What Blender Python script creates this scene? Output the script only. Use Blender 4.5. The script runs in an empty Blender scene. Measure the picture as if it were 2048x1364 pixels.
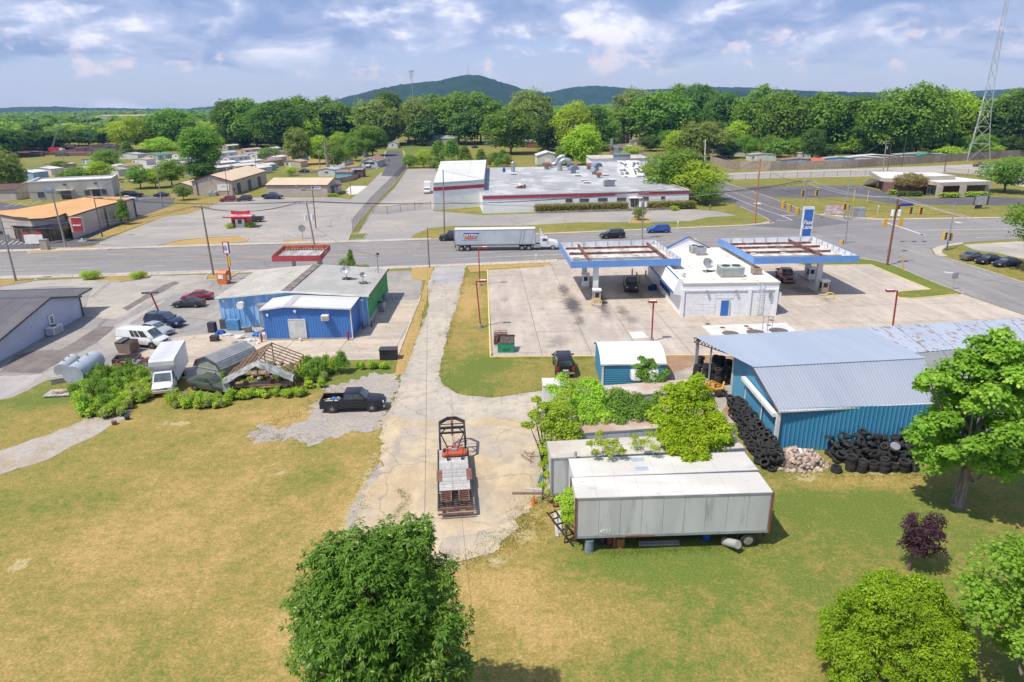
import bpy,bmesh,math,random
import numpy as np
from mathutils import Vector as Vc,Matrix,noise as mnoise
from mathutils.geometry import tessellate_polygon
R=math.radians
PI=math.pi
scene=bpy.context.scene
C=scene.collection
random.seed(7);rng=np.random.default_rng(7)
# camera
CAM_H=27.;FPX=1365.;PITCH=R(19.26);ROLL=R(-.8)
cam_d=bpy.data.cameras.new('camera');cam=bpy.data.objects.new('camera',cam_d);C.objects.link(cam)
CAM_M=Matrix.Rotation(PI/2-PITCH,3,'X')@Matrix.Rotation(ROLL,3,'Z')
cam.matrix_world=Matrix.Translation((0,0,CAM_H))@CAM_M.to_4x4()
cam_d.sensor_width=36;cam_d.lens=36*FPX/2048
cam_d.clip_start=.5;cam_d.clip_end=12000
scene.camera=cam
scene.view_settings.view_transform='Standard'
scene.view_settings.look='None'
scene.view_settings.exposure=.16
scene.view_settings.gamma=1.
scene.view_settings.use_curve_mapping=False
scene.cycles.volume_bounces=0
scene.cycles.max_bounces=6
scene.cycles.diffuse_bounces=3
scene.cycles.glossy_bounces=3
scene.cycles.transparent_max_bounces=12
# sun and sky
SUN_DIR=Vc((-.47,-.31,1.)).normalized()
sun_d=bpy.data.lights.new('sun','SUN');sun=bpy.data.objects.new('sun',sun_d);C.objects.link(sun)
sun_d.energy=4.4;sun_d.angle=R(.53);sun_d.color=(1.,.94,.84)
sun.rotation_euler=SUN_DIR.to_track_quat('Z','Y').to_euler()
sun.location=(0,0,100)
class NT:
 """small helper to wire shader nodes"""
 def __init__(s,tree):s.t=tree;s.n=tree.nodes;s.l=tree.links
 def new(s,typ,**kw):
  nd=s.n.new(typ)
  for k,v in kw.items():
   if k.startswith('i_'):s.set(nd,k[2:],v)
   else:setattr(nd,k,v)
  return nd
 def set(s,nd,key,v):
  if isinstance(key,str)and key.isdigit():key=int(key)
  if isinstance(key,str):key=key.replace('_',' ')
  sock=nd.inputs[key]
  if isinstance(v,bpy.types.NodeSocket):s.l.new(v,sock)
  else:sock.default_value=v
 def noise(s,vec,scale,detail=3,rough=.55,dist=0.,col=False):
  nd=s.new('ShaderNodeTexNoise');s.set(nd,'Scale',scale);s.set(nd,'Detail',detail)
  s.set(nd,'Roughness',rough);s.set(nd,'Distortion',dist)
  if vec is not None:s.l.new(vec,nd.inputs['Vector'])
  return nd.outputs[1 if col else 0]
 def math(s,op,a,b=0.,c=None,clamp=False):
  nd=s.new('ShaderNodeMath',operation=op,use_clamp=clamp);s.set(nd,'0',a);s.set(nd,'1',b)
  if c is not None:s.set(nd,'2',c)
  return nd.outputs[0]
 def ramp(s,fac,a,b,inv=False):
  nd=s.new('ShaderNodeMapRange');nd.interpolation_type='SMOOTHSTEP'
  s.set(nd,'0',fac);s.set(nd,'1',a);s.set(nd,'2',b)
  s.set(nd,'3',1. if inv else 0.);s.set(nd,'4',0. if inv else 1.)
  return nd.outputs[0]
 def mix(s,f,a,b,mode='MIX'):
  nd=s.new('ShaderNodeMix',data_type='RGBA',blend_type=mode)
  s.set(nd,'0',f)
  for i,v in((6,a),(7,b)):
   if isinstance(v,bpy.types.NodeSocket):s.l.new(v,nd.inputs[i])
   else:nd.inputs[i].default_value=(v[0],v[1],v[2],1)
  return nd.outputs[2]
 def mapping(s,vec,sc=(1,1,1),rot=(0,0,0),loc=(0,0,0)):
  nd=s.new('ShaderNodeMapping');s.l.new(vec,nd.inputs[0])
  nd.inputs[1].default_value=loc;nd.inputs[2].default_value=rot;nd.inputs[3].default_value=sc
  return nd.outputs[0]
world=bpy.data.worlds.new('World');scene.world=world;world.use_nodes=True
w=NT(world.node_tree);w.n.clear()
out=w.new('ShaderNodeOutputWorld');bg=w.new('ShaderNodeBackground')
sky=w.new('ShaderNodeTexSky',sky_type='NISHITA');sky.sun_disc=False
sky.sun_elevation=math.asin(SUN_DIR.z);sky.sun_rotation=math.atan2(SUN_DIR.x,SUN_DIR.y)
sky.altitude=200;sky.air_density=1.;sky.dust_density=1.2;sky.ozone_density=1.5
tc=w.new('ShaderNodeTexCoord');D=tc.outputs['Generated']
sep=w.new('ShaderNodeSeparateXYZ');w.l.new(D,sep.inputs[0]);dz=sep.outputs[2]
skyc=w.mix(1.,sky.outputs[0],(.1,.1,.1),'MULTIPLY')
# layered summer clouds: a grey-blue deck of flat bases with bright heads, lower broken cumulus beneath
v1=w.mapping(D,(2.2,2.2,11.),loc=(3.1,.4,1.9))
v2=w.mapping(D,(6.,6.,15.),loc=(1.3,7.7,.2))
v3=w.mapping(D,(15,15,24.),loc=(5.,2.,.6))
n1=w.noise(v1,1.35,5,.5,.3);n2=w.noise(v2,1.5,6,.55,.4);n3=w.noise(v3,1.1,5,.6,.3)
base=w.mix(w.ramp(dz,0.,.14),(.29,.35,.56),(.24,.34,.62))
col=w.mix(.16,base,skyc)
deck=w.ramp(w.math('ADD',n1,w.math('MULTIPLY',w.ramp(dz,.01,.11),.24)),.46,.6)
deckc=w.mix(w.ramp(n2,.36,.66),(.175,.245,.44),(.37,.42,.6))
col=w.mix(w.math('MULTIPLY',deck,.92),col,deckc)
heads=w.math('MULTIPLY',w.ramp(w.math('ADD',w.math('MULTIPLY',n2,.62),w.math('MULTIPLY',n3,.38)),.515,.64),w.ramp(dz,.04,.085))
col=w.mix(w.math('MULTIPLY',heads,.72),col,(.7,.72,.84))
low=w.math('MULTIPLY',w.ramp(n3,.53,.66),w.math('MULTIPLY',w.ramp(dz,.022,.045),w.ramp(dz,.065,.1,True)))
col=w.mix(w.math('MULTIPLY',low,.6),col,(.56,.51,.62))
# above the part in view the cloud field opens to blue
allc=w.mix(w.math('MULTIPLY',w.ramp(dz,.22,.5),.6),col,skyc)
w.set(bg,'Color',allc);bg.inputs[1].default_value=1.42
w.l.new(bg.outputs[0],out.inputs[0])
# pixel to ground geometry (2048 x 1364 photograph)
def ray(u,v):
 d=CAM_M@Vc(((u-1024)/FPX,-(v-682)/FPX,-1.));return d
def G(u,v,z=0.):
 d=ray(u,v);t=(z-CAM_H)/d.z;return Vc((d.x*t,d.y*t,z))
CAM_MI=CAM_M.transposed()
def pix(p):
 q=CAM_MI@(Vc(p)-Vc((0,0,CAM_H)));return(1024+FPX*q.x/-q.z,682-FPX*q.y/-q.z)
def Hgt(u,v,vt):
 b=G(u,v);lo,hi=0.,200.
 for i in range(40):
  m=(lo+hi)/2
  if pix((b.x,b.y,m))[1]>vt:lo=m
  else:hi=m
 return lo
def atd(u,y,z=0):
 d=ray(u,205);return Vc((d.x/d.y*y,y,z))
 # materials
MATS={}
def mat(name,col,col2=None,scale=1.,rough=.8,metal=0.,bump=0.,bscale=None,lo=.4,hi=.62,detail=4,sxx=None,spec=.5,coord='world',rnd=0.,coat=0.,col3=None,scale3=8.,f3=.5,emit=None,lo3=.5,hi3=.65,speck=0.):
 if name in MATS:return MATS[name]
 m=bpy.data.materials.new(name);MATS[name]=m;m.use_nodes=True
 t=NT(m.node_tree);b=t.n['Principled BSDF']
 if coord=='world':vec=t.new('ShaderNodeNewGeometry').outputs['Position']
 else:vec=t.new('ShaderNodeTexCoord').outputs['Object']
 vec0=vec
 if sxx:vec=t.mapping(vec,sxx)
 c=None
 if col2 is None:
  k=.86;col2=(col[0]*k,col[1]*k,col[2]*k)
 c=t.mix(t.ramp(t.noise(vec,scale,detail),lo,hi),col,col2)
 if col3 is not None:
  c=t.mix(t.math('MULTIPLY',t.ramp(t.noise(vec,scale3,5,.6),lo3,hi3),f3),c,col3)
 if speck:
  c=t.mix(t.math('MULTIPLY',t.noise(vec0,14.,2,.8),speck),c,(.02,.02,.02))
 if rnd:
  oi=t.new('ShaderNodeObjectInfo')
  hsv=t.new('ShaderNodeHueSaturation');t.set(hsv,'Color',c)
  t.set(hsv,'Value',t.math('ADD',1-rnd,t.math('MULTIPLY',oi.outputs['Random'],2*rnd)))
  c=hsv.outputs[0]
 t.set(b,'Base Color',c);b.inputs['Roughness'].default_value=rough
 b.inputs['Metallic'].default_value=metal
 b.inputs['Specular IOR Level'].default_value=spec
 if coat:b.inputs['Coat Weight'].default_value=coat;b.inputs['Coat Roughness'].default_value=.06
 if bump:
  bp=t.new('ShaderNodeBump');bp.inputs['Strength'].default_value=bump;bp.inputs['Distance'].default_value=.05
  t.set(bp,'Height',t.noise(vec,bscale or scale*8,4,.6));t.l.new(bp.outputs[0],b.inputs['Normal'])
 if emit:b.inputs['Emission Color'].default_value=(*emit,1);b.inputs['Emission Strength'].default_value=1
 return m
def paint(name,col,rough=.35,coat=None):
 coat=(.18 if max(col)<.06 else .5)if coat is None else coat
 return mat(name,col,tuple(x*.9 for x in col),.8,rough,coat=coat,coord='obj')
def lfm(name,c1,c2,c3=None,trans=.35,rnd=.12):
 if name in MATS:return MATS[name]
 m=bpy.data.materials.new(name);MATS[name]=m;m.use_nodes=True
 t=NT(m.node_tree);b=t.n['Principled BSDF'];o=t.n['Material Output']
 geo=t.new('ShaderNodeNewGeometry')
 att=t.new('ShaderNodeAttribute',attribute_name='tint');r=att.outputs['Fac']
 c=t.mix(r,c1,c2)
 if c3 is not None:c=t.mix(t.ramp(r,.86,.97),c,c3)
 big=t.noise(geo.outputs['Position'],.35,2)
 oi=t.new('ShaderNodeObjectInfo')
 hsv=t.new('ShaderNodeHueSaturation');t.set(hsv,'Color',c)
 t.set(hsv,'Value',t.math('ADD',t.math('MULTIPLY',oi.outputs['Random'],2*rnd),t.math('ADD',.74-rnd,t.math('MULTIPLY',big,.52))))
 t.set(hsv,'Hue',t.math('ADD',.488,t.math('MULTIPLY',oi.outputs['Random'],.024)))
 c=hsv.outputs[0]
 t.set(b,'Base Color',c);b.inputs['Roughness'].default_value=.55;b.inputs['Specular IOR Level'].default_value=.2
 tr=t.new('ShaderNodeBsdfTranslucent');t.set(tr,'Color',t.mix(1.,c,(1.5,1.6,.6),'MULTIPLY'))
 mx=t.new('ShaderNodeMixShader');mx.inputs[0].default_value=trans
 t.l.new(b.outputs[0],mx.inputs[1]);t.l.new(tr.outputs[0],mx.inputs[2]);t.l.new(mx.outputs[0],o.inputs[0])
 return m
 # mesh building
KIDS={};WROOT={}
class MB:
 def __init__(s):s.v=[];s.f=[];s.m=[]
 def add(s,vs,fs,mi=0):
  k=len(s.v);s.v.extend([tuple(p)for p in vs]);s.f.extend([tuple(i+k for i in f)for f in fs]);s.m.extend([mi]*len(fs));return s
 def box(s,x0,x1,y0,y1,z0,z1,mi=0):
  return s.add([(x0,y0,z0),(x1,y0,z0),(x1,y1,z0),(x0,y1,z0),(x0,y0,z1),(x1,y0,z1),(x1,y1,z1),(x0,y1,z1)],[(0,3,2,1),(4,5,6,7),(0,1,5,4),(1,2,6,5),(2,3,7,6),(3,0,4,7)],mi)
 def ob(s,c,sx,sy,sz,rz=0,mi=0,rx=0,ry=0):
  M_=Matrix.Translation(c)@Matrix.Rotation(rz,4,'Z')@Matrix.Rotation(ry,4,'Y')@Matrix.Rotation(rx,4,'X')
  vs=[M_@Vc((x*sx/2,y*sy/2,z*sz/2))for z in(-1,1)for x,y in((-1,-1),(1,-1),(1,1),(-1,1))]
  return s.add(vs,[(0,3,2,1),(4,5,6,7),(0,1,5,4),(1,2,6,5),(2,3,7,6),(3,0,4,7)],mi)
 def bar(s,p,q,w_,h=None,mi=0):
  p=Vc(p);q=Vc(q);h=h or w_;d=(q-p).normalized()
  up=Vc((0,0,1))if abs(d.z)<.95 else Vc((1,0,0))
  a=d.cross(up).normalized()*w_/2;b=a.cross(d).normalized()*h/2
  vs=[p-a-b,p+a-b,p+a+b,p-a+b,q-a-b,q+a-b,q+a+b,q-a+b]
  return s.add(vs,[(0,1,2,3),(7,6,5,4),(0,4,5,1),(1,5,6,2),(2,6,7,3),(3,7,4,0)],mi)
 def cyl(s,p,q,r0,r1=None,n=10,mi=0,cap=True):
  p=Vc(p);q=Vc(q);r1=r0 if r1 is None else r1;d=(q-p).normalized()
  up=Vc((0,0,1))if abs(d.z)<.95 else Vc((1,0,0))
  a=d.cross(up).normalized();b=d.cross(a)
  vs=[]
  for c_,r_ in((p,r0),(q,r1)):
   for i in range(n):
    t=2*PI*i/n;vs.append(c_+a*math.cos(t)*r_+b*math.sin(t)*r_)
  fs=[(i,i+n,(i+1)%n+n,(i+1)%n)for i in range(n)]
  if cap:fs+=[tuple(range(n)),tuple(range(2*n-1,n-1,-1))]
  return s.add(vs,fs,mi)
 def tube(s,pts,r,n=6,mi=0):
  pts=[Vc(p)for p in pts];rs=r if isinstance(r,(list,tuple))else[r]*len(pts)
  vs=[];a=None
  for i,p in enumerate(pts):
   d=(pts[min(i+1,len(pts)-1)]-pts[max(i-1,0)]).normalized()
   if a is None:
    up=Vc((0,0,1))if abs(d.z)<.9 else Vc((1,0,0));a=d.cross(up).normalized()
   else:a=(a-d*a.dot(d)).normalized()
   b=d.cross(a)
   for k in range(n):
    t=2*PI*k/n;vs.append(p+(a*math.cos(t)+b*math.sin(t))*rs[i])
  fs=[]
  for i in range(len(pts)-1):
   for k in range(n):fs.append((i*n+k,i*n+(k+1)%n,(i+1)*n+(k+1)%n,(i+1)*n+k))
  fs+=[tuple(range(n-1,-1,-1)),tuple(range(len(vs)-n,len(vs)))]
  return s.add(vs,fs,mi)
 def prism(s,poly,z0,z1,mi=0):
  n=len(poly)
  tris=tessellate_polygon([[Vc((p[0],p[1],0))for p in poly]])
  vs=[(p[0],p[1],z0)for p in poly]+[(p[0],p[1],z1)for p in poly]
  fs=[(i,(i+1)%n,(i+1)%n+n,i+n)for i in range(n)]
  for a,b,c in tris:fs+=[(a,b,c),(a+n,b+n,c+n)]
  return s.add(vs,fs,mi)
 def slab(s,pts,th,mi=0):
  n=len(pts);vs=[tuple(p)for p in pts]+[(p[0],p[1],p[2]-th)for p in pts]
  return s.add(vs,[tuple(range(n)),tuple(range(2*n-1,n-1,-1))]+[(i,i+n,(i+1)%n+n,(i+1)%n)for i in range(n)],mi)
 def quad(s,a,b,c,d,mi=0):return s.add([a,b,c,d],[(0,1,2,3)],mi)
 def mesh(s,name,mats,smooth=0,recalc=True):
  me=bpy.data.meshes.new(name);me.from_pydata(s.v,[],s.f)
  mats=mats if isinstance(mats,(list,tuple))else[mats]
  for m_ in mats:me.materials.append(m_)
  if len(mats)>1:me.polygons.foreach_set('material_index',s.m)
  if recalc:
   bm=bmesh.new();bm.from_mesh(me);bmesh.ops.recalc_face_normals(bm,faces=bm.faces);bm.to_mesh(me);bm.free()
  if smooth:
   me.polygons.foreach_set('use_smooth',[True]*len(me.polygons));me.set_sharp_from_angle(angle=R(smooth))
  return me
 def mk(s,name,mats,parent=None,smooth=0,recalc=True,loc=None):
  o=bpy.data.objects.new(name,s.mesh(name,mats,smooth,recalc));C.objects.link(o)
  if parent is not None:
   o.parent=parent;KIDS.setdefault(parent.name,[]).append(o)
   if parent.name in WROOT:o.matrix_parent_inverse=WROOT[parent.name]
  if loc is not None:o.location=loc
  return o
def tag(o,label=None,cat=None,group=None,kind=None):
 if label:o['label']=label
 if cat:o['category']=cat
 if group:o['group']=group
 if kind:o['kind']=kind
 return o
def tg(name,label,cat,loc=(0,0,0),rz=0.,group=None):
 o=bpy.data.objects.new(name,None);C.objects.link(o);o.empty_display_size=.3
 o.location=loc;o.rotation_euler=(0,0,rz)
 return tag(o,label,cat,group)
def wtg(name,label,cat,loc,group=None):
 o=tg(name,label,cat,Vc(loc),0,group);WROOT[o.name]=Matrix.Translation(-Vc(loc));return o
def struct(o):o['kind']='structure';return o
def dup(root,loc=None,rz=None,label=None,group=None,scale=None,rot=None):
 """copy a thing with copies of its parts and sub-parts, mesh data shared"""
 def cp(o,par):
  c=o.copy();C.objects.link(c);c.parent=par
  if par is not None:KIDS.setdefault(par.name,[]).append(c)
  for ch in KIDS.get(o.name,()):cp(ch,c)
  return c
 r=cp(root,None)
 if loc is not None:r.location=loc
 if rz is not None:r.rotation_euler=(0,0,rz)
 if rot is not None:r.rotation_euler=rot
 if label:r['label']=label
 if group:r['group']=group
 if scale is not None:r.scale=(scale,)*3 if not isinstance(scale,tuple)else scale
 return r
def link(name,me,parent=None,loc=None,rz=None):
 o=bpy.data.objects.new(name,me);C.objects.link(o)
 if parent is not None:o.parent=parent;KIDS.setdefault(parent.name,[]).append(o)
 if loc is not None:o.location=loc
 if rz is not None:o.rotation_euler=(0,0,rz)
 return o
def npmesh(name,V,F,mats,attrs=None,smooth=False):
 """V (n,3), F (m,3|4) numpy"""
 me=bpy.data.meshes.new(name);k=F.shape[1]
 me.vertices.add(len(V));me.vertices.foreach_set('co',V.astype(np.float32).ravel())
 me.loops.add(F.size);me.loops.foreach_set('vertex_index',F.astype(np.int32).ravel())
 me.polygons.add(len(F));me.polygons.foreach_set('loop_start',np.arange(0,F.size,k,dtype=np.int32))
 if smooth:me.polygons.foreach_set('use_smooth',np.ones(len(F),bool))
 for m_ in(mats if isinstance(mats,(list,tuple))else[mats]):me.materials.append(m_)
 for nm,dom,arr in(attrs or[]):
  a=me.attributes.new(nm,'FLOAT',dom);a.data.foreach_set('value',arr.astype(np.float32))
 me.update();me.validate()
 return me
 # ground materials
def sfm(name,c1,c2,c3,s1=.12,s2=1.2,fine=18.,rough=.92,bump=.35,stains=(),f2=.6,cracks=0.,rnd=0.,streak=None,f1=1.,wear=None,crackcol=(.06,.05,.045),fa=.35,crs=.22):
 m=bpy.data.materials.new(name);MATS[name]=m;m.use_nodes=True
 t=NT(m.node_tree);b=t.n['Principled BSDF']
 P=t.new('ShaderNodeNewGeometry').outputs['Position']
 c=t.mix(t.math('MULTIPLY',t.ramp(t.noise(P,s1,5,.6),.38,.66),f1),c1,c2)
 c=t.mix(t.math('MULTIPLY',t.ramp(t.noise(P,s2,6,.65),.42,.68),f2),c,c3)
 if streak:
  sv=t.mapping(P,streak[0])
  c=t.mix(t.math('MULTIPLY',t.ramp(t.noise(sv,1.,4,.6),.45,.7),streak[2]),c,streak[1])
 fn=t.noise(P,fine,3,.7)
 mid=t.noise(P,fine*.22,3,.7)
 c=t.mix(1.,c,t.mix(fn,(1-fa,)*3,(1+fa,)*3),'MULTIPLY')
 c=t.mix(1.,c,t.mix(mid,(1-fa*.6,)*3,(1+fa*.6,)*3),'MULTIPLY')
 if rnd:
  oi=t.new('ShaderNodeObjectInfo');v=t.math('ADD',1-rnd,t.math('MULTIPLY',oi.outputs['Random'],2*rnd))
  hs=t.new('ShaderNodeHueSaturation');t.set(hs,'Color',c);t.set(hs,'Value',v);c=hs.outputs[0]
 wob=t.noise(P,.9,4,.6,col=True)
 if stains:
  vm=t.new('ShaderNodeVectorMath',operation='MULTIPLY_ADD');t.l.new(wob,vm.inputs[0]);vm.inputs[1].default_value=(2.2,2.2,0)
  t.l.new(P,vm.inputs[2]);PW=vm.outputs[0]
  for(x,y,rx,ry,st,colr)in stains:
   mp=t.mapping(PW,(1/rx,1/ry,0),loc=(-(x+1.1)/rx,-(y+1.1)/ry,0))
   ln=t.new('ShaderNodeVectorMath',operation='LENGTH');t.l.new(mp,ln.inputs[0])
   f=t.math('MULTIPLY',t.ramp(ln.outputs['Value'],.25,1.1,True),t.math('MULTIPLY',st,t.math('ADD',.35,mid)))
   c=t.mix(f,c,colr)
 if cracks:
  vm=t.new('ShaderNodeVectorMath',operation='MULTIPLY_ADD');t.l.new(wob,vm.inputs[0]);vm.inputs[1].default_value=(1.6,1.6,0)
  t.l.new(P,vm.inputs[2])
  vo=t.new('ShaderNodeTexVoronoi',feature='DISTANCE_TO_EDGE');t.l.new(vm.outputs[0],vo.inputs['Vector']);vo.inputs['Scale'].default_value=crs
  k=t.math('MULTIPLY',t.ramp(vo.outputs['Distance'],0.,.013,True),cracks)
  c=t.mix(k,c,crackcol)
 t.set(b,'Base Color',c);b.inputs['Roughness'].default_value=rough;b.inputs['Specular IOR Level'].default_value=.25
 bp=t.new('ShaderNodeBump');bp.inputs['Strength'].default_value=bump;bp.inputs['Distance'].default_value=.03
 t.set(bp,'Height',fn);t.l.new(bp.outputs[0],b.inputs['Normal'])
 return m
def grass_mat(name,attr=False,dry0=0.):
 m=bpy.data.materials.new(name);MATS[name]=m;m.use_nodes=True
 t=NT(m.node_tree);b=t.n['Principled BSDF']
 P=t.new('ShaderNodeNewGeometry').outputs['Position']
 big=t.noise(P,.05,4,.6);md=t.noise(P,.28,6,.68,.5);sm=t.noise(P,2.2,5,.75);fn=t.noise(P,9.,6,.9);bl=t.noise(P,.95,5,.8)
 s_=t.math('ADD',t.math('MULTIPLY',big,.14),t.math('ADD',t.math('MULTIPLY',md,.26),t.math('ADD',t.math('MULTIPLY',sm,.32),t.math('MULTIPLY',bl,.28))))
 if attr:
  dry=t.new('ShaderNodeAttribute',attribute_name='dry').outputs['Fac']
  s_=t.math('ADD',s_,t.math('MULTIPLY',dry,.145))
 else:s_=t.math('ADD',s_,dry0*.2)
 c=t.mix(t.ramp(s_,.425,.57),(.165,.2,.045),(.35,.255,.085))
 c=t.mix(t.ramp(s_,.54,.67),c,(.53,.335,.15))
 if attr:
  bare=t.new('ShaderNodeAttribute',attribute_name='bare').outputs['Fac']
  k=t.ramp(t.math('ADD',bare,t.math('MULTIPLY',t.math('SUBTRACT',t.math('ADD',md,sm),1.),.9)),.4,.62)
  c=t.mix(k,c,t.mix(sm,(.4,.28,.14),(.62,.5,.31)))
  lush=t.new('ShaderNodeAttribute',attribute_name='lush').outputs['Fac']
  c=t.mix(t.math('MULTIPLY',lush,t.ramp(sm,.35,.6)),c,(.15,.21,.05))
 tuft=t.noise(P,6.5,5,.8)
 c=t.mix(t.ramp(tuft,.42,.62,True),c,t.mix(1.,c,(.62,.72,.55),'MULTIPLY'))
 c=t.mix(1.,c,t.mix(fn,(.55,)*3,(1.45,)*3),'MULTIPLY')
 t.set(b,'Base Color',c);b.inputs['Roughness'].default_value=.95;b.inputs['Specular IOR Level'].default_value=.15
 bp=t.new('ShaderNodeBump');bp.inputs['Strength'].default_value=.12;bp.inputs['Distance'].default_value=.05
 t.set(bp,'Height',t.math('ADD',fn,tuft));t.l.new(bp.outputs[0],b.inputs['Normal'])
 return m
GRASS=grass_mat('lawn grass',True);VERGE=grass_mat('verge grass',False,.45);LUSH=grass_mat('green verge grass',False,-.25)
DRYV=grass_mat('dry verge grass',False,.75)
def px(lst,z=0.):return[G(u,v,z)for u,v in lst]
oil=(.05,.045,.05)
def st(u,v,ru,rv,s,col=oil):
 a=G(u,v);return(a.x,a.y,abs(G(u+ru,v).x-a.x),abs(G(u,v-rv).y-a.y),s,col)
STN=[st(1145,610,22,24,1.),st(1128,580,14,14,.8),st(1160,640,14,12,.7),st(1200,600,16,40,.9),st(1245,622,16,14,.6),st(1262,640,20,10,.5),st(1270,590,22,12,.5),st(1600,580,26,12,.6),st(1650,600,16,10,.4),st(1120,680,30,12,.35),st(1010,600,8,8,.3),st(1000,640,26,70,.12),st(1400,640,60,8,.3,(.3,.2,.12)),st(1110,690,24,10,.3),st(1085,618,9,4,.4,(.2,.12,.08))]
CONC=sfm('station concrete',(.47,.405,.34),(.4,.345,.295),(.29,.25,.215),.07,.9,stains=STN,rnd=.05,f2=.5,fa=.2,streak=((.5,.1,1),(.56,.495,.425),.6))
PADC=sfm('pad concrete',(.5,.42,.33),(.41,.35,.29),(.3,.26,.22),.12,.9,rnd=.04,f2=.4,fa=.16,streak=((.15,.7,1),(.58,.5,.41),.6),cracks=.35)
WALKC=sfm('sidewalk concrete',(.5,.44,.37),(.42,.37,.32),(.34,.3,.26),.3,1.5,fa=.15,rnd=.05)
ROAD=sfm('road asphalt',(.235,.225,.225),(.2,.19,.19),(.29,.275,.27),.05,.8,f2=.3,fa=.12,streak=((.03,.9,1),(.31,.295,.285),.55),cracks=.18,crs=.1)
LOTA=sfm('worn lot asphalt',(.26,.245,.24),(.35,.32,.285),(.2,.19,.19),.08,.6,f2=.45,fa=.16,streak=((.25,.06,1),(.4,.365,.315),.6),cracks=.4,crs=.13)
LOTB=sfm('pale lot asphalt',(.34,.315,.285),(.44,.395,.33),(.25,.235,.225),.07,.5,f2=.45,fa=.16,streak=((.09,.3,1),(.5,.45,.38),.5),cracks=.3,crs=.11)
DARKA=sfm('fresh asphalt',(.098,.094,.105),(.125,.12,.128),(.15,.14,.145),.1,1.,f2=.3,fa=.14)
PATCH=sfm('patch asphalt',(.15,.125,.12),(.19,.165,.155),(.3,.27,.23),.2,.7,f2=.4,fa=.2)
LANE=sfm('lane paving',(.4,.36,.305),(.5,.435,.345),(.3,.27,.24),.16,1.1,f2=.6,cracks=.35,fa=.25,crs=.16)
APRON=sfm('sandy apron',(.44,.345,.22),(.35,.305,.255),(.56,.435,.27),.16,.7,f2=.65,cracks=.35,fa=.25,crs=.17,streak=((.3,.1,1),(.66,.54,.36),.6))
GRAV=sfm('gravel',(.36,.325,.3),(.43,.37,.3),(.24,.215,.2),.5,3.,fine=26,f2=.6,bump=.9,fa=.7)
DIRT=sfm('bare dirt',(.3,.19,.12),(.37,.25,.15),(.2,.13,.09),.4,2.,f2=.5,fa=.3)
YEL=mat('yellow paint',(.62,.38,.045),(.4,.29,.12),2.5,.7)
WHT=mat('white road paint',(.66,.65,.63),(.42,.41,.4),2.5,.7)
KERBC=mat('kerb concrete',(.5,.45,.38),(.38,.34,.29),.8,.9)
KERBY=mat('yellow kerb paint',(.68,.52,.16),(.62,.53,.3),.9,.8)
# the ground: one sheet to the horizon
def axis(lo,hi,step,far0,far1):
 a=list(np.arange(lo,hi+step/2,step));s_=step;x=a[-1]
 while x<far1:s_*=1.22;x+=s_;a.append(x)
 s_=step;x=a[0];b=[]
 while x>far0:s_*=1.22;x-=s_;b.append(x)
 return np.array(b[::-1]+a)
gx=axis(-70,70,.7,-7000,7000);gy=axis(14,128,.7,-300,9500)
X,Y=np.meshgrid(gx,gy);nx,ny=len(gx),len(gy)
V=np.stack([X.ravel(),Y.ravel(),np.zeros(X.size)],1)
ii=(np.arange(ny-1)[:,None]*nx+np.arange(nx-1)[None]).ravel()
F=np.stack([ii,ii+1,ii+nx+1,ii+nx],1)
def blobs(lst):
 out_=np.zeros(len(V))
 for(u,v,ru,rv,s_)in lst:
  a=G(u,v);rx=abs(G(u+ru,v).x-a.x);ry=(abs(G(u,v-rv).y-a.y)+abs(G(u,v+rv).y-a.y))/2
  out_+=s_*np.exp(-(((V[:,0]-a.x)/rx)**2+((V[:,1]-a.y)/ry)**2))
 return out_
dry=blobs([(430,1000,420,150,.45),(300,1200,500,200,.4),(620,830,180,40,.85),(700,1000,60,120,.5),(1000,1180,120,90,.7),(1150,1250,200,110,.45),(940,600,30,50,1.1),(930,700,40,40,.2),(1050,745,120,20,.35),(1000,690,40,20,.5),(200,840,120,40,.5),(60,860,100,50,.2),(560,1280,60,90,.6),(1570,1250,90,120,.35),(1720,965,200,14,.6),(100,960,160,60,.15),(1080,1050,60,60,.6),(1250,1150,90,40,.1),(20,1330,200,80,.3),(230,1080,90,60,.25),(1100,470,260,6,.6),(870,465,40,10,.2),(260,440,90,14,.5),(1750,435,200,10,.35),(330,395,50,8,.5)])
dry-=blobs([(1250,1120,200,60,.55),(1650,1010,220,60,.55),(1500,1180,160,70,.3),(960,730,60,28,.8),(930,760,40,20,.6),(920,570,20,30,-.2),(100,1010,120,30,.35),(800,700,30,40,.4),(720,750,60,14,.5),(90,800,70,14,.5),(1160,740,90,16,.1),(380,880,80,16,.2),(640,960,110,30,.3),(1900,1100,120,80,.2),(1350,440,110,6,.4),(850,290,40,14,.7),(150,335,120,12,.8),(550,330,60,20,.2),(760,320,20,20,.6),(1300,1330,200,40,.3)])
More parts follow.
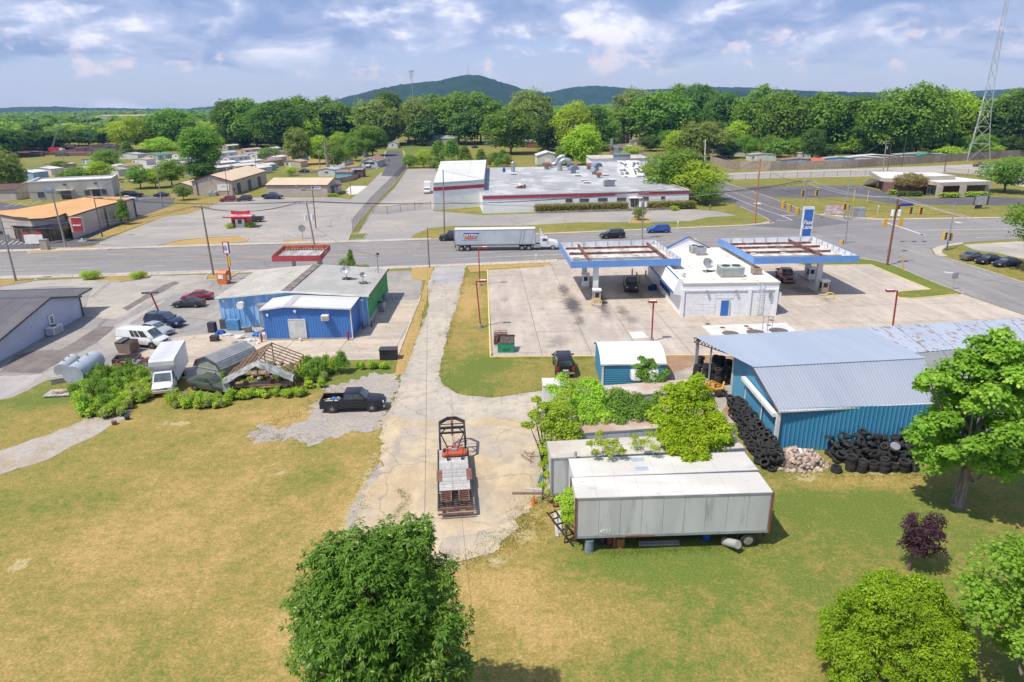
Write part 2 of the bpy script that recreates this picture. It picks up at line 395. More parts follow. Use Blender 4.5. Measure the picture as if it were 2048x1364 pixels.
bare=blobs([(40,1130,26,16,.85),(565,945,12,3,.9),(655,900,40,6,.3),(620,860,50,12,.3),(1095,1085,40,30,.45),(870,1120,60,20,.4),(1600,955,60,10,.6),(1750,945,100,8,.55),(700,1060,14,40,.5),(560,1240,16,60,.35),(1000,1130,30,14,.4),(1540,1083,12,6,.7),(340,845,30,6,.5),(370,846,14,3,.8),(425,848,16,3,.8),(405,820,60,12,.35),(755,860,16,20,.5),(748,910,14,26,.55),(735,960,22,30,.6),(712,1010,22,34,.65),(690,1060,26,30,.5),(1110,990,40,16,.6),(1075,1030,30,22,.5),(1040,1070,30,22,.55),(990,1120,40,16,.5),(905,1135,50,14,.45),(850,1110,26,20,.5),(800,1085,60,12,.5),(540,880,50,8,.45),(560,845,40,8,.35),(1150,960,10,60,.4),(300,835,40,12,.35),(1080,690,60,4,.3),(860,560,12,16,.4),(1010,330,120,6,.5),(800,600,12,40,.4),(860,300,60,5,.4)])
lush=blobs([(1540,1075,10,8,.8),(200,830,40,10,.9),(760,735,40,8,.5),(20,1000,20,20,.4),(945,1095,20,10,.6),(1300,1115,120,20,.35),(1920,1020,60,20,.3)])
me=npmesh('ground',V,F,GRASS,[('dry','POINT',dry),('bare','POINT',bare),('lush','POINT',lush)])
struct(link('ground',me))
def jitter(poly,amp,step=.6,seed=0):
 """subdivide a ground outline and roughen it"""
 out_=[]
 n=len(poly)
 for i in range(n):
  a,b=poly[i],poly[(i+1)%n];L=(b-a).length;k=max(1,min(120,int(L/step)))
  d=Vc((-(b-a).y,(b-a).x,0));d=d.normalized()if d.length else d
  for j in range(k):
   p=a.lerp(b,j/k)
   q=p+Vc((seed*3.7,seed*1.3,0))
   o_=(mnoise.noise(q*.45)+.6*mnoise.noise(q*1.7)+.35*mnoise.noise(q*5))*amp
   out_.append(p+d*o_)
 return out_
ZL={}
def sheet(name,poly,z,m,amp=0.,label=None,seed=1,step=.6,kerb=None):
 pts=poly if isinstance(poly[0],Vc)else px(poly)
 pts=[Vc((p.x,p.y,0))for p in pts]
 if amp:pts=jitter(pts,amp,step,seed)
 tr=tessellate_polygon([pts])
 me=bpy.data.meshes.new(name);me.from_pydata([(p.x,p.y,z)for p in pts],[],[tuple(t_)for t_ in tr]);me.materials.append(m)
 bm=bmesh.new();bm.from_mesh(me);bmesh.ops.recalc_face_normals(bm,faces=bm.faces)
 for f in bm.faces:
  if f.normal.z<0:f.normal_flip()
 bm.to_mesh(me);bm.free()
 o=struct(link(name,me))
 if kerb:kerb_line(pts+[pts[0]],kerb)
 return o
def strip(name,pts,wd,z,m,parent=None,dash=None):
 """painted line along ground points"""
 mb=MB();pts=[Vc((p.x,p.y,0))for p in pts]
 if dash:
  new=[];L=0;seg=[]
  tot=sum((pts[i+1]-pts[i]).length for i in range(len(pts)-1))
  def at(s_):
   for i in range(len(pts)-1):
    l_=(pts[i+1]-pts[i]).length
    if s_<=l_:return pts[i].lerp(pts[i+1],s_/l_)
    s_-=l_
   return pts[-1]
  s_=dash[2]if len(dash)>2 else 0
  while s_<tot:seg.append((at(s_),at(min(tot,s_+dash[0]))));s_+=dash[0]+dash[1]
 else:seg=[(pts[i],pts[i+1])for i in range(len(pts)-1)]
 for a,b in seg:
  d=(b-a).normalized();n_=Vc((-d.y,d.x,0))*wd/2
  e=Vc((0,0,z));mb.quad(a-n_+e,b-n_+e,b+n_+e,a+n_+e)
 o=mb.mk(name,m,parent,recalc=False)
 if parent is None:struct(o)
 return o
def kerb_line(pts,m,h=.13,wd=.18,name='kerb'):
 mb=MB();pts=[Vc((p.x,p.y,0))for p in pts]
 L=[];n=len(pts)
 for i,p in enumerate(pts):
  d=(pts[min(i+1,n-1)]-pts[max(i-1,0)]).normalized();nn=Vc((-d.y,d.x,0))*wd/2
  L.append((p-nn,p+nn))
 for i in range(n-1):
  a,b=L[i];c,d=L[i+1];z=Vc((0,0,h));ch=.03
  mb.quad(a,c,c+z,a+z);mb.quad(d,b,b+z,d+z);mb.quad(a+z,c+z,d+z,b+z)
 a,b=L[0];mb.quad(a,b,b+z,a+z);a,b=L[-1];mb.quad(b,a,a+z,b+z)
 return struct(mb.mk(name,m))
def smp(pts,k=6):
 P_=[pts[0]]+list(pts)+[pts[-1]];out_=[]
 for i in range(1,len(P_)-2):
  p0,p1,p2,p3=P_[i-1:i+3]
  for j in range(k):
   t=j/k;out_.append(.5*((2*p1)+(p2-p0)*t+(2*p0-5*p1+4*p2-p3)*t*t+(3*p1-p0-3*p2+p3)*t**3))
 return out_+[pts[-1]]
 # main road and side roads
far_e=[(-260,524),(0,505),(175,501),(300,497),(512,490),(675,487),(862,481),(1074,470),(1499,452),(1640,431),(1761,441),(1998,437),(2300,434)]
near_e=[(2300,470),(2048,477),(1926,485),(1861,497),(1721,517),(1560,508),(1119,517),(912,528),(695,536),(400,541),(250,546),(0,553),(-260,572)]
sheet('main_road',far_e+near_e,.02,ROAD,.05)
sheet('side_road',[(1861,497),(1868,510),(1911,523),(1973,542),(2048,566),(2300,640),(2300,700),(2048,630),(1926,587),(1848,557),(1790,532),(1721,517),(1700,500),(1800,480)],.024,sfm('side asphalt',(.25,.24,.24),(.21,.2,.2),(.3,.285,.28),.06,.8,f2=.3,fa=.12,streak=((.5,.06,1),(.32,.3,.29),.5),cracks=.2,crs=.1),.05)
sheet('cross_street',[(1500,452),(1548,447),(1532,436),(1500,424),(1440,395),(1424,378),(1380,347),(1316,333),(1250,305),(1140,272),(1110,262),(1150,262),(1270,297),(1316,320),(1400,342),(1439,363),(1500,382),(1536,394),(1598,418),(1640,431),(1700,446),(1600,458)],.028,sfm('cross asphalt',(.135,.13,.14),(.165,.155,.16),(.19,.18,.18),.1,1.,f2=.3,fa=.12),.05)
ln=.034
strip('centre_line',px([(-200,545),(0,533.5),(250,525),(512,515),(760,507.5),(912,500),(1100,492),(1300,484),(1500,474)]),.22,ln,YEL)
strip('centre_line',px([(-200,533),(0,521),(250,511),(512,505),(760,496.5),(912,491),(1100,483),(1300,474.5),(1500,466)]),.2,ln,YEL)
strip('centre_line',px([(1856,471),(1960,467.5),(2300,462)]),.35,ln,YEL)
strip('lane_line',px([(-200,527),(0,517),(300,507),(512,503),(700,492),(912,487),(1074,478),(1280,470),(1500,459)]),.16,ln,WHT,dash=(3.2,8.6,1))
strip('lane_line',px([(-200,553),(0,542),(300,532),(512,524),(760,514),(880,510),(1020,504),(1200,497)]),.16,ln,WHT,dash=(3.4,8.6,4))
strip('edge_line',px([(855,520),(1000,514),(1130,509),(1300,502),(1420,497)]),.18,ln,WHT)
strip('edge_line',px([(1300,485),(1560,476),(1700,471)]),.14,ln,WHT)
strip('lane_line',px([(1900,455),(2048,450.5),(2300,445)]),.16,ln,WHT,dash=(4,7,1))
strip('edge_line',px([(1830,461),(2048,457.5),(2300,452)]),.3,ln,WHT)
strip('lane_line',px([(1840,479),(1920,476.5),(2048,472),(2300,466)]),.16,ln,WHT,dash=(4,7,1))
strip('stop_line',px([(1765,443),(1800,454),(1849,471)]),.55,ln,WHT)
strip('stop_line',px([(1562,431),(1592,430.5)]),.5,ln,WHT);strip('stop_line',px([(1552,441),(1585,440.5),(1562,431)]),.3,ln,WHT)
strip('centre_line',px([(1448,376),(1500,397),(1540,413),(1588,428)]),.25,ln,YEL)
strip('lane_line',px([(1440,384),(1480,401),(1530,421),(1562,431)]),.2,ln,WHT)
def arrow(name,pts):
 mb=MB();P_=[G(u,v,ln)for u,v in pts];mb.add(P_,[tuple(range(len(P_)))]);struct(mb.mk(name,WHT,recalc=False))
arrow('turn_arrow',[(1890,543),(1898,544.5),(1912,544.5),(1910,546.5),(1896,546),(1888,544.3)])
arrow('turn_arrow',[(1376,479),(1388,477),(1396,478),(1390,480),(1400,481),(1386,480.8)])
arrow('turn_arrow',[(1840,468),(1846,467),(1851,470),(1845,470.5)])
arrow('turn_arrow',[(1907,444),(1914,443),(1928,446),(1916,446.3)])
arrow('turn_arrow',[(1506,406),(1518,405),(1524,408),(1511,408.5)])
strip('lane_line',px([(1798,495),(1830,503),(1880,518),(1960,545),(2048,575)]),.12,.038,WHT,dash=(3,6,2))
# sidewalks as rows of slabs
def slabs_along(name,a_pts,b_pts,m,ln_=1.8,gap=.02,h=.1,base=0.):
 """pavement of slabs between two pixel polylines"""
 root=struct(tg(name,None,None));A_=px(a_pts);B_=px(b_pts)
 la=sum((A_[i+1]-A_[i]).length for i in range(len(A_)-1));n=max(1,int(la/ln_))
 def res(P_,s_):
  T=sum((P_[i+1]-P_[i]).length for i in range(len(P_)-1))*s_
  for i in range(len(P_)-1):
   l_=(P_[i+1]-P_[i]).length
   if T<=l_:return P_[i].lerp(P_[i+1],T/l_)
   T-=l_
  return P_[-1].copy()
 for i in range(n):
  e=gap/la
  q=[res(A_,i/n+e),res(A_,(i+1)/n-e),res(B_,(i+1)/n-e),res(B_,i/n+e)]
  mb=MB();mb.slab([Vc((p.x,p.y,h))for p in q],h-base);mb.mk('slab',m,root)
 return root
slabs_along('sidewalk',[(0,553),(250,546.5),(400,541.5),(695,537),(912,528.5),(1115,519)],[(0,559),(250,552.5),(400,548),(695,542),(912,533),(1115,525)],WALKC,2.4)
slabs_along('sidewalk',[(0,504.5),(175,500.3),(300,496.5),(512,489.5),(675,486),(862,480)],[(0,500),(175,496.5),(300,493),(512,486),(675,482),(862,476.5)],WALKC,2.4)
slabs_along('sidewalk',[(862,480),(1074,469.5),(1499,451.5),(1540,447)],[(862,478.5),(1074,467.5),(1499,449.5),(1538,443)],WALKC,2.6)
slabs_along('sidewalk',[(1926,485.5),(1884,491),(1864,498),(1870,509),(1880,513)],[(1926,488.5),(1894,494),(1884,500),(1884,507),(1896,513)],WALKC,2.)
slabs_along('sidewalk',[(1640,430.5),(1761,440.5),(1998,436.5),(2100,435.5)],[(1638,428),(1761,438),(1998,434.5),(2100,434)],WALKC,2.6)
kerb_line(px([(1870,510),(1911,522.5),(1973,541.5),(2048,565.5),(2200,612)]),KERBC)
kerb_line(px([(1721,517.5),(1750,521),(1790,532),(1848,557),(1926,587)]),KERBC,.1)
kerb_line(px([(1548,447),(1530,435),(1480,413)]),KERBC,.1);kerb_line(px([(1439,362),(1500,381.5),(1536,393.5),(1598,417.5),(1640,430)]),KERBC,.1)
# gas station lot: poured slabs with joints
LOT=[(981,715),(975,540),(1080,534),(1118,519.5),(1300,513),(1560,509),(1598,531),(1741,530),(1861,580),(1798,584),(1791,590),(1823,597),(1924,588),(2048,631),(2300,716),(2300,735),(1440,712)]
sheet('lot_joint_bed',LOT,.012,mat('joint grit',(.16,.14,.1),(.1,.11,.05),2.,.95))
def clip(poly,a,b):
 out_=[];n=len(poly)
 side=lambda p:(b[0]-a[0])*(p[1]-a[1])-(b[1]-a[1])*(p[0]-a[0])
 for i in range(n):
  p,q=poly[i],poly[(i+1)%n];sp,sq=side(p),side(q)
  if sp>=0:out_.append(p)
  if sp*sq<0:t=sp/(sp-sq);out_.append((p[0]+(q[0]-p[0])*t,p[1]+(q[1]-p[1])*t))
 return out_
def slab_grid(name,poly,org,rz,cw,cd,m,z=.03,gap=.03,skip=()):
 root=struct(tg(name,None,None));P_=[(p.x,p.y)for p in px(poly)]
 ca,sa=math.cos(rz),math.sin(rz)
 loc=[((x-org[0])*ca+(y-org[1])*sa,-(x-org[0])*sa+(y-org[1])*ca)for x,y in P_]
 xs=[p[0]for p in loc];ys=[p[1]for p in loc]
 for i in range(math.floor(min(xs)/cw),math.ceil(max(xs)/cw)):
  for j in range(math.floor(min(ys)/cd),math.ceil(max(ys)/cd)):
   x0,x1,y0,y1=i*cw+gap,(i+1)*cw-gap,j*cd+gap,(j+1)*cd-gap
   q=loc
   for a,b in(((x0,y0),(x1,y0)),((x1,y0),(x1,y1)),((x1,y1),(x0,y1)),((x0,y1),(x0,y0))):
    q=clip(q,a,b)
    if len(q)<3:break
   if len(q)<3:continue
   ar=abs(sum(q[k][0]*q[(k+1)%len(q)][1]-q[(k+1)%len(q)][0]*q[k][1]for k in range(len(q))))/2
   if ar<.5:continue
   zz=z+random.uniform(0,.006)
   mb=MB();mb.prism([(org[0]+x*ca-y*sa,org[1]+x*sa+y*ca)for x,y in q],.002,zz);mb.mk('slab',m,root)
 return root
o_=G(1083,705);p_=G(1040,540)
slab_grid('station_pavement',LOT,(o_.x,o_.y),math.atan2(-(p_.x-o_.x),p_.y-o_.y),5.6,7.4,CONC)
kerb_line(px([(1440,711.5),(1200,713),(981,715),(978,630),(975,541),(1080,534.5),(1098,531),(1104,528)]),KERBY)
isl=[(1741,530),(1861,580),(1798,584),(1790,590),(1798,596),(1823,598),(1870,594),(1924,588),(1848,558),(1790,533),(1750,522.5),(1721,518.5),(1690,519),(1598,529),(1620,531)]
sheet('verge',isl,.1,LUSH)
kerb_line(px([(1594,529),(1610,531.5),(1741,530),(1800,555),(1861,580),(1830,581.5),(1798,584),(1790,590),(1798,596),(1823,598),(1870,594),(1915,589)]),KERBY)
sheet('verge',[(978,539),(1075,533),(1098,529),(1102,526.5),(1060,526),(985,530),(934,533),(940,545),(974,543)],.05,DRYV,.05)
sheet('tank_pad',[(1403,652),(1572,646),(1592,662),(1500,690),(1440,690)],.045,mat('pale concrete',(.62,.6,.57),(.54,.52,.49),.5,.9))
sheet('tank_pad',[(1258,665),(1286,663),(1297,676),(1266,678)],.045,MATS['pale concrete'])
for(u,v,r_,nm,c_)in[(1415,648.5,.3,'manhole_cover',(.08,.07,.07)),(1445,656,.32,'manhole_cover',(.08,.07,.07)),(1492.5,653,.32,'manhole_cover',(.06,.06,.06)),(1499.5,657.5,.36,'manhole_cover',(.35,.1,.08)),(1450.5,661,.3,'manhole_cover',(.65,.42,.06)),(1461,667.5,1.,'tank_cover',(.13,.115,.11)),(1511,665,1.1,'tank_cover',(.13,.115,.11)),(1557,662,1.15,'tank_cover',(.13,.115,.11)),(1537,651,.3,'manhole_cover',(.06,.06,.06)),(1543,641,.3,'manhole_cover',(.1,.1,.1))]:
 p=G(u,v);mb=MB();mb.cyl((p.x,p.y,.03),(p.x,p.y,.062),r_,n=20)
 tag(mb.mk(nm,mat('cover %s'%(c_,),c_,None,3,.7,coord='obj')),{(1415,648.5):'small dark lid farthest left on the pale pad behind the store',(1445,656):'small dark lid between the yellow lid and the store on the pale pad',(1492.5,653):'small dark lid just behind the red lid on the pale pad',(1499.5,657.5):'red round lid on the pale tank pad',(1450.5,661):'yellow round lid on the pale tank pad',(1461,667.5):'large dark tank cover, leftmost of three along the shed roof edge',(1511,665):'large dark tank cover, middle of three along the shed roof edge',(1557,662):'large dark tank cover, rightmost of three along the shed roof edge',(1537,651):'small black lid by the vent pipes on the pale pad',(1543,641):'small dark lid in the concrete just off the pale pad'}[(u,v)],'manhole cover','covers over the fuel tanks')
 # left lots, lane, aprons, gravel
sheet('left_lot',[(-260,600),(0,571),(60,562),(250,552),(640,546),(850,541),(846,560),(838,600),(792,718),(640,722),(420,735),(300,745),(175,745),(112,752),(25,795),(0,801),(-200,850)],.008,LOTA,.25)
sheet('left_lot',[(-260,600),(0,571),(60,562),(400,549),(330,575),(240,640),(165,632),(185,575),(100,572),(0,585)],.012,LOTB,.25)
sheet('gravel_lane',[(250,655),(330,600),(250,640),(130,710),(60,770),(0,801),(-200,850),(-200,800),(0,752),(80,748),(190,688)],.013,sfm('lane gravel',(.33,.31,.305),(.42,.38,.34),(.27,.25,.25),.15,1.2,f2=.5,fa=.3,streak=((.5,.1,1),(.46,.42,.37),.5)),.4)
sheet('asphalt_patch',[(0,745),(30,712),(70,701),(120,700),(150,683),(185,660),(200,653),(232,653),(195,685),(140,715),(80,747)],.017,PATCH,.12)
sheet('asphalt_patch',[(245,617),(290,590),(330,569),(350,563),(358,566),(330,582),(290,600),(255,622)],.017,PATCH,.15)
PAD=[(838,600),(792,718),(640,722),(600,722),(560,735),(470,760),(380,760),(300,745),(230,730),(300,700),(340,677),(430,666),(450,664),(535,682),(708,678),(735,655),(750,645),(752,600)]
sheet('pad_bed',PAD,.013,MATS['joint grit'])
slab_grid('concrete_pad',PAD,(-20,79),R(-2),6.5,6.5,PADC,.028,.03)
kerb_line(px([(841,592),(838,603),(815,660),(793,719)]),KERBC,.12,.2)
sheet('verge',[(0,556),(60,553),(75,561),(25,569),(0,573),(-150,582),(-150,565)],.035,VERGE,.05,kerb=KERBC)
sheet('verge',[(165,551),(230,550.5),(305,549),(292,558),(240,564),(170,562)],.035,VERGE,.05,kerb=KERBC)
sheet('verge',[(415,551),(425,545.5),(480,544),(468,552),(450,561),(410,560)],.035,VERGE,.05,kerb=KERBC)
sheet('verge',[(565,553),(572,541),(620,540),(700,539),(735,540),(712,548),(640,550)],.035,DRYV,.05,kerb=mat('red kerb',(.42,.13,.09),(.45,.35,.28),1.,.8))
sheet('verge',[(823,536),(868,534.5),(862,552),(852,570),(858,585),(850,612),(838,665),(818,720),(806,748),(790,752),(795,718),(815,662),(842,594),(852,562),(824,557)],.035,DRYV,.15)
lane=[(870,534),(932,531),(917,600),(903,640),(890,690),(879,735),(877,752),(888,772),(925,790),(985,796),(1040,788),(1090,781),(1120,800),(1150,860),(1000,880),(760,880),(764,845),(788,805),(796,780),(803,745),(818,715),(840,660),(858,610),(852,575),(862,552)]
sheet('lane',lane,.018,LANE,.25)
sheet('lane_patch',[(872,536),(930,533),(924,560),(905,572),(868,570),(862,556)],.022,sfm('blue grey patch',(.33,.325,.33),(.42,.4,.385),(.27,.26,.26),.3,1.2,fa=.2),.15)
apr=[(775,835),(900,842),(1020,838),(1110,850),(1130,920),(1125,975),(1075,992),(1052,1012),(1038,1040),(1035,1068),(1000,1080),(990,1105),(940,1122),(905,1130),(868,1118),(850,1100),(800,1075),(740,1080),(700,1058),(712,1010),(740,965),(764,925),(756,885),(762,850)]
sheet('apron',apr,.022,APRON,.9,step=.3)
sheet('apron_slab',[(800,860),(905,850),(1010,850),(1090,870),(1095,905),(1000,915),(930,905),(870,925),(800,905)],.026,sfm('apron slab',(.42,.36,.29),(.52,.42,.28),(.33,.29,.245),.2,.9,f2=.6,fa=.25,cracks=.3,crs=.2),.5,seed=5)
sheet('apron_slab',[(885,1078),(930,1072),(1030,1040),(1042,1058),(1000,1082),(988,1104),(940,1118),(905,1126),(872,1112)],.028,MATS['apron slab'],.3,seed=8)
sheet('gravel_patch',[(700,762),(780,748),(803,762),(792,800),(770,830),(762,858),(700,868),(620,884),(560,886),(505,874),(512,852),(575,855),(620,835),(640,800),(648,775)],.015,GRAV,1.5,seed=3,step=.25)
sheet('gravel_patch',[(700,1060),(705,1010),(735,960),(760,925),(772,960),(745,1010),(730,1062)],.017,GRAV,.4,seed=4)
sheet('gravel_track',[(-200,1000),(-200,930),(0,903),(100,868),(165,842),(200,815),(270,808),(252,835),(205,862),(110,912),(0,950)],.015,sfm('track gravel',(.42,.38,.345),(.37,.3,.21),(.27,.24,.22),.4,2.,fine=24,f2=.5,fa=.5,bump=.8),.5,seed=6)
sheet('dirt_patch',[(1335,705),(1400,703),(1500,708),(1480,800),(1440,900),(1380,850),(1330,790),(1325,740)],.01,DIRT,.3)
sheet('shed_apron',[(1400,730),(1452,735),(1470,790),(1440,820),(1385,815),(1340,770),(1345,745)],.016,mat('apron conc',(.42,.37,.32),(.32,.28,.24),.5,.9),.3)
# lots across the road
sheet('far_lot',[(180,496),(215,478),(330,433),(372,429),(445,402),(490,395),(670,395),(700,399),(716,393),(704,462),(690,484),(600,487),(512,486),(300,493)],.008,sfm('far lot asphalt',(.285,.265,.255),(.37,.34,.3),(.22,.21,.21),.04,.3,f2=.4,fa=.12,streak=((.05,.2,1),(.42,.38,.33),.55),cracks=.2,crs=.07),.2)
sheet('far_street',[(640,489),(690,425),(702,398),(735,372),(762,345),(812,337),(790,366),(742,416),(703,464),(696,484)],.016,sfm('street asphalt',(.3,.285,.27),(.36,.335,.3),(.25,.24,.23),.06,.5,fa=.12,f2=.3),.1)
sheet('far_street',[(762,352),(772,334),(770,318),(772,305),(778,301),(800,301),(806,315),(812,338),(797,353)],.02,DARKA,.1)
sheet('far_street',[(772,334),(740,340),(690,340),(620,347),(560,352),(620,342),(700,334),(768,325)],.02,DARKA,.1)
for pts_ in([(806,301),(812,318),(816,336)],[(771,302),(768,318),(764,332),(752,338),(715,341)]):kerb_line(px(pts_),KERBC,.12,.5)
sheet('factory_lot',[(712,474),(745,418),(790,375),(814,338),(870,338),(880,360),(866,422),(966,430),(1380,419),(1430,422),(1475,431),(1418,434),(1380,442),(1300,444),(1150,445),(1050,451),(900,452),(860,456),(830,468),(815,482),(726,486),(700,484)],.008,sfm('factory asphalt',(.29,.275,.265),(.37,.335,.29),(.235,.225,.22),.05,.4,fa=.12,f2=.4,cracks=.25,crs=.07),.15)
sheet('verge',[(700,470),(728,468),(735,466),(728,478),(697,480)],.03,LUSH,.05,kerb=KERBC)
sheet('verge',[(312,493),(360,481),(400,477),(440,474),(480,473),(497,478),(492,484),(440,489),(380,492)],.03,DRYV,.1,kerb=KERBC)
sheet('verge',[(566,481),(612,478),(612,483),(560,486)],.03,DRYV,.1)
sheet('verge',[(55,503),(75,497),(200,494),(222,497),(215,500),(140,503),(60,508)],.03,DRYV,.1,kerb=KERBC)
sheet('verge',[(1258,447),(1262,437),(1290,433),(1302,440),(1300,446)],.03,DRYV,.1,kerb=KERBC)
sheet('front_lot',[(-260,520),(0,501),(60,500),(140,496),(185,490),(215,477),(345,408),(352,396),(262,388),(200,398),(70,415),(0,404),(-260,430)],.008,DARKA,.1)
sheet('verge',[(175,478),(262,440),(340,413),(430,393),(500,386),(500,392),(446,402),(372,429),(330,433),(210,476)],.03,VERGE,.1)
sheet('bank_lot',[(1450,378),(1500,373),(1720,371),(1768,384),(1790,393),(1850,397),(1960,393),(2048,396),(2300,400),(2300,412),(2048,411),(1920,410),(1790,408),(1700,394),(1600,396),(1545,394),(1500,387)],.008,DARKA,.1)
sheet('back_lot',[(1430,347),(1536,343),(1780,335),(1960,328),(2048,330),(2300,335),(2300,372),(2048,374),(1960,350),(1900,345),(1760,352),(1536,357),(1440,360)],.008,sfm('back lot asphalt',(.38,.35,.32),(.33,.31,.29),(.44,.4,.36),.04,.3,fa=.1),.1)
sheet('far_drive',[(1926,489),(2048,482),(2300,474),(2300,520),(2048,518),(1990,505),(1948,500)],.008,LOTB,.2)
sheet('yard_dirt',[(-100,350),(0,345),(60,360),(270,355),(420,330),(560,330),(680,345),(720,330),(690,300),(500,300),(300,318),(150,345),(0,335)],.004,grass_mat('yard grass',False,.55),1.5,step=4)
sheet('yard_path',[(200,345),(270,338),(290,318),(400,308),(560,318),(500,330),(330,345),(290,352)],.008,LOTB,1.,step=4)
for i in range(14):
 u=1540+i*17;p=G(u,373);q=G(u+18,377);strip('bay_line',[p,q],.18,.02,WHT)
for i in range(8):
 u=5+i*11;strip('bay_line',[G(u-12,489),G(u,481)],.2,.02,WHT)
for i in range(3):strip('bay_line',[G(278+i*14,399-i),G(292+i*14,394-i)],.2,.02,WHT)
for i in range(4):strip('bay_line',[G(10+i*18,414-i*2),G(28+i*18,407-i*2)],.2,.02,WHT)
strip('bay_line',px([(530,456),(556,459),(575,465),(592,474)]),.25,.02,mat('worn white paint',(.5,.48,.45),(.36,.34,.32),1.5,.8))
sheet('concrete_drive',[(690,383),(700,372),(742,372),(728,380),(716,388),(700,390)],.012,MATS['pale concrete'],.1)
# building kit
def rbd(name,a,b,c,d,pitch,depth,m,parent,flat=.55,th=0.):
 """ribbed metal sheet: a-b lower edge, d-c upper edge, ribs run from a-b to d-c"""
 a,b,c,d=map(Vc,(a,b,c,d));L=max((b-a).length,(c-d).length);n=max(1,round(L/pitch))
 nr=(b-a).cross(d-a).normalized()
 vs=[];
 for i in range(n):
  for f,o_ in((0,0),(flat,0),(flat+(1-flat)*.3,depth),(flat+(1-flat)*.7,depth)):
   t=(i+f)/n;vs.append((a.lerp(b,t)+nr*o_,d.lerp(c,t)+nr*o_))
 vs.append((b,c))
 V_=[p for pr in vs for p in pr];fs=[(2*i,2*i+2,2*i+3,2*i+1)for i in range(len(vs)-1)]
 return MB().add(V_,fs).mk(name,m,parent,recalc=False)
def metal(name,col,col2=None,scale=.35,rough=.45,m=0.,spec=.5,**k):
 return mat(name,col,col2 or tuple(x*.88 for x in col),scale,rough,m,spec=spec,**k)
GLASS=mat('dark window glass',(.035,.045,.055),(.06,.07,.08),.4,.08,spec=.9)
GLASSB=mat('bluish glass',(.09,.13,.16),(.05,.07,.09),.4,.1,spec=.9)
WT_=mat('white trim',(.74,.74,.72),(.62,.61,.58),.7,.6)
DT_=mat('dark trim',(.07,.06,.06),(.1,.09,.08),.7,.6)
RUST=mat('rusted steel',(.24,.085,.05),(.14,.06,.045),3.,.85,col3=(.34,.15,.07),f3=.6)
GM_=mat('galvanised grey',(.38,.4,.42),(.3,.31,.33),1.,.5,.3)
BM_=mat('black metal',(.022,.022,.024),(.04,.038,.036),2.,.5)
WM_=mat('white enamel',(.78,.78,.77),(.68,.68,.66),.8,.4)
FOUND=mat('foundation concrete',(.4,.38,.35),(.3,.28,.26),1.,.9)
CW=mat('old concrete',(.4,.37,.33),(.3,.27,.25),1.5,.9)
def win(parent,p,q,z0,z1,out=.06,fr=None,pane=None,name='window',mull=0,bar=.07):
 """window on a wall between ground points p,q (left to right seen from outside)"""
 p=Vc((p[0],p[1],0));q=Vc((q[0],q[1],0));d=(q-p).normalized();n=Vc((d.y,-d.x,0));U=Vc((0,0,1))
 f=MB();t=bar
 def rect(mb,a0,a1,b0,b1,o0,o1,mi=0):
  vs=[p+d*x+n*o+U*z for o in(o0,o1)for x,z in((a0,b0),(a1,b0),(a1,b1),(a0,b1))]
  mb.add(vs,[(0,3,2,1),(4,5,6,7),(0,1,5,4),(1,2,6,5),(2,3,7,6),(3,0,4,7)],mi)
 L=(q-p).length
 rect(f,0,L,z0,z0+t,0,out);rect(f,0,L,z1-t,z1,0,out);rect(f,0,t,z0+t,z1-t,0,out);rect(f,L-t,L,z0+t,z1-t,0,out)
 for i in range(mull):x=L*(i+1)/(mull+1);rect(f,x-t/2,x+t/2,z0+t,z1-t,0,out*.9)
 fo=f.mk(name,fr or WT_,parent)
 for i in range(mull+1):
  g=MB();x0=L*i/(mull+1)+t/2;x1=L*(i+1)/(mull+1)-t/2;rect(g,x0,x1,z0+t,z1-t,.004,out*.4);g.mk('pane',pane or GLASS,fo)
 return fo
def door(parent,p,q,z0,z1,m,out=.06,fr=None):
 p=Vc((p[0],p[1],0));q=Vc((q[0],q[1],0));d=(q-p).normalized();n=Vc((d.y,-d.x,0))
 c=(p+q)/2+n*out/2;L=(q-p).length;a=math.atan2(d.y,d.x)
 o=MB().ob((c.x,c.y,(z0+z1)/2),L,out,z1-z0,a).mk('door',m,parent)
 h=c+d*L*.38+n*(out/2+.03);MB().ob((h.x,h.y,z0+1.),.14,.06,.05,a).mk('handle',GM_,o)
 f=MB()
 for s_ in(-1,1):e=(p+q)/2+d*(L/2+.04)*s_+n*.04;f.ob((e.x,e.y,(z0+z1)/2+.02),.08,.1,z1-z0+.05,a)
 e=(p+q)/2+n*.04;f.ob((e.x,e.y,z1+.04),L+.16,.1,.08,a);f.mk('door_frame',fr or WT_,o)
 return o
def hood_lamp(parent,p,m=None):
 x,y,z=p;MB().ob((x,y-.18,z),.28,.3,.2).cyl((x,y-.2,z-.1),(x,y-.24,z-.26),.12,.09,8).mk('wall_lamp',m or WM_,parent)
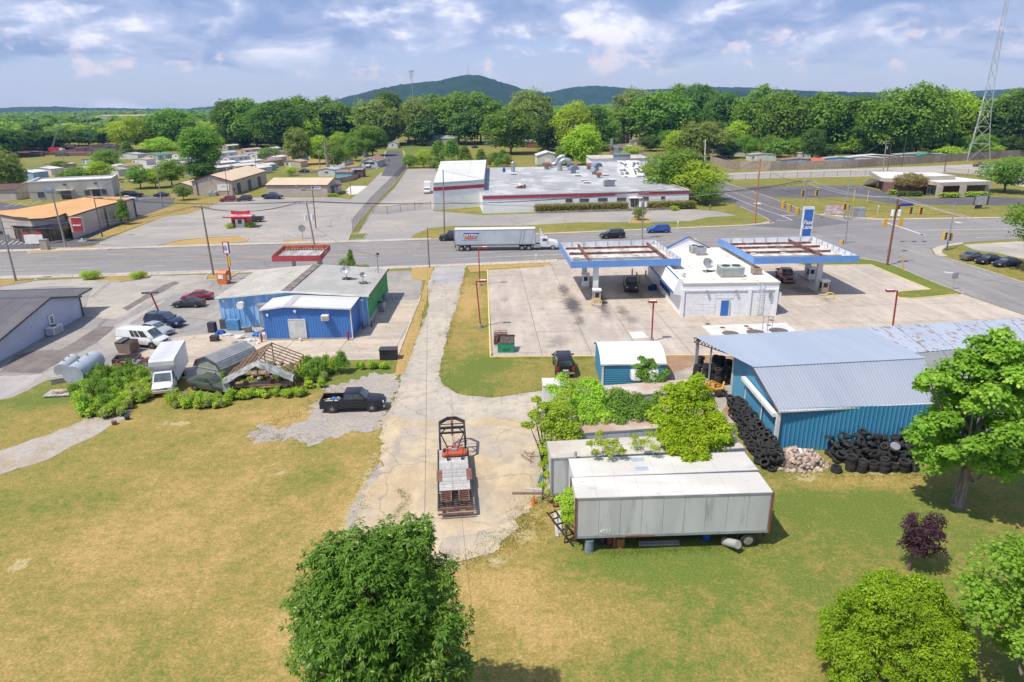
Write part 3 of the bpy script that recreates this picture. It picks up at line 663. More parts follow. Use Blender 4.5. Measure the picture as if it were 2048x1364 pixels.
def ac_unit(name,label,p,sx,sy,sz,m,rz=0,fans=1,legs=True,group=None):
 t=tg(name,label,'air conditioner',p,rz,group)
 MB().box(-sx/2,sx/2,-sy/2,sy/2,.12,sz).mk('cabinet',m,t)
 g=MB()
 for i in range(int(sx/.12)-1):x=-sx/2+.1+i*.12;g.box(x,x+.05,-sy/2-.02,-sy/2-.002,.2,sz-.12)
 for i in range(int(sy/.12)-1):y=-sy/2+.1+i*.12;g.box(-sx/2-.02,-sx/2-.002,y,y+.05,.2,sz-.12)
 g.mk('grille',GM_,t)
 for i in range(fans):
  x=(i-(fans-1)/2)*sx/max(1,fans)*.9;r=min(sx/fans,sy)*.36
  f=MB().cyl((x,0,sz),(x,0,sz+.08),r,r,14).mk('fan_guard',BM_,t)
 MB().box(-sx/2+.05,sx/2-.05,-sy/2+.03,-sy/2+.13,0,.12).box(-sx/2+.05,sx/2-.05,sy/2-.13,sy/2-.03,0,.12).mk('rail',RUST,t)
 return t
def dish(name,label,p,r,rz,mount=True):
 t=tg(name,label,'satellite dish',p,rz)
 mb=MB();n=16;rings=4;c0=Vc((0,0,1.1))
 ax=Vc((0,-1,.75)).normalized();a=Vc((1,0,0));b=ax.cross(a)
 vs=[c0];fs=[]
 for k in range(1,rings+1):
  rr=r*k/rings
  for i in range(n):th=2*PI*i/n;vs.append(c0+(a*math.cos(th)+b*math.sin(th))*rr+ax*(rr*rr/(r*3.2)))
 for i in range(n):fs.append((0,1+i,1+(i+1)%n))
 for k in range(rings-1):
  for i in range(n):fs.append((1+k*n+i,1+(k+1)*n+i,1+(k+1)*n+(i+1)%n,1+k*n+(i+1)%n))
 mb.add(vs,fs).mk('reflector',GM_,t,smooth=60)
 MB().cyl((0,.05,0),(0,.02,1.08),.045,n=8).bar((0,0,.3),(.35,.3,.02),.04).bar((0,0,.3),(-.35,.3,.02),.04).mk('mast',GM_,t)
 e=c0+ax*r*.9;MB().bar(c0-b*r*.9,e,.03).ob(e,.14,.14,.2).mk('feed_arm',BM_,t)
 MB().box(-.5,.5,-.5,-.4,0,.1).box(-.5,.5,.4,.5,0,.1).box(-.5,-.4,-.4,.4,0,.1).box(.4,.5,-.4,.4,0,.1).mk('ballast_frame',BM_,t)
 return t
 # blue commercial building (left middle)
LB=metal('light blue siding',(.19,.42,.72),(.36,.58,.83),.5,.5,col3=(.2,.42,.7),f3=.6,sxx=(3,3,.5))
RB=metal('royal blue siding',(.05,.165,.47),(.06,.19,.52),.3,.5)
GB=metal('green siding',(.01,.3,.09),None,.4,.5)
t=wtg('blue_building','light blue metal building with green side wall and darker royal blue annex at its back','building',(-28,90,0))
x0,x1,xr,y0,y1=-37.4,-18.4,-28.6,84.2,98.6;he,hr=4.,4.75
rbd('rear_wall',(x0,y0,0),(xr,y0,0),(xr,y0,hr-.05),(x0,y0,he),.62,.05,LB,t)
rbd('rear_wall',(xr,y0,0),(x1,y0,0),(x1,y0,he),(xr,y0,hr-.05),.62,.05,LB,t)
rbd('green_wall',(x1,y0,.9),(x1,y1,.9),(x1,y1,he),(x1,y0,he),.62,.05,GB,t)
MB().box(x1-.12,x1+.06,y0,y1,0,.9).mk('base_wall',FOUND,t)
MB().quad((x0,y1,0),(x0,y0,0),(x0,y0,he),(x0,y1,he)).mk('side_wall',LB,t,recalc=False)
MB().add([(x0,y1,0),(x1,y1,0),(x1,y1,he),(xr,y1,hr-.05),(x0,y1,he)],[(0,4,3,2,1)]).mk('front_wall',mat('cream stucco',(.6,.55,.45),None,1,.8),t,recalc=False)
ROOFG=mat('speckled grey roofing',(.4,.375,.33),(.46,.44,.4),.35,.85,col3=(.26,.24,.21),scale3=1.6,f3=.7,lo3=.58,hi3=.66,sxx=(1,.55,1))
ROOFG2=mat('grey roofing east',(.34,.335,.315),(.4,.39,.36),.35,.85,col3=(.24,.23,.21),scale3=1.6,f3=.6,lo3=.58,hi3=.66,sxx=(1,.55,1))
# roof laid in strips of membrane
nst=7
for side in(0,1):
 for k in range(nst):
  ya=y0-.35+(y1-y0+.6)*k/nst;yb=y0-.35+(y1-y0+.6)*(k+1)/nst-.02
  if side==0:P_=[(x0-.3,ya,he+.05),(xr,ya,hr+.05),(xr,yb,hr+.05),(x0-.3,yb,he+.05)]
  else:P_=[(xr,ya,hr+.05),(x1+.3,ya,he+.05),(x1+.3,yb,he+.05),(xr,yb,hr+.05)]
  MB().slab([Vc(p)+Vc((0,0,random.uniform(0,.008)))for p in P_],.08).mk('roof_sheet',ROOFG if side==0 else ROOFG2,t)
MB().box(xr-.55,xr+.55,y0-.3,y1+.2,hr+.05,hr+.13).mk('ridge_cap',mat('tarred ridge',(.13,.105,.09),(.24,.21,.18),1.4,.9),t)
mb=MB();mb.bar((x0-.3,y0-.4,he),(xr,y0-.4,hr),.1,.22).bar((xr,y0-.4,hr),(x1+.3,y0-.4,he),.1,.22).mk('rear_trim',WT_,t)
MB().bar((x1+.33,y0-.35,he+.02),(x1+.33,y1+.2,he+.02),.08,.22).mk('side_trim',mat('maroon trim',(.12,.05,.05),None,1,.6),t)
MB().bar((x0-.3,y1+.25,he),(xr,y1+.25,hr),.1,.2).bar((xr,y1+.25,hr),(x1+.3,y1+.25,he),.1,.2).mk('front_trim',WT_,t)
MB().cyl((-34.4,y0-.05,3.15),(-34.4,y0-.8,3.15),.42,.42,16).cyl((-34.4,y0-.8,3.15),(-34.4,y0-1.,3.15),.5,.46,16).mk('exhaust_fan',WM_,t)
mb=MB().box(-32.,-31.3,y0-1.,y0-.3,0,2.9).mk('duct',GM_,t);MB().box(-32.25,-31.05,y0-1.25,y0-.08,2.9,3.3).mk('duct_hood',GM_,mb)
hood_lamp(t,(-36.7,y0,3.7));hood_lamp(t,(-19.1,y0,3.5))
# annex
ax0,ax1,ay0,axr=-30.1,-19.55,79.1,-27.3;ae,ar=3.85,4.25
rbd('annex_wall',(ax0,ay0,.1),(axr,ay0,.1),(axr,ay0,ar),(ax0,ay0,ae),.33,.035,RB,t)
rbd('annex_wall',(axr,ay0,.1),(ax1,ay0,.1),(ax1,ay0,ae),(axr,ay0,ar),.33,.035,RB,t)
rbd('annex_wall',(ax1,ay0,.1),(ax1,y0,.1),(ax1,y0,ae),(ax1,ay0,ae),.33,.035,RB,t)
rbd('annex_wall',(ax0,y0,.1),(ax0,ay0,.1),(ax0,ay0,ae),(ax0,y0,ae),.33,.035,RB,t)
MB().box(ax0-.05,ax1+.08,ay0-.08,ay0+.2,0,.12).mk('footing',FOUND,t)
WR=mat('white metal roof',(.62,.62,.6),(.54,.545,.54),.3,.5,spec=.5,sxx=(.25,2,1))
nst=5
for k in range(nst):
 ya=ay0-.25+(y0-ay0+.3)*k/nst;yb=ay0-.25+(y0-ay0+.3)*(k+1)/nst-.015;z=.06+.004*k
 MB().slab([(ax0-.25,ya,ae+z),(axr,ya,ar+z),(axr,yb,ar+z),(ax0-.25,yb,ae+z)],.07).mk('annex_roof_sheet',WR,t)
 MB().slab([(axr,ya,ar+z),(ax1+.25,ya,ae+z),(ax1+.25,yb,ae+z),(axr,yb,ar+z)],.07).mk('annex_roof_sheet',WR,t)
MB().slab([(axr-.1,ay0-.26,ar+.1),(axr+.75,ay0-.26,ar+.07),(axr+.75,y0,ar+.07),(axr-.1,y0,ar+.1)],.02).mk('annex_roof_patch',mat('grey roof patch',(.4,.4,.41),(.5,.5,.5),.8,.6),t)
MB().bar((ax0-.25,ay0-.3,ae),(axr,ay0-.3,ar),.08,.2).bar((axr,ay0-.3,ar),(ax1+.25,ay0-.3,ae),.08,.2).mk('annex_trim',WT_,t)
MB().bar((ax1+.09,ay0-.09,0),(ax1+.09,ay0-.09,ae),.12).bar((ax1+.09,ay0-.1,.06),(ax1+.09,ay0-.7,.04),.12).mk('downspout',WT_,t)
o=door(t,(-27.05,ay0-.04),(-25.1,ay0-.04),.12,2.5,mat('pale door',(.6,.62,.62),(.5,.52,.53),1.5,.6))
hood_lamp(t,(-26.1,ay0,3.65));hood_lamp(t,(-29.5,ay0+.1,3.2))
o=MB().box(-22.9,-22.05,ay0-.75,ay0-.04,2.5,3.15).mk('wall_air_conditioner',WM_,t);MB().box(-22.82,-22.13,ay0-.79,ay0-.752,2.56,3.05).mk('grille',mat('beige grille',(.42,.38,.32),None,3,.6),o)
dish('satellite_dish','larger grey dish on a dark ballast frame on the blue building\'s roof',(-22.6,91.5,4.42),.75,R(-10))
dish('satellite_dish','smaller pale dish near the green wall on the blue building\'s roof',(-20.,89.8,4.22),.42,R(25))
t2=tg('antenna','thin tripod antenna mast on the far right corner of the blue building\'s roof','antenna',(-19.1,96.2,4.2))
MB().cyl((0,0,0),(0,0,2.8),.03,n=6).mk('mast',BM_,t2);MB().bar((-.5,0,2.5),(.5,0,2.5),.04).bar((-.35,0,2.2),(.35,.1,2.25),.04).ob((.1,0,2.65),.35,.2,.25).mk('aerial',BM_,t2);MB().bar((0,0,.8),(-.5,.2,0),.03).bar((0,0,.8),(.5,.2,0),.03).bar((0,0,.8),(0,-.5,0),.03).mk('brace',BM_,t2)
ac_unit('air_conditioner','grey cabinet air conditioner beside the green wall, nearer one',G(761,622),1.3,1.1,1.25,GM_,R(-5))
ac_unit('air_conditioner','dark air conditioner beside the green wall, farther one',G(763,607),1.2,1.1,1.2,mat('dark grey enamel',(.14,.15,.15),None,1,.6),R(-5))
# convenience store
WB=mat('white painted block',(.8,.81,.83),(.74,.75,.77),2.2,.85,bump=.5,bscale=4.5)
SR=mat('stained store roof',(.76,.72,.64),(.68,.62,.53),.25,.8,col3=(.3,.19,.1),scale3=.6,f3=.8,lo3=.6,hi3=.68)
WSM=mat('white smooth panel',(.8,.81,.83),(.76,.77,.79),.5,.6)
t=wtg('convenience_store','flat roofed white block store with a small blue rear door between the two canopies','store',(28,96,0))
sx0,sx1,sy0,sy1,sh=22.3,34.9,86.2,108.8,4.35
# split-faced block front
vs=[];fs=[];nxb,nzb=32,16
mb=MB()
MB().box(sx0,sx1,sy0,sy0+.25,0,3.55).mk('rear_wall',WB,t)
for z0_ in[i*.4 for i in range(9)]:
 k=0;x=sx0+.5
 while x<sx1-.5:
  L_=.8;
  if not(27.1<x+.4<28.9 and z0_<2.3):
   mb.box(x+.008,min(x+L_,sx1-.4)-.008,sy0-random.uniform(.04,.065),sy0-.001,z0_+.008,z0_+.392)
  x+=L_
mb.mk('split_face_block',WB,t)
MB().box(sx0-.02,sx1+.02,sy0-.1,sy0+.25,3.56,sh).mk('frieze',WSM,t)
for x in(sx0+.1,31.15,sx1-.25):MB().box(x-.22,x+.22,sy0-.22,sy0-.101,0,3.7).mk('pilaster',WSM,t)
MB().box(sx0+.3,sx1-.3,sy0-.18,sy0-.11,3.45,3.62).mk('ledge',WSM,t)
MB().box(sx0,sx0+.25,sy0+.25,sy1,0,sh).mk('left_wall',WSM,t);MB().box(sx1-.25,sx1,sy0+.25,sy1,0,sh).mk('right_wall',WB,t)
MB().box(sx0+.25,sx1-.25,sy1-.25,sy1,0,sh).mk('front_wall',WSM,t)
MB().box(sx0-.05,sx1+.1,sy0-.12,sy1,sh,sh+.14).mk('roof',SR,t)
MB().bar((sx0-.05,sy0-.16,sh+.08),(sx1+.1,sy0-.16,sh+.08),.07,.2).bar((sx1+.14,sy0,sh+.08),(sx1+.14,sy1,sh+.08),.07,.2).mk('roof_edge',mat('beige edge',(.55,.5,.43),None,1,.7),t)
o=door(t,(27.5,sy0-.1),(28.55,sy0-.1),.03,2.15,metal('store door blue',(.03,.16,.52)))
# blue striped mansard on the left side
MAN=metal('stripe blue',(.035,.12,.42))
MB().add([(sx0-1.15,sy0+.1,3.05),(sx0-1.15,sy1,3.05),(sx0-.5,sy1,sh+.75),(sx0-.5,sy0+.1,sh+.75),(sx0,sy0+.1,sh+.7),(sx0,sy1,sh+.7),(sx0,sy0+.1,2.8),(sx0,sy1,2.8)],[(0,3,2,1),(3,4,5,2),(0,6,4,3),(1,2,5,7),(0,1,7,6)]).mk('mansard',WSM,t)
for f0,f1 in((0.,.14),(.94,1.03)):
 a=Vc((sx0-1.165,0,3.05)).lerp(Vc((sx0-.515,0,sh+.75)),f0);b=Vc((sx0-1.165,0,3.05)).lerp(Vc((sx0-.515,0,sh+.75)),f1)
 MB().box(0,0,0,0,0,0)
 MB().quad((a.x,sy0+.1,a.z),(b.x,sy0+.1,b.z),(b.x,sy1,b.z),(a.x,sy1,a.z)).mk('mansard_stripe',MAN,t,recalc=False)
 # gabled parapet facing the road
g0,g1,gm=23.,33.5,28.2;zt=sh+2.1
a=G(1334,497,sh+.1);b=G(1413,494,sh+.1);gy_=sy1-.4
MB().add([(a.x,gy_,sh+.14),(b.x,gy_,sh+.14),((a.x+b.x)/2,gy_,sh+1.9),(a.x,gy_+.3,sh+.14),(b.x,gy_+.3,sh+.14),((a.x+b.x)/2,gy_+.3,sh+1.9)],[(0,1,2),(3,5,4),(0,2,5,3),(1,4,5,2),(0,3,4,1)]).mk('parapet_gable',WSM,t)
MB().bar((a.x-.2,gy_+.1,sh+.2),((a.x+b.x)/2,gy_+.1,sh+2.),.5,.1).mk('gable_edge',MAN,t)
MB().bar(((a.x+b.x)/2,gy_+.1,sh+2.),(b.x+.2,gy_+.1,sh+.2),.5,.1).mk('gable_edge',DT_,t)
for k in range(4):win(t,(sx0-.005,sy0+11.5-k*1.7+1.5),(sx0-.005,sy0+11.5-k*1.7),1.,2.3,pane=GLASS,fr=DT_)
lad=MB();lx=32.3
for s_ in(-.3,.3):lad.bar((lx+s_,sy0-.45,.2),(lx+s_,sy0-.45,sh+1.),.05)
for k in range(14):lad.bar((lx-.3,sy0-.45,.4+k*.33),(lx+.3,sy0-.45,.4+k*.33),.035)
for s_ in(-.3,.3):lad.bar((lx+s_,sy0-.45,3.),(lx+s_,sy0-.1,3.),.04)
tag(lad.mk('ladder',WM_),'white fixed ladder climbing the rear wall of the white store','ladder')
MB().ob((33.8,sy0-.25,3.),.3,.2,1.).mk('meter_box',GM_,t)
hood_lamp(t,(29.3,sy0-.1,3.5),GM_);hood_lamp(t,(25.5,sy0-.1,3.5),GM_)
MB().ob((sx1+.25,sy0+.3,2.3),.35,.8,1.5).mk('service_box',WM_,t)
PG=mat('pale green enamel',(.42,.5,.45),(.36,.4,.36),.8,.6)
zz=sh+.14
ac_unit('air_conditioner','small beige condenser on the store roof nearest the road',G(1388,505,zz),1.3,1.6,1.1,PG,0,1)
ac_unit('air_conditioner','grey square condenser just right of the small beige one on the store roof',G(1400,509,zz),1.5,1.6,1.2,GM_,0,1)
ac_unit('air_conditioner','large pale green rooftop unit with two fans on the store roof',G(1460,551,zz),3.1,2.3,1.35,PG,0,2)
ac_unit('air_conditioner','rusty roof unit at the right edge of the store roof',G(1512,548,zz),1.2,1.1,.9,mat('rusty enamel',(.4,.3,.22),(.35,.16,.08),2.,.7),0,1)
dish('satellite_dish','grey satellite dish on the middle of the white store\'s roof',G(1414,543,zz),.8,R(15))
p=G(1367,554,zz);v_=tg('roof_vent','small mushroom vent near the front left corner of the store roof','roof vent',p);MB().cyl((0,0,0),(0,0,.35),.18,n=10).mk('pipe',WM_,v_);MB().cyl((0,0,.35),(0,0,.55),.34,.18,12).mk('cap',GM_,v_)
# fuel canopies
CB=metal('canopy blue',(.12,.27,.6),(.145,.3,.63),.3,.5)
WFA=mat('fascia back white',(.72,.74,.78),(.62,.65,.7),.6,.6)
DECK=mat('canopy deck',(.6,.6,.58),(.4,.36,.31),.9,.7,sxx=(1,.3,1))
BEAM=mat('canopy beam red',(.13,.035,.03),(.22,.09,.06),1.5,.7,col3=(.33,.3,.28),scale3=1.2,f3=.5)
def canopy(label,FL,FR,BL,BR,zt,fh,ybeams,xbeams,lamps,seed):
 t=wtg('fuel_canopy',label,'canopy',((FL+BR)/2).to_tuple()[:2]+(0,));zb=zt-fh
 cs=[FL,FR,BR,BL]
 for i in range(4):
  a,b=cs[i],cs[(i+1)%4];d=(b-a).normalized();n=Vc((d.y,-d.x,0))
  A0=Vc((a.x,a.y,zb));B0=Vc((b.x,b.y,zb));U=Vc((0,0,fh))
  f=MB();f.quad(A0,B0,B0+U,A0+U);f.mk('fascia',CB,t,recalc=False)
  e=n*-.07+d*.07;e2=n*-.07-d*.07
  bk=MB().quad(B0+e2,A0+e,A0+e+U*.98,B0+e2+U*.98).mk('fascia_back',WFA,t,recalc=False)
  MB().quad(A0+U,B0+U,B0+U+e2,A0+U+e).quad(A0,A0+e,B0+e2,B0).mk('fascia_edge',CB,t)
  L_=(b-a).length;k=int(L_/1.75)
  for j in range(k+1):
   p=A0+d*(.12+(L_-.24)*j/k)-n*.12
   MB().bar(p,p+U*.97,.06).bar(p+U*.9,p-n*.55+Vc((0,0,.15)),.04).mk('bracket',GM_,t)
 zd=zb+.12
 ins=lambda p,q:p.lerp(q,0.)
 rbd('deck',*[Vc((p.x,p.y,zd))for p in(FL,FR,BR,BL)],.42,.05,DECK,t,flat=.7)
 MB().add([Vc((p.x,p.y,zb+.02))for p in(FL,BL,BR,FR)],[(0,1,2,3)]).mk('soffit',WSM,t,recalc=False)
 Q=lambda s_,r_:FL.lerp(FR,s_).lerp(BL.lerp(BR,s_),r_)
 for r_ in ybeams:
  a,b=Q(.05,r_),Q(.93,r_);MB().bar((a.x,a.y,zd+.22),(b.x,b.y,zd+.22),.16,.3).mk('long_beam',BEAM if r_>.4 else GM_,t)
 for s_ in xbeams:
  a,b=Q(s_,.03),Q(s_,.93);MB().bar((a.x,a.y,zd+.45),(b.x,b.y,zd+.45),.24,.35).mk('cross_beam',BEAM,t)
 for s_,r_ in lamps:
  p=Q(s_,r_);MB().ob((p.x,p.y,zd+.14),.7,.45,.12).mk('light_box',WM_,t)
 return t,Q
ZT=6.1
FL,FR,BL,BR=G(1142,523,ZT),G(1363,517,ZT),G(1118,484,ZT),G(1310,479,ZT)
tl,QL=canopy('blue fascia fuel canopy on the left, over the black pickup',FL,FR,BL,BR,ZT,.95,(.28,.56,.84),(.19,.9),[(.12,.12),(.4,.14),(.7,.17),(.1,.43),(.38,.45),(.68,.47),(.09,.7),(.36,.72),(.65,.73)],1)
FL2,FR2,BL2,BR2=G(1508,515,ZT),G(1719,511,ZT),G(1437,476,ZT),G(1625,472,ZT)
tr_,QR=canopy('blue fascia fuel canopy on the right, beside the intersection',FL2,FR2,BL2,BR2,ZT,.95,(.2,.42,.66,.86),(.03,.72),[(.15,.12),(.45,.14),(.15,.4),(.45,.42),(.15,.75),(.5,.78),(.82,.14)],2)
COLM=mat('column white',(.66,.67,.69),(.58,.59,.61),.6,.5);PUMPT=mat('pump tan',(.6,.48,.36),(.52,.42,.32),.8,.6)
def column(label,p,par,sx=.75,sy=.5):
 mb=MB().box(p.x-sx/2,p.x+sx/2,p.y-sy/2,p.y+sy/2,.2,ZT-.95);return mb.mk('column',COLM,par)
cl=[G(1168,570),G(1190,603),G(1613,556),G(1633,583)]
for p,par in zip(cl,(tl,tl,tr_,tr_)):column('',p,par)
def pump(label,p,side=-1,tan=True):
 t=tg('fuel_pump',label,'fuel pump',p)
 MB().box(-.5,.5,-.45,.45,.2,2.).mk('cabinet',PUMPT if tan else WSM,t)
 MB().box(-.62,.62,-.57,.57,2.,2.18).mk('cap',WM_,t)
 MB().box(-.525,-.501,-.35,.35,.9,1.8).box(.501,.525,-.35,.35,.9,1.8).box(-.3,.3,-.475,-.451,1.1,1.75).mk('display',BM_,t)
 for s_ in(-1,1):MB().tube([(s_*.54,-.2,1.5),(s_*.85,-.2,1.2),(s_*.8,-.2,.6),(s_*.56,-.1,.8)],.03,6).mk('hose',BM_,t)
 return t
def isle(p,q):
 a=math.atan2(q.y-p.y,q.x-p.x);c=(p+q)/2
 o=MB().ob((c.x,c.y,.12),(q-p).length,1.25,.2,a).mk('pump_island',KERBC);return struct(o)
for i in(0,1,2,3):
 p=cl[i];isle(p+Vc((0,-2.6,0)),p+Vc((0,2.,0)))
pump('tan fuel pump under the left canopy behind the yellow hoop',cl[1]+Vc((.05,-1.3,0)))
pump('white fuel pump under the left canopy farther from the camera',cl[0]+Vc((.05,-1.3,0)),tan=False)
pump('tan fuel pump under the right canopy behind the yellow hoop',cl[3]+Vc((.35,-1.4,0)))
pump('white fuel pump beside the red pickup under the right canopy',cl[2]+Vc((.05,-1.3,0)),tan=False)
def hoop(label,p,w_=1.4,h=1.):
 pts=[(-w_/2,0,0),(-w_/2,0,h*.6)]+[(-w_/2*math.cos(a),0,h*.6+h*.4*math.sin(a))for a in[PI*k/8 for k in range(1,8)]]+[(w_/2,0,h*.6),(w_/2,0,0)]
 o=MB().tube(pts,.085,8).mk('bollard_hoop',YEL2,smooth=60);o.location=p;tag(o,label,'hoop barrier');return o
YEL2=mat('safety yellow',(.7,.48,.06),(.6,.42,.08),1.5,.6)
hoop('yellow hoop barrier guarding the pump under the left canopy',G(1193,612));hoop('yellow hoop barrier guarding the pump under the right canopy',G(1658,599),1.3)
def post(name,label,cat,p,h,r,m,group=None):
 o=MB().cyl((0,0,0),(0,0,h),r,r,10).cyl((0,0,h),(0,0,h+.05),r,r*.6,10).mk(name,m,smooth=40);o.location=p;return tag(o,label,cat,group)
for i,(u,v)in enumerate([(1264,553),(1273,560),(1279,566),(1291,556)]):
 post('bollard','yellow steel bollard %s'%['behind the black pickup, leftmost of four','behind the black pickup, second from left','beside the black pickup, nearest the camera of four','by the store window, rightmost of four'][i],'bollard',G(u,v),1.2,.12,YEL2,'yellow bollards behind the left canopy')
 # roadside tyre: the store's tall sign
t=wtg('price_sign','tall white pylon sign with a slanted lettered blue panel above dark price panels','sign',G(1607,500))
a=G(1598,500);sgx=G(1622,500).x-a.x;hh=Hgt(1607,500,414)
px0=a.x;pw=sgx*.88;yy=a.y
BLP=mat('sign blue',(.04,.16,.52),None,1,.4)
MB().box(px0,px0+pw,yy,yy+.5,hh-8.4,hh).mk('sign_body',WM_,t)
MB().box(px0+.15,px0+.35,yy+.1,yy+.4,0,hh-8.4).box(px0+pw-.35,px0+pw-.15,yy+.1,yy+.4,0,hh-8.4).mk('leg',WM_,t)
MB().box(px0+.16,px0+pw-.16,yy-.03,yy-.001,hh-5.4,hh-.45).mk('blue_panel',BLP,t)
DKP=mat('price panel',(.05,.045,.09),(.08,.07,.12),2,.4)
MB().box(px0+.16,px0+pw-.16,yy-.03,yy-.001,hh-7.1,hh-5.6).mk('price_panel',DKP,t);MB().box(px0+.16,px0+pw-.16,yy-.03,yy-.001,hh-8.3,hh-7.25).mk('price_panel',DKP,t)
def text(name,s_,size,p,rz,m,parent=None,rx=PI/2,ext=.01,shear=0.,bold=0.,xs=1.,align='CENTER'):
 c=bpy.data.curves.new(name,'FONT');c.body=s_;c.size=size;c.extrude=ext;c.shear=shear;c.offset=bold;c.align_x=align;c.align_y='CENTER'
 c.space_line=.82;c.materials.append(m)
 o=bpy.data.objects.new(name,c);C.objects.link(o)
 me_=bpy.data.meshes.new_from_object(o.evaluated_get(bpy.context.evaluated_depsgraph_get()));bpy.data.objects.remove(o);bpy.data.curves.remove(c)
 o=bpy.data.objects.new(name,me_);C.objects.link(o);o.rotation_euler=(rx,0,rz);o.location=p;o.scale=(xs,1,1)
 if parent is not None:
  o.parent=parent;KIDS.setdefault(parent.name,[]).append(o)
  if parent.name in WROOT:o.matrix_parent_inverse=WROOT[parent.name]
 return o
text('lettering','Fast\nLane',1.05,(px0+pw/2,yy-.05,hh-3.3),0,WM_,t,shear=.25,bold=.03)
# the blue shed with open lean-to
SB=metal('shed blue siding',(.05,.25,.44),(.06,.27,.47),.25,.5);SB2=metal('shed side blue',(.07,.27,.43),(.085,.3,.46),.25,.5)
SRF=mat('blue grey metal roof',(.34,.37,.44),(.38,.41,.47),.18,.42,.25,spec=.5,sxx=(1.5,.2,1))
SRF2=mat('pale blue metal roof',(.37,.42,.51),(.4,.45,.53),.2,.42,.15,sxx=(1.5,.2,1),col3=(.26,.13,.09),scale3=.9,f3=0.)
SRF3=mat('flaking blue roof',(.42,.46,.54),(.38,.42,.5),.3,.5,.1,sxx=(1,.3,1),col3=(.27,.15,.11),scale3=2.4,f3=.9,lo3=.55,hi3=.63)
OGR=mat('dull old metal roof',(.25,.25,.245),(.3,.295,.28),.25,.5,.1,sxx=(.3,1.8,1))
t=wtg('blue_shed','large blue metal shed with pale grey roof and white door track on its side','shed',(28,56,0))
ez,rz_=3.75,5.25
eFL,eFR=G(1557,822,ez),G(1885,805,ez);rL,rR=G(1505,733,rz_),G(1848,715,rz_)
wy=eFL.y+.32
W0=Vc((eFL.x+.25,wy,0));W1=Vc((eFR.x-.3,wy+.35,0))
bL=Vc((W0.x,60.6,0));zbk=4.55
rbd('front_wall',W0,W1,(W1.x,W1.y,ez+.08),(W0.x,W0.y,ez+.08),.36,.045,SB,t)
ym=rL.y
rbd('side_wall',(W0.x,ym,0),(W0.x,W0.y,0),(W0.x,W0.y,ez+.05),(W0.x,ym,rz_-.05),.36,.03,SB2,t)
rbd('side_wall',(W0.x,bL.y,0),(W0.x,ym,0),(W0.x,ym,rz_-.05),(W0.x,bL.y,zbk),.36,.03,SB2,t)
MB().quad((W1.x,W1.y,0),(W1.x,bL.y,0),(W1.x,bL.y,zbk),(W1.x,W1.y,ez)).mk('end_wall',SB2,t)
MB().quad((W0.x,bL.y,0),(W1.x,bL.y,0),(W1.x,bL.y,zbk),(W0.x,bL.y,zbk)).mk('back_wall',SB2,t)
npan=13
for k in range(npan):
 s0,s1=k/npan,(k+1)/npan-.0002
 rbd('roof_panel',eFL.lerp(eFR,s0),eFL.lerp(eFR,s1),rL.lerp(rR,s1),rL.lerp(rR,s0),.32,.03,SRF,t)
bkL=G(1388,673,3.9);bkM=G(1730,655,3.9)
for k in range(14):
 s0,s1=k/14,(k+1)/14-.0002
 rr=rL.lerp(rR,1);a_,b_=rL.lerp(rR,s0),rL.lerp(rR,s1);c_,d_=bkL.lerp(bkM,s1),bkL.lerp(bkM,s0)
 rbd('rear_roof_panel',a_,b_,c_,d_,.5,.025,SRF2,t)
MB().bar(rL+Vc((-.05,0,.03)),rR+Vc((0,0,.03)),.45,.05).mk('ridge_cap',SRF2,t)
MB().bar(eFL+Vc((0,-.02,-.06)),eFR+Vc((0,-.02,-.06)),.1,.14).mk('eave_trim',WT_,t)
MB().bar(eFL+Vc((-.05,0,-.02)),rL+Vc((-.05,0,-.02)),.1,.12).mk('rake_trim',DT_,t)
MB().bar((W0.x-.1,W0.y-.1,0),(W0.x-.1,W0.y-.1,ez),.28).mk('corner_trim',WT_,t);MB().bar((W0.x-.1,bL.y,0),(W0.x-.1,bL.y,zbk),.16).mk('corner_trim',WT_,t)
trk=MB().box(W0.x-.55,W0.x-.15,W0.y-.05,ym+2.3,3.1,3.4).mk('door_track',WM_,t)
MB().box(W0.x-.12,W0.x-.05,ym-2.2,ym+2.,.1,3.1).mk('sliding_door',SB2,t);MB().box(W0.x-.16,W0.x-.125,ym+1.9,ym+2.05,.1,3.1).box(W0.x-.16,W0.x-.125,ym-2.25,ym-2.1,.1,3.1).mk('door_edge',WM_,t)
# open truss and posts of the lean-to
LT=lambda s_:bkL.lerp(Vc((W0.x,bL.y,zbk+.05)),s_)
tr=MB();n_=12
for i in range(n_):
 a,b=LT(i/n_),LT((i+1)/n_);dz_=Vc((0,0,.12));lo_=Vc((0,0,.62))
 tr.bar(a-dz_,b-dz_,.08).bar(a-lo_,b-lo_,.07);tr.bar(a-dz_,(a+b)/2-lo_,.05).bar((a+b)/2-lo_,b-dz_,.05)
tr.mk('open_truss',mat('sooty truss',(.09,.07,.06),(.14,.09,.06),1,.8),t)
MB().bar((bkL.x+.35,bkL.y-.3,0),(bkL.x+.35,bkL.y-.3,3.8),.28).mk('post',GM_,t);MB().bar(LT(.45)-Vc((0,0,.7)),Vc((LT(.45).x,LT(.45).y,0)),.14).mk('post',GM_,t)
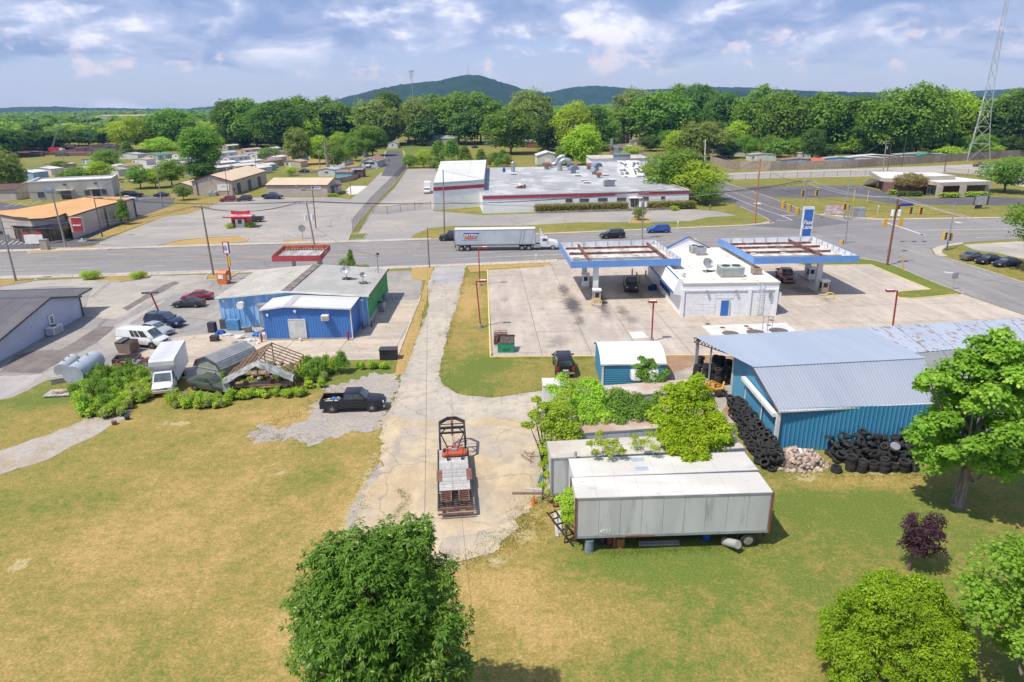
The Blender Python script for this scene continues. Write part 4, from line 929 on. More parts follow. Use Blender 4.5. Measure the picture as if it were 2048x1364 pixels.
# the older roofs to the right
t=wtg('flaking_roof_building','low building with a flaking pale blue metal roof behind the shed','building',G(1950,665))
a_,b_,c_,d_=G(1805,708,4.4),G(2400,655,4.4),G(2400,615,3.9),G(1730,655,3.9)
for k in range(12):rbd('roof_panel',a_.lerp(b_,k/12),a_.lerp(b_,(k+1)/12-.001),d_.lerp(c_,(k+1)/12-.001),d_.lerp(c_,k/12),.6,.03,SRF3,t)
MB().quad((d_.x,d_.y+.2,0),(c_.x,c_.y+.2,0),(c_.x,c_.y+.2,3.8),(d_.x,d_.y+.2,3.8)).mk('back_wall',SB2,t)
t=wtg('old_metal_building','dull grey metal roofed building joined to the right end of the blue shed','building',G(1990,760))
e0,e1,e2,e3=G(1885,812,4.3),G(2400,790,4.3),G(2400,656,4.4),G(1806,709,4.4)
for k in range(8):rbd('roof_panel',e0.lerp(e1,k/8),e0.lerp(e1,(k+1)/8-.001),e3.lerp(e2,(k+1)/8-.001),e3.lerp(e2,k/8),.6,.03,OGR,t)
for k in range(6):p=e3.lerp(e2,.1+.1*k).lerp(e0.lerp(e1,.1+.1*k),.25);q=e3.lerp(e2,.1+.1*k).lerp(e0.lerp(e1,.1+.1*k),.55);
MB().quad((W1.x+.3,e0.y+.3,0),(e1.x,e1.y+.3,0),(e1.x,e1.y+.3,4.2),(W1.x+.3,e0.y+.3,4.2)).mk('front_wall',mat('pale grey siding',(.5,.5,.5),None,.5,.6),t)
# arched roof garage
t=wtg('metal_garage','blue metal garage with a rounded white ribbed roof beside the black sport utility','garage',(12,64.5,0))
gx0,gx1,gy0,gy1=8.95,15.1,63.1,67.6
GBL=metal('garage blue',(.06,.26,.46),None,.3,.5)
GW=mat('garage white roof',(.72,.72,.71),(.66,.66,.65),.4,.5)
# horizontal ribbed front, ribs run along x
rbd('front_wall',(gx1,gy0,.05),(gx1,gy0,2.35),(gx0+.1,gy0,2.35),(gx0+.1,gy0,.05),.23,-.045,GBL,t)
rbd('side_wall',(gx0,gy1+1.2,0),(gx0,gy0,0),(gx0,gy0,2.35),(gx0,gy1+1.2,2.35),.4,.03,GBL,t)
MB().quad((gx1,gy0,0),(gx1,gy1+1.2,0),(gx1,gy1+1.2,2.3),(gx1,gy0,2.3)).mk('end_wall',GBL,t);MB().quad((gx0,gy1+1.2,0),(gx1,gy1+1.2,0),(gx1,gy1+1.2,2.3),(gx0,gy1+1.2,2.3)).mk('back_wall',GBL,t)
MB().box(gx0-.04,gx0+.14,gy0-.06,gy0+.1,0,2.35).mk('corner_trim',WT_,t)
ya,yb=gy0-.12,gy1+1.35;prof=[]
for k in range(15):
 f=k/14;y=ya+(yb-ya)*f;z=2.42+.95*(1-abs(2*f-1)**2.6);prof.append((y,z))
vs=[];fs=[]
nr=24;xs=[]
for i in range(nr):
 for f_,o_ in((0,0),(.6,0),(.72,.03),(.88,.03)):xs.append((gx0-.2+(gx1-gx0+.4)*(i+f_)/nr,o_))
xs.append((gx1+.2,0))
for x,o_ in xs:
 for y,z in prof:vs.append((x,y,z+o_))
m_=len(prof)
for i in range(len(xs)-1):
 for k in range(m_-1):fs.append((i*m_+k,(i+1)*m_+k,(i+1)*m_+k+1,i*m_+k+1))
MB().add(vs,fs).mk('roof',GW,t,recalc=False)
for xe,nm in((gx0+.02,'left_gable'),(gx1-.02,'right_gable')):
 MB().add([(xe,y,z-.02)for y,z in prof]+[(xe,ya+.12,2.2),(xe,yb-.12,2.2)],[tuple(range(m_))+(m_+1,m_)]).mk('gable',GBL,t)
MB().add([(gx0-.2,ya,2.42),(gx1+.2,ya,2.42),(gx1+.2,ya,2.28),(gx0-.2,ya,2.28)],[(0,1,2,3)]).mk('eave_trim',WT_,t)
# near-left white metal building
t=wtg('grey_roof_building','long white metal building with a dark grey roof and overhang, cut by the left edge','building',(-62,84,0))
DGR=mat('dark grey metal roof',(.135,.125,.13),(.16,.15,.155),.3,.5,.1);LWS=mat('pale lavender siding',(.5,.53,.62),(.46,.49,.58),.3,.6)
hz=Hgt(165,632,593)
c1=G(165,632);c0=G(-40,745);d_=(c0-c1);
rg=G(83,597,4.4);
def wl(s_):return c1+d_*s_
pk=(Vc((rg.x,rg.y,0))-c1);s_pk=pk.dot(d_)/d_.dot(d_)
P1=wl(s_pk);nrm=Vc((d_.y,-d_.x,0)).normalized()
if nrm.x>0:nrm=-nrm
# gable wall faces the lane: eaves at both ends, peak near s_pk
s_end=.95
rbd('gable_wall',wl(s_end),P1,P1+Vc((0,0,4.3)),wl(s_end)+Vc((0,0,1.9)),.4,.03,LWS,t)
rbd('gable_wall',P1,c1,c1+Vc((0,0,hz-.1)),P1+Vc((0,0,4.3)),.4,.03,LWS,t)
back=nrm*26
MB().quad(c1,c1+back,c1+back+Vc((0,0,hz-.1)),c1+Vc((0,0,hz-.1))).mk('road_wall',LWS,t)
e_=-nrm*.5
for k in range(12):
 s0,s1=k/12,(k+1)/12-.001
 A=wl(s_end+.05)+e_+Vc((0,0,1.85));B=P1+e_+Vc((0,0,4.45));Q1=c1+e_+(-d_).normalized()*.4+Vc((0,0,hz))
 bk_=back-e_
 rbd('roof_panel',A+bk_*s1,A+bk_*s0,B+bk_*s0,B+bk_*s1,.38,.035,DGR,t)
 rbd('roof_panel',Q1+bk_*s0,Q1+bk_*s1,B+bk_*s1,B+bk_*s0,.38,.035,DGR,t)
 # porch overhang towards the road
ov=(-d_).normalized()*3.6
for k in range(8):
 s0,s1=k/8,(k+1)/8-.001;Q1=c1+e_*.2+Vc((0,0,hz+.12));bk_=back
 a_=Q1+bk_*s0;b_=Q1+bk_*s1
 rbd('overhang_panel',a_+ov+Vc((0,0,.12)),b_+ov+Vc((0,0,.12)),b_,a_,.38,.035,DGR,t)
MB().bar(c1+e_*.2+ov+Vc((0,0,hz+.2)),c1+e_*.2+Vc((0,0,hz+.1)),.1,.2).bar(c1+e_*.2+ov+Vc((0,0,hz+.2)),c1+back+ov+Vc((0,0,hz+.2)),.1,.2).mk('overhang_trim',DT_,t)
MB().bar(B-nrm*.02,wl(s_end+.05)+e_+Vc((0,0,1.83)),.12,.22).bar(B,c1+e_+Vc((0,0,hz-.02)),.12,.22).mk('rake_trim',DT_,t)
MB().bar(c1+e_*.3,c1+e_*.3+Vc((0,0,hz)),.16).mk('corner_trim',DT_,t)
q=G(95,665);s_q=(q-c1).dot(d_)/d_.dot(d_);a_=wl(s_q+.015)-nrm*.05;b_=wl(s_q-.035)-nrm*.05
o=door(t,a_,b_,.1,2.25,WM_);dd=(b_-a_).normalized()
for k in range(3):
 for j in range(2):
  c_=a_.lerp(b_,.36+.28*j)-nrm*.1;MB().ob((c_.x,c_.y,1.35+.28*k),.22,.03,.22,math.atan2(dd.y,dd.x)).mk('pane',GLASS,o)
ac_unit('air_conditioner','low white heat pump standing by the door of the white metal building',G(111,668),1.9,1.,1.1,WM_,math.atan2(dd.y,dd.x),1)
# vehicles
TYRE=mat('tyre rubber',(.018,.018,.019),(.032,.031,.03),3.,.85,rnd=.25);RIM=mat('wheel rim',(.48,.48,.49),(.36,.36,.37),4.,.35,.6)
CHR=mat('chrome',(.6,.6,.62),None,1,.2,.8);PLAS=mat('black plastic',(.025,.025,.027),None,2,.6)
HEADL=mat('headlight glass',(.62,.64,.66),None,2,.1);TAILL=mat('tail light red',(.42,.02,.02),None,2,.2);AMB=mat('amber lens',(.6,.2,.02),None,2,.25)
VGL=mat('vehicle glass',(.03,.037,.042),(.055,.065,.07),.8,.06,spec=1.);VGL2=mat('vehicle windscreen',(.1,.13,.14),(.05,.065,.07),1.2,.08,spec=1.)
_wh={}
def wheel(par,x,y,r,wd,name='wheel'):
 k=(round(r,3),round(wd,3))
 if k not in _wh:
  t_=MB();n=20;prof=[(r*.62,-wd/2),(r*.92,-wd/2),(r,-wd*.38),(r,wd*.38),(r*.92,wd/2),(r*.62,wd/2)]
  vs=[(a*math.cos(2*PI*i/n),b,a*math.sin(2*PI*i/n))for i in range(n)for a,b in prof];m_=len(prof)
  fs=[(i*m_+j,((i+1)%n)*m_+j,((i+1)%n)*m_+(j+1)%m_,i*m_+(j+1)%m_)for i in range(n)for j in range(m_)]
  t_.add(vs,fs);tm=t_.mesh('tyre',TYRE,35)
  q=MB().cyl((0,-wd*.42,0),(0,wd*.42,0),r*.62,r*.62,16).cyl((0,-wd*.47,0),(0,wd*.47,0),r*.18,r*.18,8)
  for i in range(5):a=2*PI*i/5;q.ob((math.cos(a)*r*.36,0,math.sin(a)*r*.36),r*.44,wd*.93,r*.13,0,0,0,-a)
  _wh[k]=(tm,q.mesh('rim',RIM,35))
 tm,rm=_wh[k]
 w_=link(name,tm,par,(x,y,r));link('rim',rm,w_)
 return w_
def loft(stations,n_in=0):
 """stations: list of (x, [(y,z)...]) half sections from bottom centre to top centre"""
 mb=MB();rings=[]
 for x,sec in stations:rings.append([(x,y,z)for y,z in sec]+[(x,-y,z)for y,z in reversed(sec[1:-1])])
 m_=len(rings[0]);vs=[p for r_ in rings for p in r_]
 fs=[(i*m_+j,i*m_+(j+1)%m_,(i+1)*m_+(j+1)%m_,(i+1)*m_+j)for i in range(len(rings)-1)for j in range(m_)]
 fs+=[tuple(range(m_-1,-1,-1)),tuple(range(len(vs)-m_,len(vs)))]
 return mb.add(vs,fs)
CAR={'sedan':dict(L=4.75,W=1.82,H=1.45,belt=.93,r=.33,xf=1.42,xr=-1.36,prof=[(-2.37,.72,.8),(-2.3,.95,.88),(-1.75,1.,.96),(-1.,.97,1),(.85,.95,1),(1.2,.92,.99),(2.,.78,.92),(2.3,.66,.82),(2.38,.52,.74)],g=(-1.75,1.05),rf=(-.95,.25),rows=2),'hatch':dict(L=4.3,W=1.78,H=1.52,belt=.95,r=.32,xf=1.35,xr=-1.28,prof=[(-2.15,.8,.82),(-2.08,1.,.9),(-1.6,1.,.97),(.85,.97,1),(1.3,.93,.98),(1.95,.78,.9),(2.15,.6,.78)],g=(-2.05,1.1),rf=(-1.5,.3),rows=2),'suv':dict(L=4.8,W=1.9,H=1.74,belt=1.08,r=.37,xf=1.45,xr=-1.4,prof=[(-2.4,.9,.85),(-2.33,1.08,.93),(-1.6,1.12,.99),(.9,1.08,1),(1.3,1.06,.99),(2.05,.95,.93),(2.33,.8,.84),(2.4,.6,.78)],g=(-2.33,1.15),rf=(-2.,.4),rows=3),'bigsuv':dict(L=5.05,W=2.,H=1.9,belt=1.18,r=.39,xf=1.6,xr=-1.45,prof=[(-2.52,1.,.9),(-2.48,1.18,.95),(-1.6,1.2,1),(1.,1.18,1),(1.3,1.16,.99),(2.25,1.08,.95),(2.48,.95,.9),(2.54,.7,.85)],g=(-2.46,1.3),rf=(-2.25,.65),rows=3),'pickup':dict(L=5.9,W=2.,H=1.9,belt=1.18,r=.42,xf=1.85,xr=-1.85,prof=[(-.8,1.22,1),(.6,1.2,1),(1.35,1.18,.99),(2.5,1.1,.95),(2.85,1.,.9),(2.95,.75,.86)],g=(-.82,1.45),rf=(-.68,.78),rows=2,bed=True),'van':dict(L=5.7,W=2.,H=2.1,belt=1.2,r=.38,xf=1.75,xr=-1.75,prof=[(-2.82,1.1,.92),(-2.78,1.2,.96),(-1.6,1.2,1),(1.5,1.2,1),(1.95,1.15,.98),(2.65,.98,.9),(2.85,.8,.82)],g=(-2.78,2.),rf=(-2.68,1.15),rows=0),}
def car(label,p,rz,kind,m,group=None,name=None,cat=None,s=1.,accents=True,detail=True):
 K=CAR[kind];names=dict(sedan='sedan',hatch='hatchback',suv='sport_utility',bigsuv='sport_utility',pickup='pickup_truck',van='cargo_van')
 t=tg(name or names[kind],label,cat or dict(sedan='car',hatch='car',suv='car',bigsuv='car',pickup='pickup truck',van='van')[kind],(p[0],p[1],p[2]if len(p)>2 and p[2]else .03),rz,group)
 if s!=1.:t.scale=(s,)*3
 W=K['W']/2;zb=.24 if kind in('sedan','hatch')else .36;H=K['H'];belt=K['belt']
 def sec(zt,wf,inner=None):
  w_=W*wf
  return[(0,zb),(w_*.86,zb),(w_*.97,zb+.1),(w_*1.,zb+(zt-zb)*.5),(w_*.985,zt-.12),(w_*.93,zt-.02),(w_*.8,zt+.01),(0,zt+.035)]
 body=loft([(x,sec(z,wf))for x,z,wf in K['prof']]).mk('body',m,t,smooth=38)
 if K.get('bed'):
  xb0,xb1,zt=-2.95,-.8,1.22
  MB().box(xb0,xb1,-W,-W+.1,.45,zt).mk('bed_side',m,t);MB().box(xb0,xb1,W-.1,W,.45,zt).mk('bed_side',m,t)
  MB().box(xb0,xb0+.08,-W+.1,W-.1,.5,zt-.02).mk('tailgate',m,t)
  MB().box(xb0+.08,xb1,-W+.1,W-.1,.45,.72).mk('bed_floor',PLAS,t)
  for s_ in(-1,1):
   MB().box(xb0-.02,xb0+.1,s_*(W-.09)-.07,s_*(W-.09)+.08,.78,1.1).mk('tail_light',TAILL,t)
  MB().box(xb0-.14,xb0,-W+.05,W-.05,.45,.62).mk('rear_bumper',CHR,t)
 g0,g1=K['g'];r0,r1=K['rf'];wb=W*.93;wr=W*.76;zt=belt+.03
 A=[(g0,wb),(g1,wb*.96)];B=[(r0,wr),(r1,wr)]
 P_=[(g0,-wb,zt),(g1,-wb*.93,zt),(g1,wb*.93,zt),(g0,wb,zt),(r0,-wr,H-.03),(r1,-wr,H-.03),(r1,wr,H-.03),(r0,wr,H-.03)]
 top=[(r0+.05,-wr*.86,H),(r1-.08,-wr*.86,H),(r1-.08,wr*.86,H),(r0+.05,wr*.86,H)]
 cb=MB().add(P_+top,[(0,1,5,4),(1,2,6,5),(2,3,7,6),(3,0,4,7),(4,5,9,8),(5,6,10,9),(6,7,11,10),(7,4,8,11),(8,9,10,11)]).mk('cabin',m,t,smooth=35)
 P_=[Vc(p_)for p_ in P_]
 def pane(nm,a,b,c,d,f0,f1,g0_,g1_,mm=VGL):
  q=lambda s_,r_:a.lerp(b,s_).lerp(d.lerp(c,s_),r_)
  n_=(b-a).cross(d-a).normalized()*(.035 if kind=='van' else .014)
  MB().quad(q(f0,g0_)+n_,q(f1,g0_)+n_,q(f1,g1_)+n_,q(f0,g1_)+n_).mk(nm,mm,t,recalc=False)
 pane('windscreen',P_[1],P_[2],P_[6],P_[5],.06,.94,.08,.93,VGL2)
 if kind!='van':pane('rear_window',P_[3],P_[0],P_[4],P_[7],.08,.92,.12,.9)
 rows=K['rows']
 for sd in(0,1):
  a,b,c,d=(P_[0],P_[1],P_[5],P_[4])if sd==0 else(P_[2],P_[3],P_[7],P_[6])
  sg=[(.05,.48),(.52,.93)]if rows==2 else[(.04,.27),(.3,.6),(.63,.94)]
  if rows==0:sg=[(.44,.545),(.565,.67),(.7,.88)]
  if sd==1:sg=[(1-y,1-x)for x,y in sg]
  for x,y in sg:pane('side_window',a,b,c,d,x,y,.12,.9)
 xf_=K['prof'][-1][0];xb_=-K['L']/2 if not K.get('bed')else-2.95
 zl=K['prof'][-2][1]
 for s_ in(-1,1):
  MB().ob((xf_-.12,s_*W*.66,zl-.1),.22,.34,.16,s_*-.35).mk('headlight',HEADL,t)
  if not K.get('bed'):MB().ob((K['prof'][0][0]+.06,s_*W*.78,belt-.18),.16,.24,.22 if kind in('sedan','hatch')else .4).mk('tail_light',TAILL,t)
  MB().ob((g1-.25,s_*(W+.09),zt+.06),.12,.22,.16).mk('mirror',m,t)
 MB().ob((xf_+.02,0,zb+.16),.16,W*1.75,.2).mk('bumper',CHR if kind in('pickup','bigsuv')and accents else m,t,smooth=40)
 MB().ob((xf_-.01,0,zl-.16),.1,W*.8,.18).mk('grille',PLAS,t)
 if kind in('bigsuv',):MB().ob((-2.56,0,.55),.14,W*1.85,.22).mk('rear_bumper',CHR,t);MB().box(-2.56,-2.5,-.3,.3,.75,.9).mk('plate',WM_,t)
 for x in(K['xf'],K['xr']):
  for s_ in(-1,1):
   MB().cyl((x,s_*(W-.25),K['r']*1.02),(x,s_*(W+.006),K['r']*1.02),K['r']*1.17,K['r']*1.17,18).mk('wheel_arch',PLAS,t)
   wheel(t,x,s_*(W-.1),K['r'],.24)
 MB().box(-K['L']/2+.5,K['L']/2-.5,-W*.8,W*.8,zb-.08,zb+.02).mk('chassis',PLAS,t)
 return t
def heading(u0,v0,u1,v1):a,b=G(u0,v0),G(u1,v1);return math.atan2(b.y-a.y,b.x-a.x)
P_BLK=paint('black paint',(.012,.012,.015));P_NAVY=paint('navy paint',(.016,.03,.085));P_BLUE=paint('bright blue paint',(.02,.09,.42));P_RED=paint('red paint',(.3,.018,.03));P_MAR=paint('maroon paint',(.22,.02,.025))
P_SIL=paint('silver paint',(.36,.38,.42));P_WHT=paint('white paint',(.74,.75,.76));P_GRN=paint('dull green paint',(.065,.085,.06),.5,.3);P_GRY=paint('dark grey paint',(.05,.052,.06));P_CH=paint('charcoal paint',(.03,.033,.04));P_GREYG=paint('grey green paint',(.1,.12,.12))
def cpos(u0,v0,u1,v1):return(G(u0,v0)+G(u1,v1))/2
# near vehicles (pixel midpoints of wheel contact lines, nudged to the far side)
def side_car(label,ul,vl,ur,vr,kind,m,facing,**k):
 """placed by its near-side rear/front ends; facing +1 = nose to the right"""
 a,b=G(ul,vl),G(ur,vr);d=(b-a).normalized();n=Vc((-d.y,d.x,0));K=CAR[kind]
 s_=(b-a).length/K['L'];s_=max(.93,min(1.06,s_))
 c=(a+b)/2+n*K['W']/2*s_;rz=math.atan2(d.y,d.x)+(0 if facing>0 else PI)
 return car(label,c,rz,kind,m,s=s_,**k)
tp=side_car('black crew cab pickup with a loaded bed parked on the gravel patch',641,828,768,824,'pickup',P_BLK,1)
jn=[(.1,.2,.82,.5,.3,.2,(.03,.2,.5)),(-.3,-.3,.8,.7,.25,.15,(.5,.5,.5)),(-.7,.1,.82,.9,.1,.12,(.25,.2,.16)),(.4,-.5,.82,.3,.3,.3,(.6,.6,.58)),(-.1,.55,.8,1.2,.08,.1,(.4,.35,.3)),(.5,.3,.85,.3,.25,.25,(.45,.44,.42)),(-.9,-.6,.8,.4,.3,.2,(.2,.2,.2)),(-.2,0,.86,.35,.5,.1,(.5,.46,.4))]
for i,(x,y,z,a,b,c,col)in enumerate(jn):
 q=tp.matrix_world if False else None
 pp=Matrix.Translation(tp.location)@Matrix.Rotation(tp.rotation_euler.z,4,'Z')@Vc((x-1.9,y,z+.1))
 o=MB().ob((0,0,0),a,b,c,.4*i,0,.1*i,.05*i).mk('tool_box' if i%2 else 'scrap_piece',mat('junk %d'%i,col,None,3,.7));o.location=pp
 tag(o,['blue box near the cab in the black pickup bed','grey crate in the middle of the black pickup bed','brown board lying in the black pickup bed','white container at the near front corner of the pickup bed','long thin timber along the far side of the pickup bed','pale box behind the rear window in the pickup bed','dark lump by the tailgate of the black pickup','flat tan panel in the centre of the pickup bed'][i],'cargo',"load in the black pickup's bed")
car('black sport utility seen from behind parked on grass beside the arched garage',(5.45,67.9,0),R(91),'bigsuv',P_BLK)
side_car('white cargo van with black side windows parked in the left lot',233,694,322,700,'van',P_WHT,1)
car('silver sedan parked between the white van and the navy hatchback',G(311,668)+Vc((0,.2,0)),heading(280,660,335,668),'sedan',P_SIL)
side_car('navy blue sport utility parked under the red lot lamp',288,654,353,659,'suv',P_NAVY,1)
side_car('dark grey sedan parked in front of the red car in the left lot',343,617,404,616,'sedan',P_CH,-1)
side_car('red sedan parked behind the dark sedan in the left lot',362,603,421,601,'sedan',P_RED,-1)
g=side_car('abandoned dull green coupe sunk in weeds by the grey barn shed',373,779,452,793,'sedan',P_GRN,1)
car('black pickup truck parked under the left fuel canopy',G(1261,577),heading(1258,560,1264,590),'pickup',P_BLK,accents=False)
car('red pickup truck at the pump under the right fuel canopy',G(1570,560),heading(1555,540,1577,566),'pickup',P_MAR,accents=True)
side_car('dark blue sport utility on the road behind the freight trailer',876,483,932,482,'bigsuv',P_CH,-1)
side_car('black crossover driving left on the far lanes above the left canopy',1202,479,1252,477,'suv',P_BLK,-1)
side_car('bright blue sport utility following the black crossover on the road',1296,467,1341,466,'suv',P_BLUE,-1)
side_car('navy pickup parked in front of the tan metal building',522,398.5,563,399,'pickup',P_NAVY,1)
car('dark red car parked by the lamp at the edge of the far lot',G(456,403),R(200),'suv',P_RED);car('dark grey car right of the dark red car in the far lot',G(489,402),R(200),'suv',P_GRY)
car('dark blue sedan parked in the lot left of the small conifer',G(323,393),R(185),'sedan',P_NAVY)
car('dark pickup parked at the corner of the tan flat roofed building',G(267,394),R(10),'pickup',P_BLK);car('white car beside the dark pickup at the tan building corner',G(256,401),R(10),'sedan',P_WHT)
car('silver sport utility parked left of the tan flat roofed building',G(43,386),R(20),'suv',P_SIL)
car('grey pickup parked behind the red kiosk',G(503,444),R(185),'pickup',P_GRY)
car('white pickup parked before the gabled white house by the side street',G(739,334.5),R(260),'pickup',P_WHT)
car('silver minivan parked among the far left mobile homes',G(299,328.5),R(5),'suv',P_SIL);car('grey car beside the silver minivan among mobile homes',G(274,334),R(10),'sedan',P_GRY)
car('grey green sedan leftmost on the dry grass at the right',G(1945,519),R(200)+PI,'sedan',P_GREYG);car('black sedan in the middle of three on the dry grass at the right',G(1975,526),R(-158),'sedan',P_BLK);car('dark navy muscle car nearest on the dry grass at the right',G(2012,532),R(-165),'sedan',paint('dusk navy paint',(.02,.024,.05)))
side_car('silver minivan parked by the long wooden fence',1961,336,1985,336,'suv',P_SIL,-1);car('dark maroon car left of the silver minivan by the fence',G(1958,333),R(185),'suv',P_MAR)
for i,(u,v,m_,l_)in enumerate([(608,345,P_NAVY,'dark car by the dead tree trunk among mobile homes'),(656,347,P_SIL,'silver car by the blue roofed mobile home'),(548,336,P_WHT,'white car beside the cream mobile home'),(1216,292,P_WHT,'white pickup by the distant workshop behind the factory'),(1258,293,P_WHT,'small white truck right of the distant workshop'),(975,291,P_BLUE,'blue car on the drive beyond the factory trees'),(950,296,P_GRY,'grey car beside the blue car beyond the factory trees')]):
 car(l_,G(u,v),R(160+40*i),'suv' if i%2 else 'sedan',m_)
 # white cutaway truck helpers
def box(mb,*a):return mb.box(*a)
# white box truck
t=tg('box_truck','white box truck parked nose toward the camera beside the grey barn shed','truck',(G(335,785)+G(372,725))/2+Vc((0.,0,.05)),heading(355,745,330,790))
t.location=(G(303,795)+G(350,795))/2;
dd=Vc((math.cos(t.rotation_euler.z),math.sin(t.rotation_euler.z),0));t.location=Vc(t.location)-dd*3.3
BXW=mat('box truck white',(.66,.67,.69),(.58,.59,.62),.5,.5);BXR=mat('box truck roof',(.6,.61,.62),(.5,.51,.53),.4,.5,sxx=(1,.2,1))
MB().box(-4.2,1.3,-1.2,1.2,.95,3.35).mk('cargo_box',BXW,t)
for k in range(9):MB().box(-4.2+k*.61,-4.2+k*.61+.6,-1.2,1.2,3.352,3.375+.004*(k%2)).mk('roof_panel',BXR,t)
MB().add([(1.302,-1.2,2.2),(1.302,1.2,2.2),(1.302,1.2,3.37),(1.302,-1.2,3.37),(1.75,-1.15,2.75),(1.75,1.15,2.75),(1.72,1.15,3.2),(1.72,-1.15,3.2)],[(0,4,7,3),(1,2,6,5),(4,5,6,7),(3,7,6,2),(0,1,5,4)]).mk('nose_cap',BXR,t)
for s_ in(-1,1):MB().box(-4.2,1.3,s_*1.2-.03 if s_<0 else 1.2,s_*1.2 if s_<0 else 1.23,3.25,3.36).mk('top_rail',GM_,t)
W_=.98
secf=lambda zt,w_:[(0,.5),(w_,.5),(w_*1.02,.9),(w_*.97,zt-.08),(w_*.85,zt),(0,zt+.03)]
loft([(1.31,secf(1.35,W_)),(2.1,secf(1.35,W_)),(2.6,secf(1.28,W_)),(3.15,secf(1.12,W_*.95)),(3.3,secf(.95,W_*.88))]).mk('cab',P_WHT,t,smooth=35)
cabp=[Vc(v_)for v_ in[(1.31,-.95,1.36),(2.55,-.93,1.33),(2.55,.93,1.33),(1.31,.95,1.36),(1.31,-.86,2.15),(1.85,-.8,2.12),(1.85,.8,2.12),(1.31,.86,2.15)]]
MB().add(cabp,[(0,1,5,4),(1,2,6,5),(2,3,7,6),(3,0,4,7),(4,5,6,7)]).mk('cab_roof',P_WHT,t)
def pn(par,a,b,c,d,f0,f1,g0_,g1_,nm,mm):
 q=lambda s_,r_:a.lerp(b,s_).lerp(d.lerp(c,s_),r_);n_=(b-a).cross(d-a).normalized()*.012
 return MB().quad(q(f0,g0_)+n_,q(f1,g0_)+n_,q(f1,g1_)+n_,q(f0,g1_)+n_).mk(nm,mm,par,recalc=False)
pn(t,cabp[1],cabp[2],cabp[6],cabp[5],.05,.95,.06,.92,'windscreen',VGL2)
pn(t,cabp[0],cabp[1],cabp[5],cabp[4],.1,.85,.1,.88,'side_window',VGL);pn(t,cabp[2],cabp[3],cabp[7],cabp[6],.15,.9,.1,.88,'side_window',VGL)
MB().box(3.28,3.38,-.9,.9,.5,.72).mk('bumper',CHR,t);MB().box(3.2,3.3,-.55,.55,.78,.98).mk('grille',PLAS,t)
for s_ in(-1,1):MB().box(3.15,3.3,s_*.72-.13,s_*.72+.13,.8,.98).mk('headlight',HEADL,t);MB().ob((2.3,s_*1.22,1.5),.15,.1,.35).mk('mirror',PLAS,t)
for x,rr in((2.35,.38),(-2.3,.4)):
 for s_ in(-1,1):wheel(t,x,s_*.88,rr,.28)
MB().box(-4.1,1.3,-.5,.5,.6,.94).mk('chassis',PLAS,t)
# freight tractor-trailer on the road
def trailer(name,label,p,rz,L,W,zb,zt,side,roofm,frm,npan,wheels=True,axles=2,legs=True,ribs=False,group=None,cat='trailer'):
 t=tg(name,label,cat,p,rz,group)
 MB().box(.03,L-.03,-W/2+.04,W/2-.04,zb,zt-.03).mk('box_core',side,t)
 for s_ in(-1,1):
  for k in range(npan):
   x0_,x1_=.12+(L-.24)*k/npan+.012,.12+(L-.24)*(k+1)/npan-.012
   y0_,y1_=(W/2-.035,W/2)if s_>0 else(-W/2,-W/2+.035)
   MB().box(x0_,x1_,y0_,y1_,zb+.14,zt-.16).mk('side_panel',side,t)
  y0_,y1_=(W/2-.03,W/2+.02)if s_>0 else(-W/2-.02,-W/2+.03)
  MB().box(0,L,y0_,y1_,zt-.15,zt).mk('top_rail',GM_,t);MB().box(0,L,y0_,y1_,zb-.05,zb+.13).mk('bottom_rail',GM_,t)
 nr_=npan
 for k in range(nr_):MB().box(0.+L*k/nr_,L*(k+1)/nr_-.01,-W/2+.03,W/2-.03,zt-.02,zt+.012+.004*(k%2)).mk('roof_sheet',roofm,t)
 for x in(0,L):
  for s_ in(-1,1):MB().box(x-.06,x+.06,s_*W/2-.06,s_*W/2+.06,zb-.05,zt+.02).mk('corner_post',frm,t)
 MB().box(L+0.,L+.04,-W/2+.08,-.02,zb+.05,zt-.08).mk('rear_door',frm if frm is RUST else side,t);MB().box(L+0.,L+.04,.02,W/2-.08,zb+.05,zt-.08).mk('rear_door',frm if frm is RUST else side,t)
 for s_ in(-1,1):MB().box(.3,L-.3,s_*.45-.06,s_*.45+.06,zb-.35,zb-.051).mk('frame_rail',PLAS,t)
 if legs:
  for s_ in(-1,1):MB().box(2.5,2.65,s_*.8-.07,s_*.8+.07,.1,zb-.051).box(2.35,2.8,s_*.8-.15,s_*.8+.15,0,.1).mk('landing_leg',RUST,t)
 for a in range(axles):
  x=L-1.2-a*1.25
  MB().cyl((x,-W/2+.2,.5),(x,W/2-.2,.5),.07,n=8).mk('axle',PLAS,t)
  for s_ in(-1,1):wheel(t,x,s_*(W/2-.2),.5,.34)
 MB().box(L-.05,L+.05,-.9,.9,.45,.55).box(L-.05,L+.05,-.7,-.6,.55,zb).box(L-.05,L+.05,.6,.7,.55,zb).mk('underride_guard',RUST,t)
 return t
a=G(910,503);b=G(1071,501);dvec=(b-a).normalized();rzt=math.atan2(dvec.y,dvec.x)
TRW=mat('freight trailer side',(.5,.55,.6),(.43,.48,.53),.3,.45);TRR=mat('freight trailer roof',(.68,.67,.63),None,.4,.6)
L_=(b-a).length
fp=b+Vc((0,1.25,.02))
t=trailer('freight_trailer','white freight trailer with DAYTON FREIGHT lettering behind the white tractor',fp,rzt+PI,L_,2.6,1.25,4.15,TRW,TRR,GM_,16,legs=False)
LX=G(1000,480);BLUEL=mat('lettering blue',(.02,.04,.3),None,1,.5);ORL=mat('lettering orange',(.7,.16,.03),None,1,.5)
lx_=L_*(1-.205)
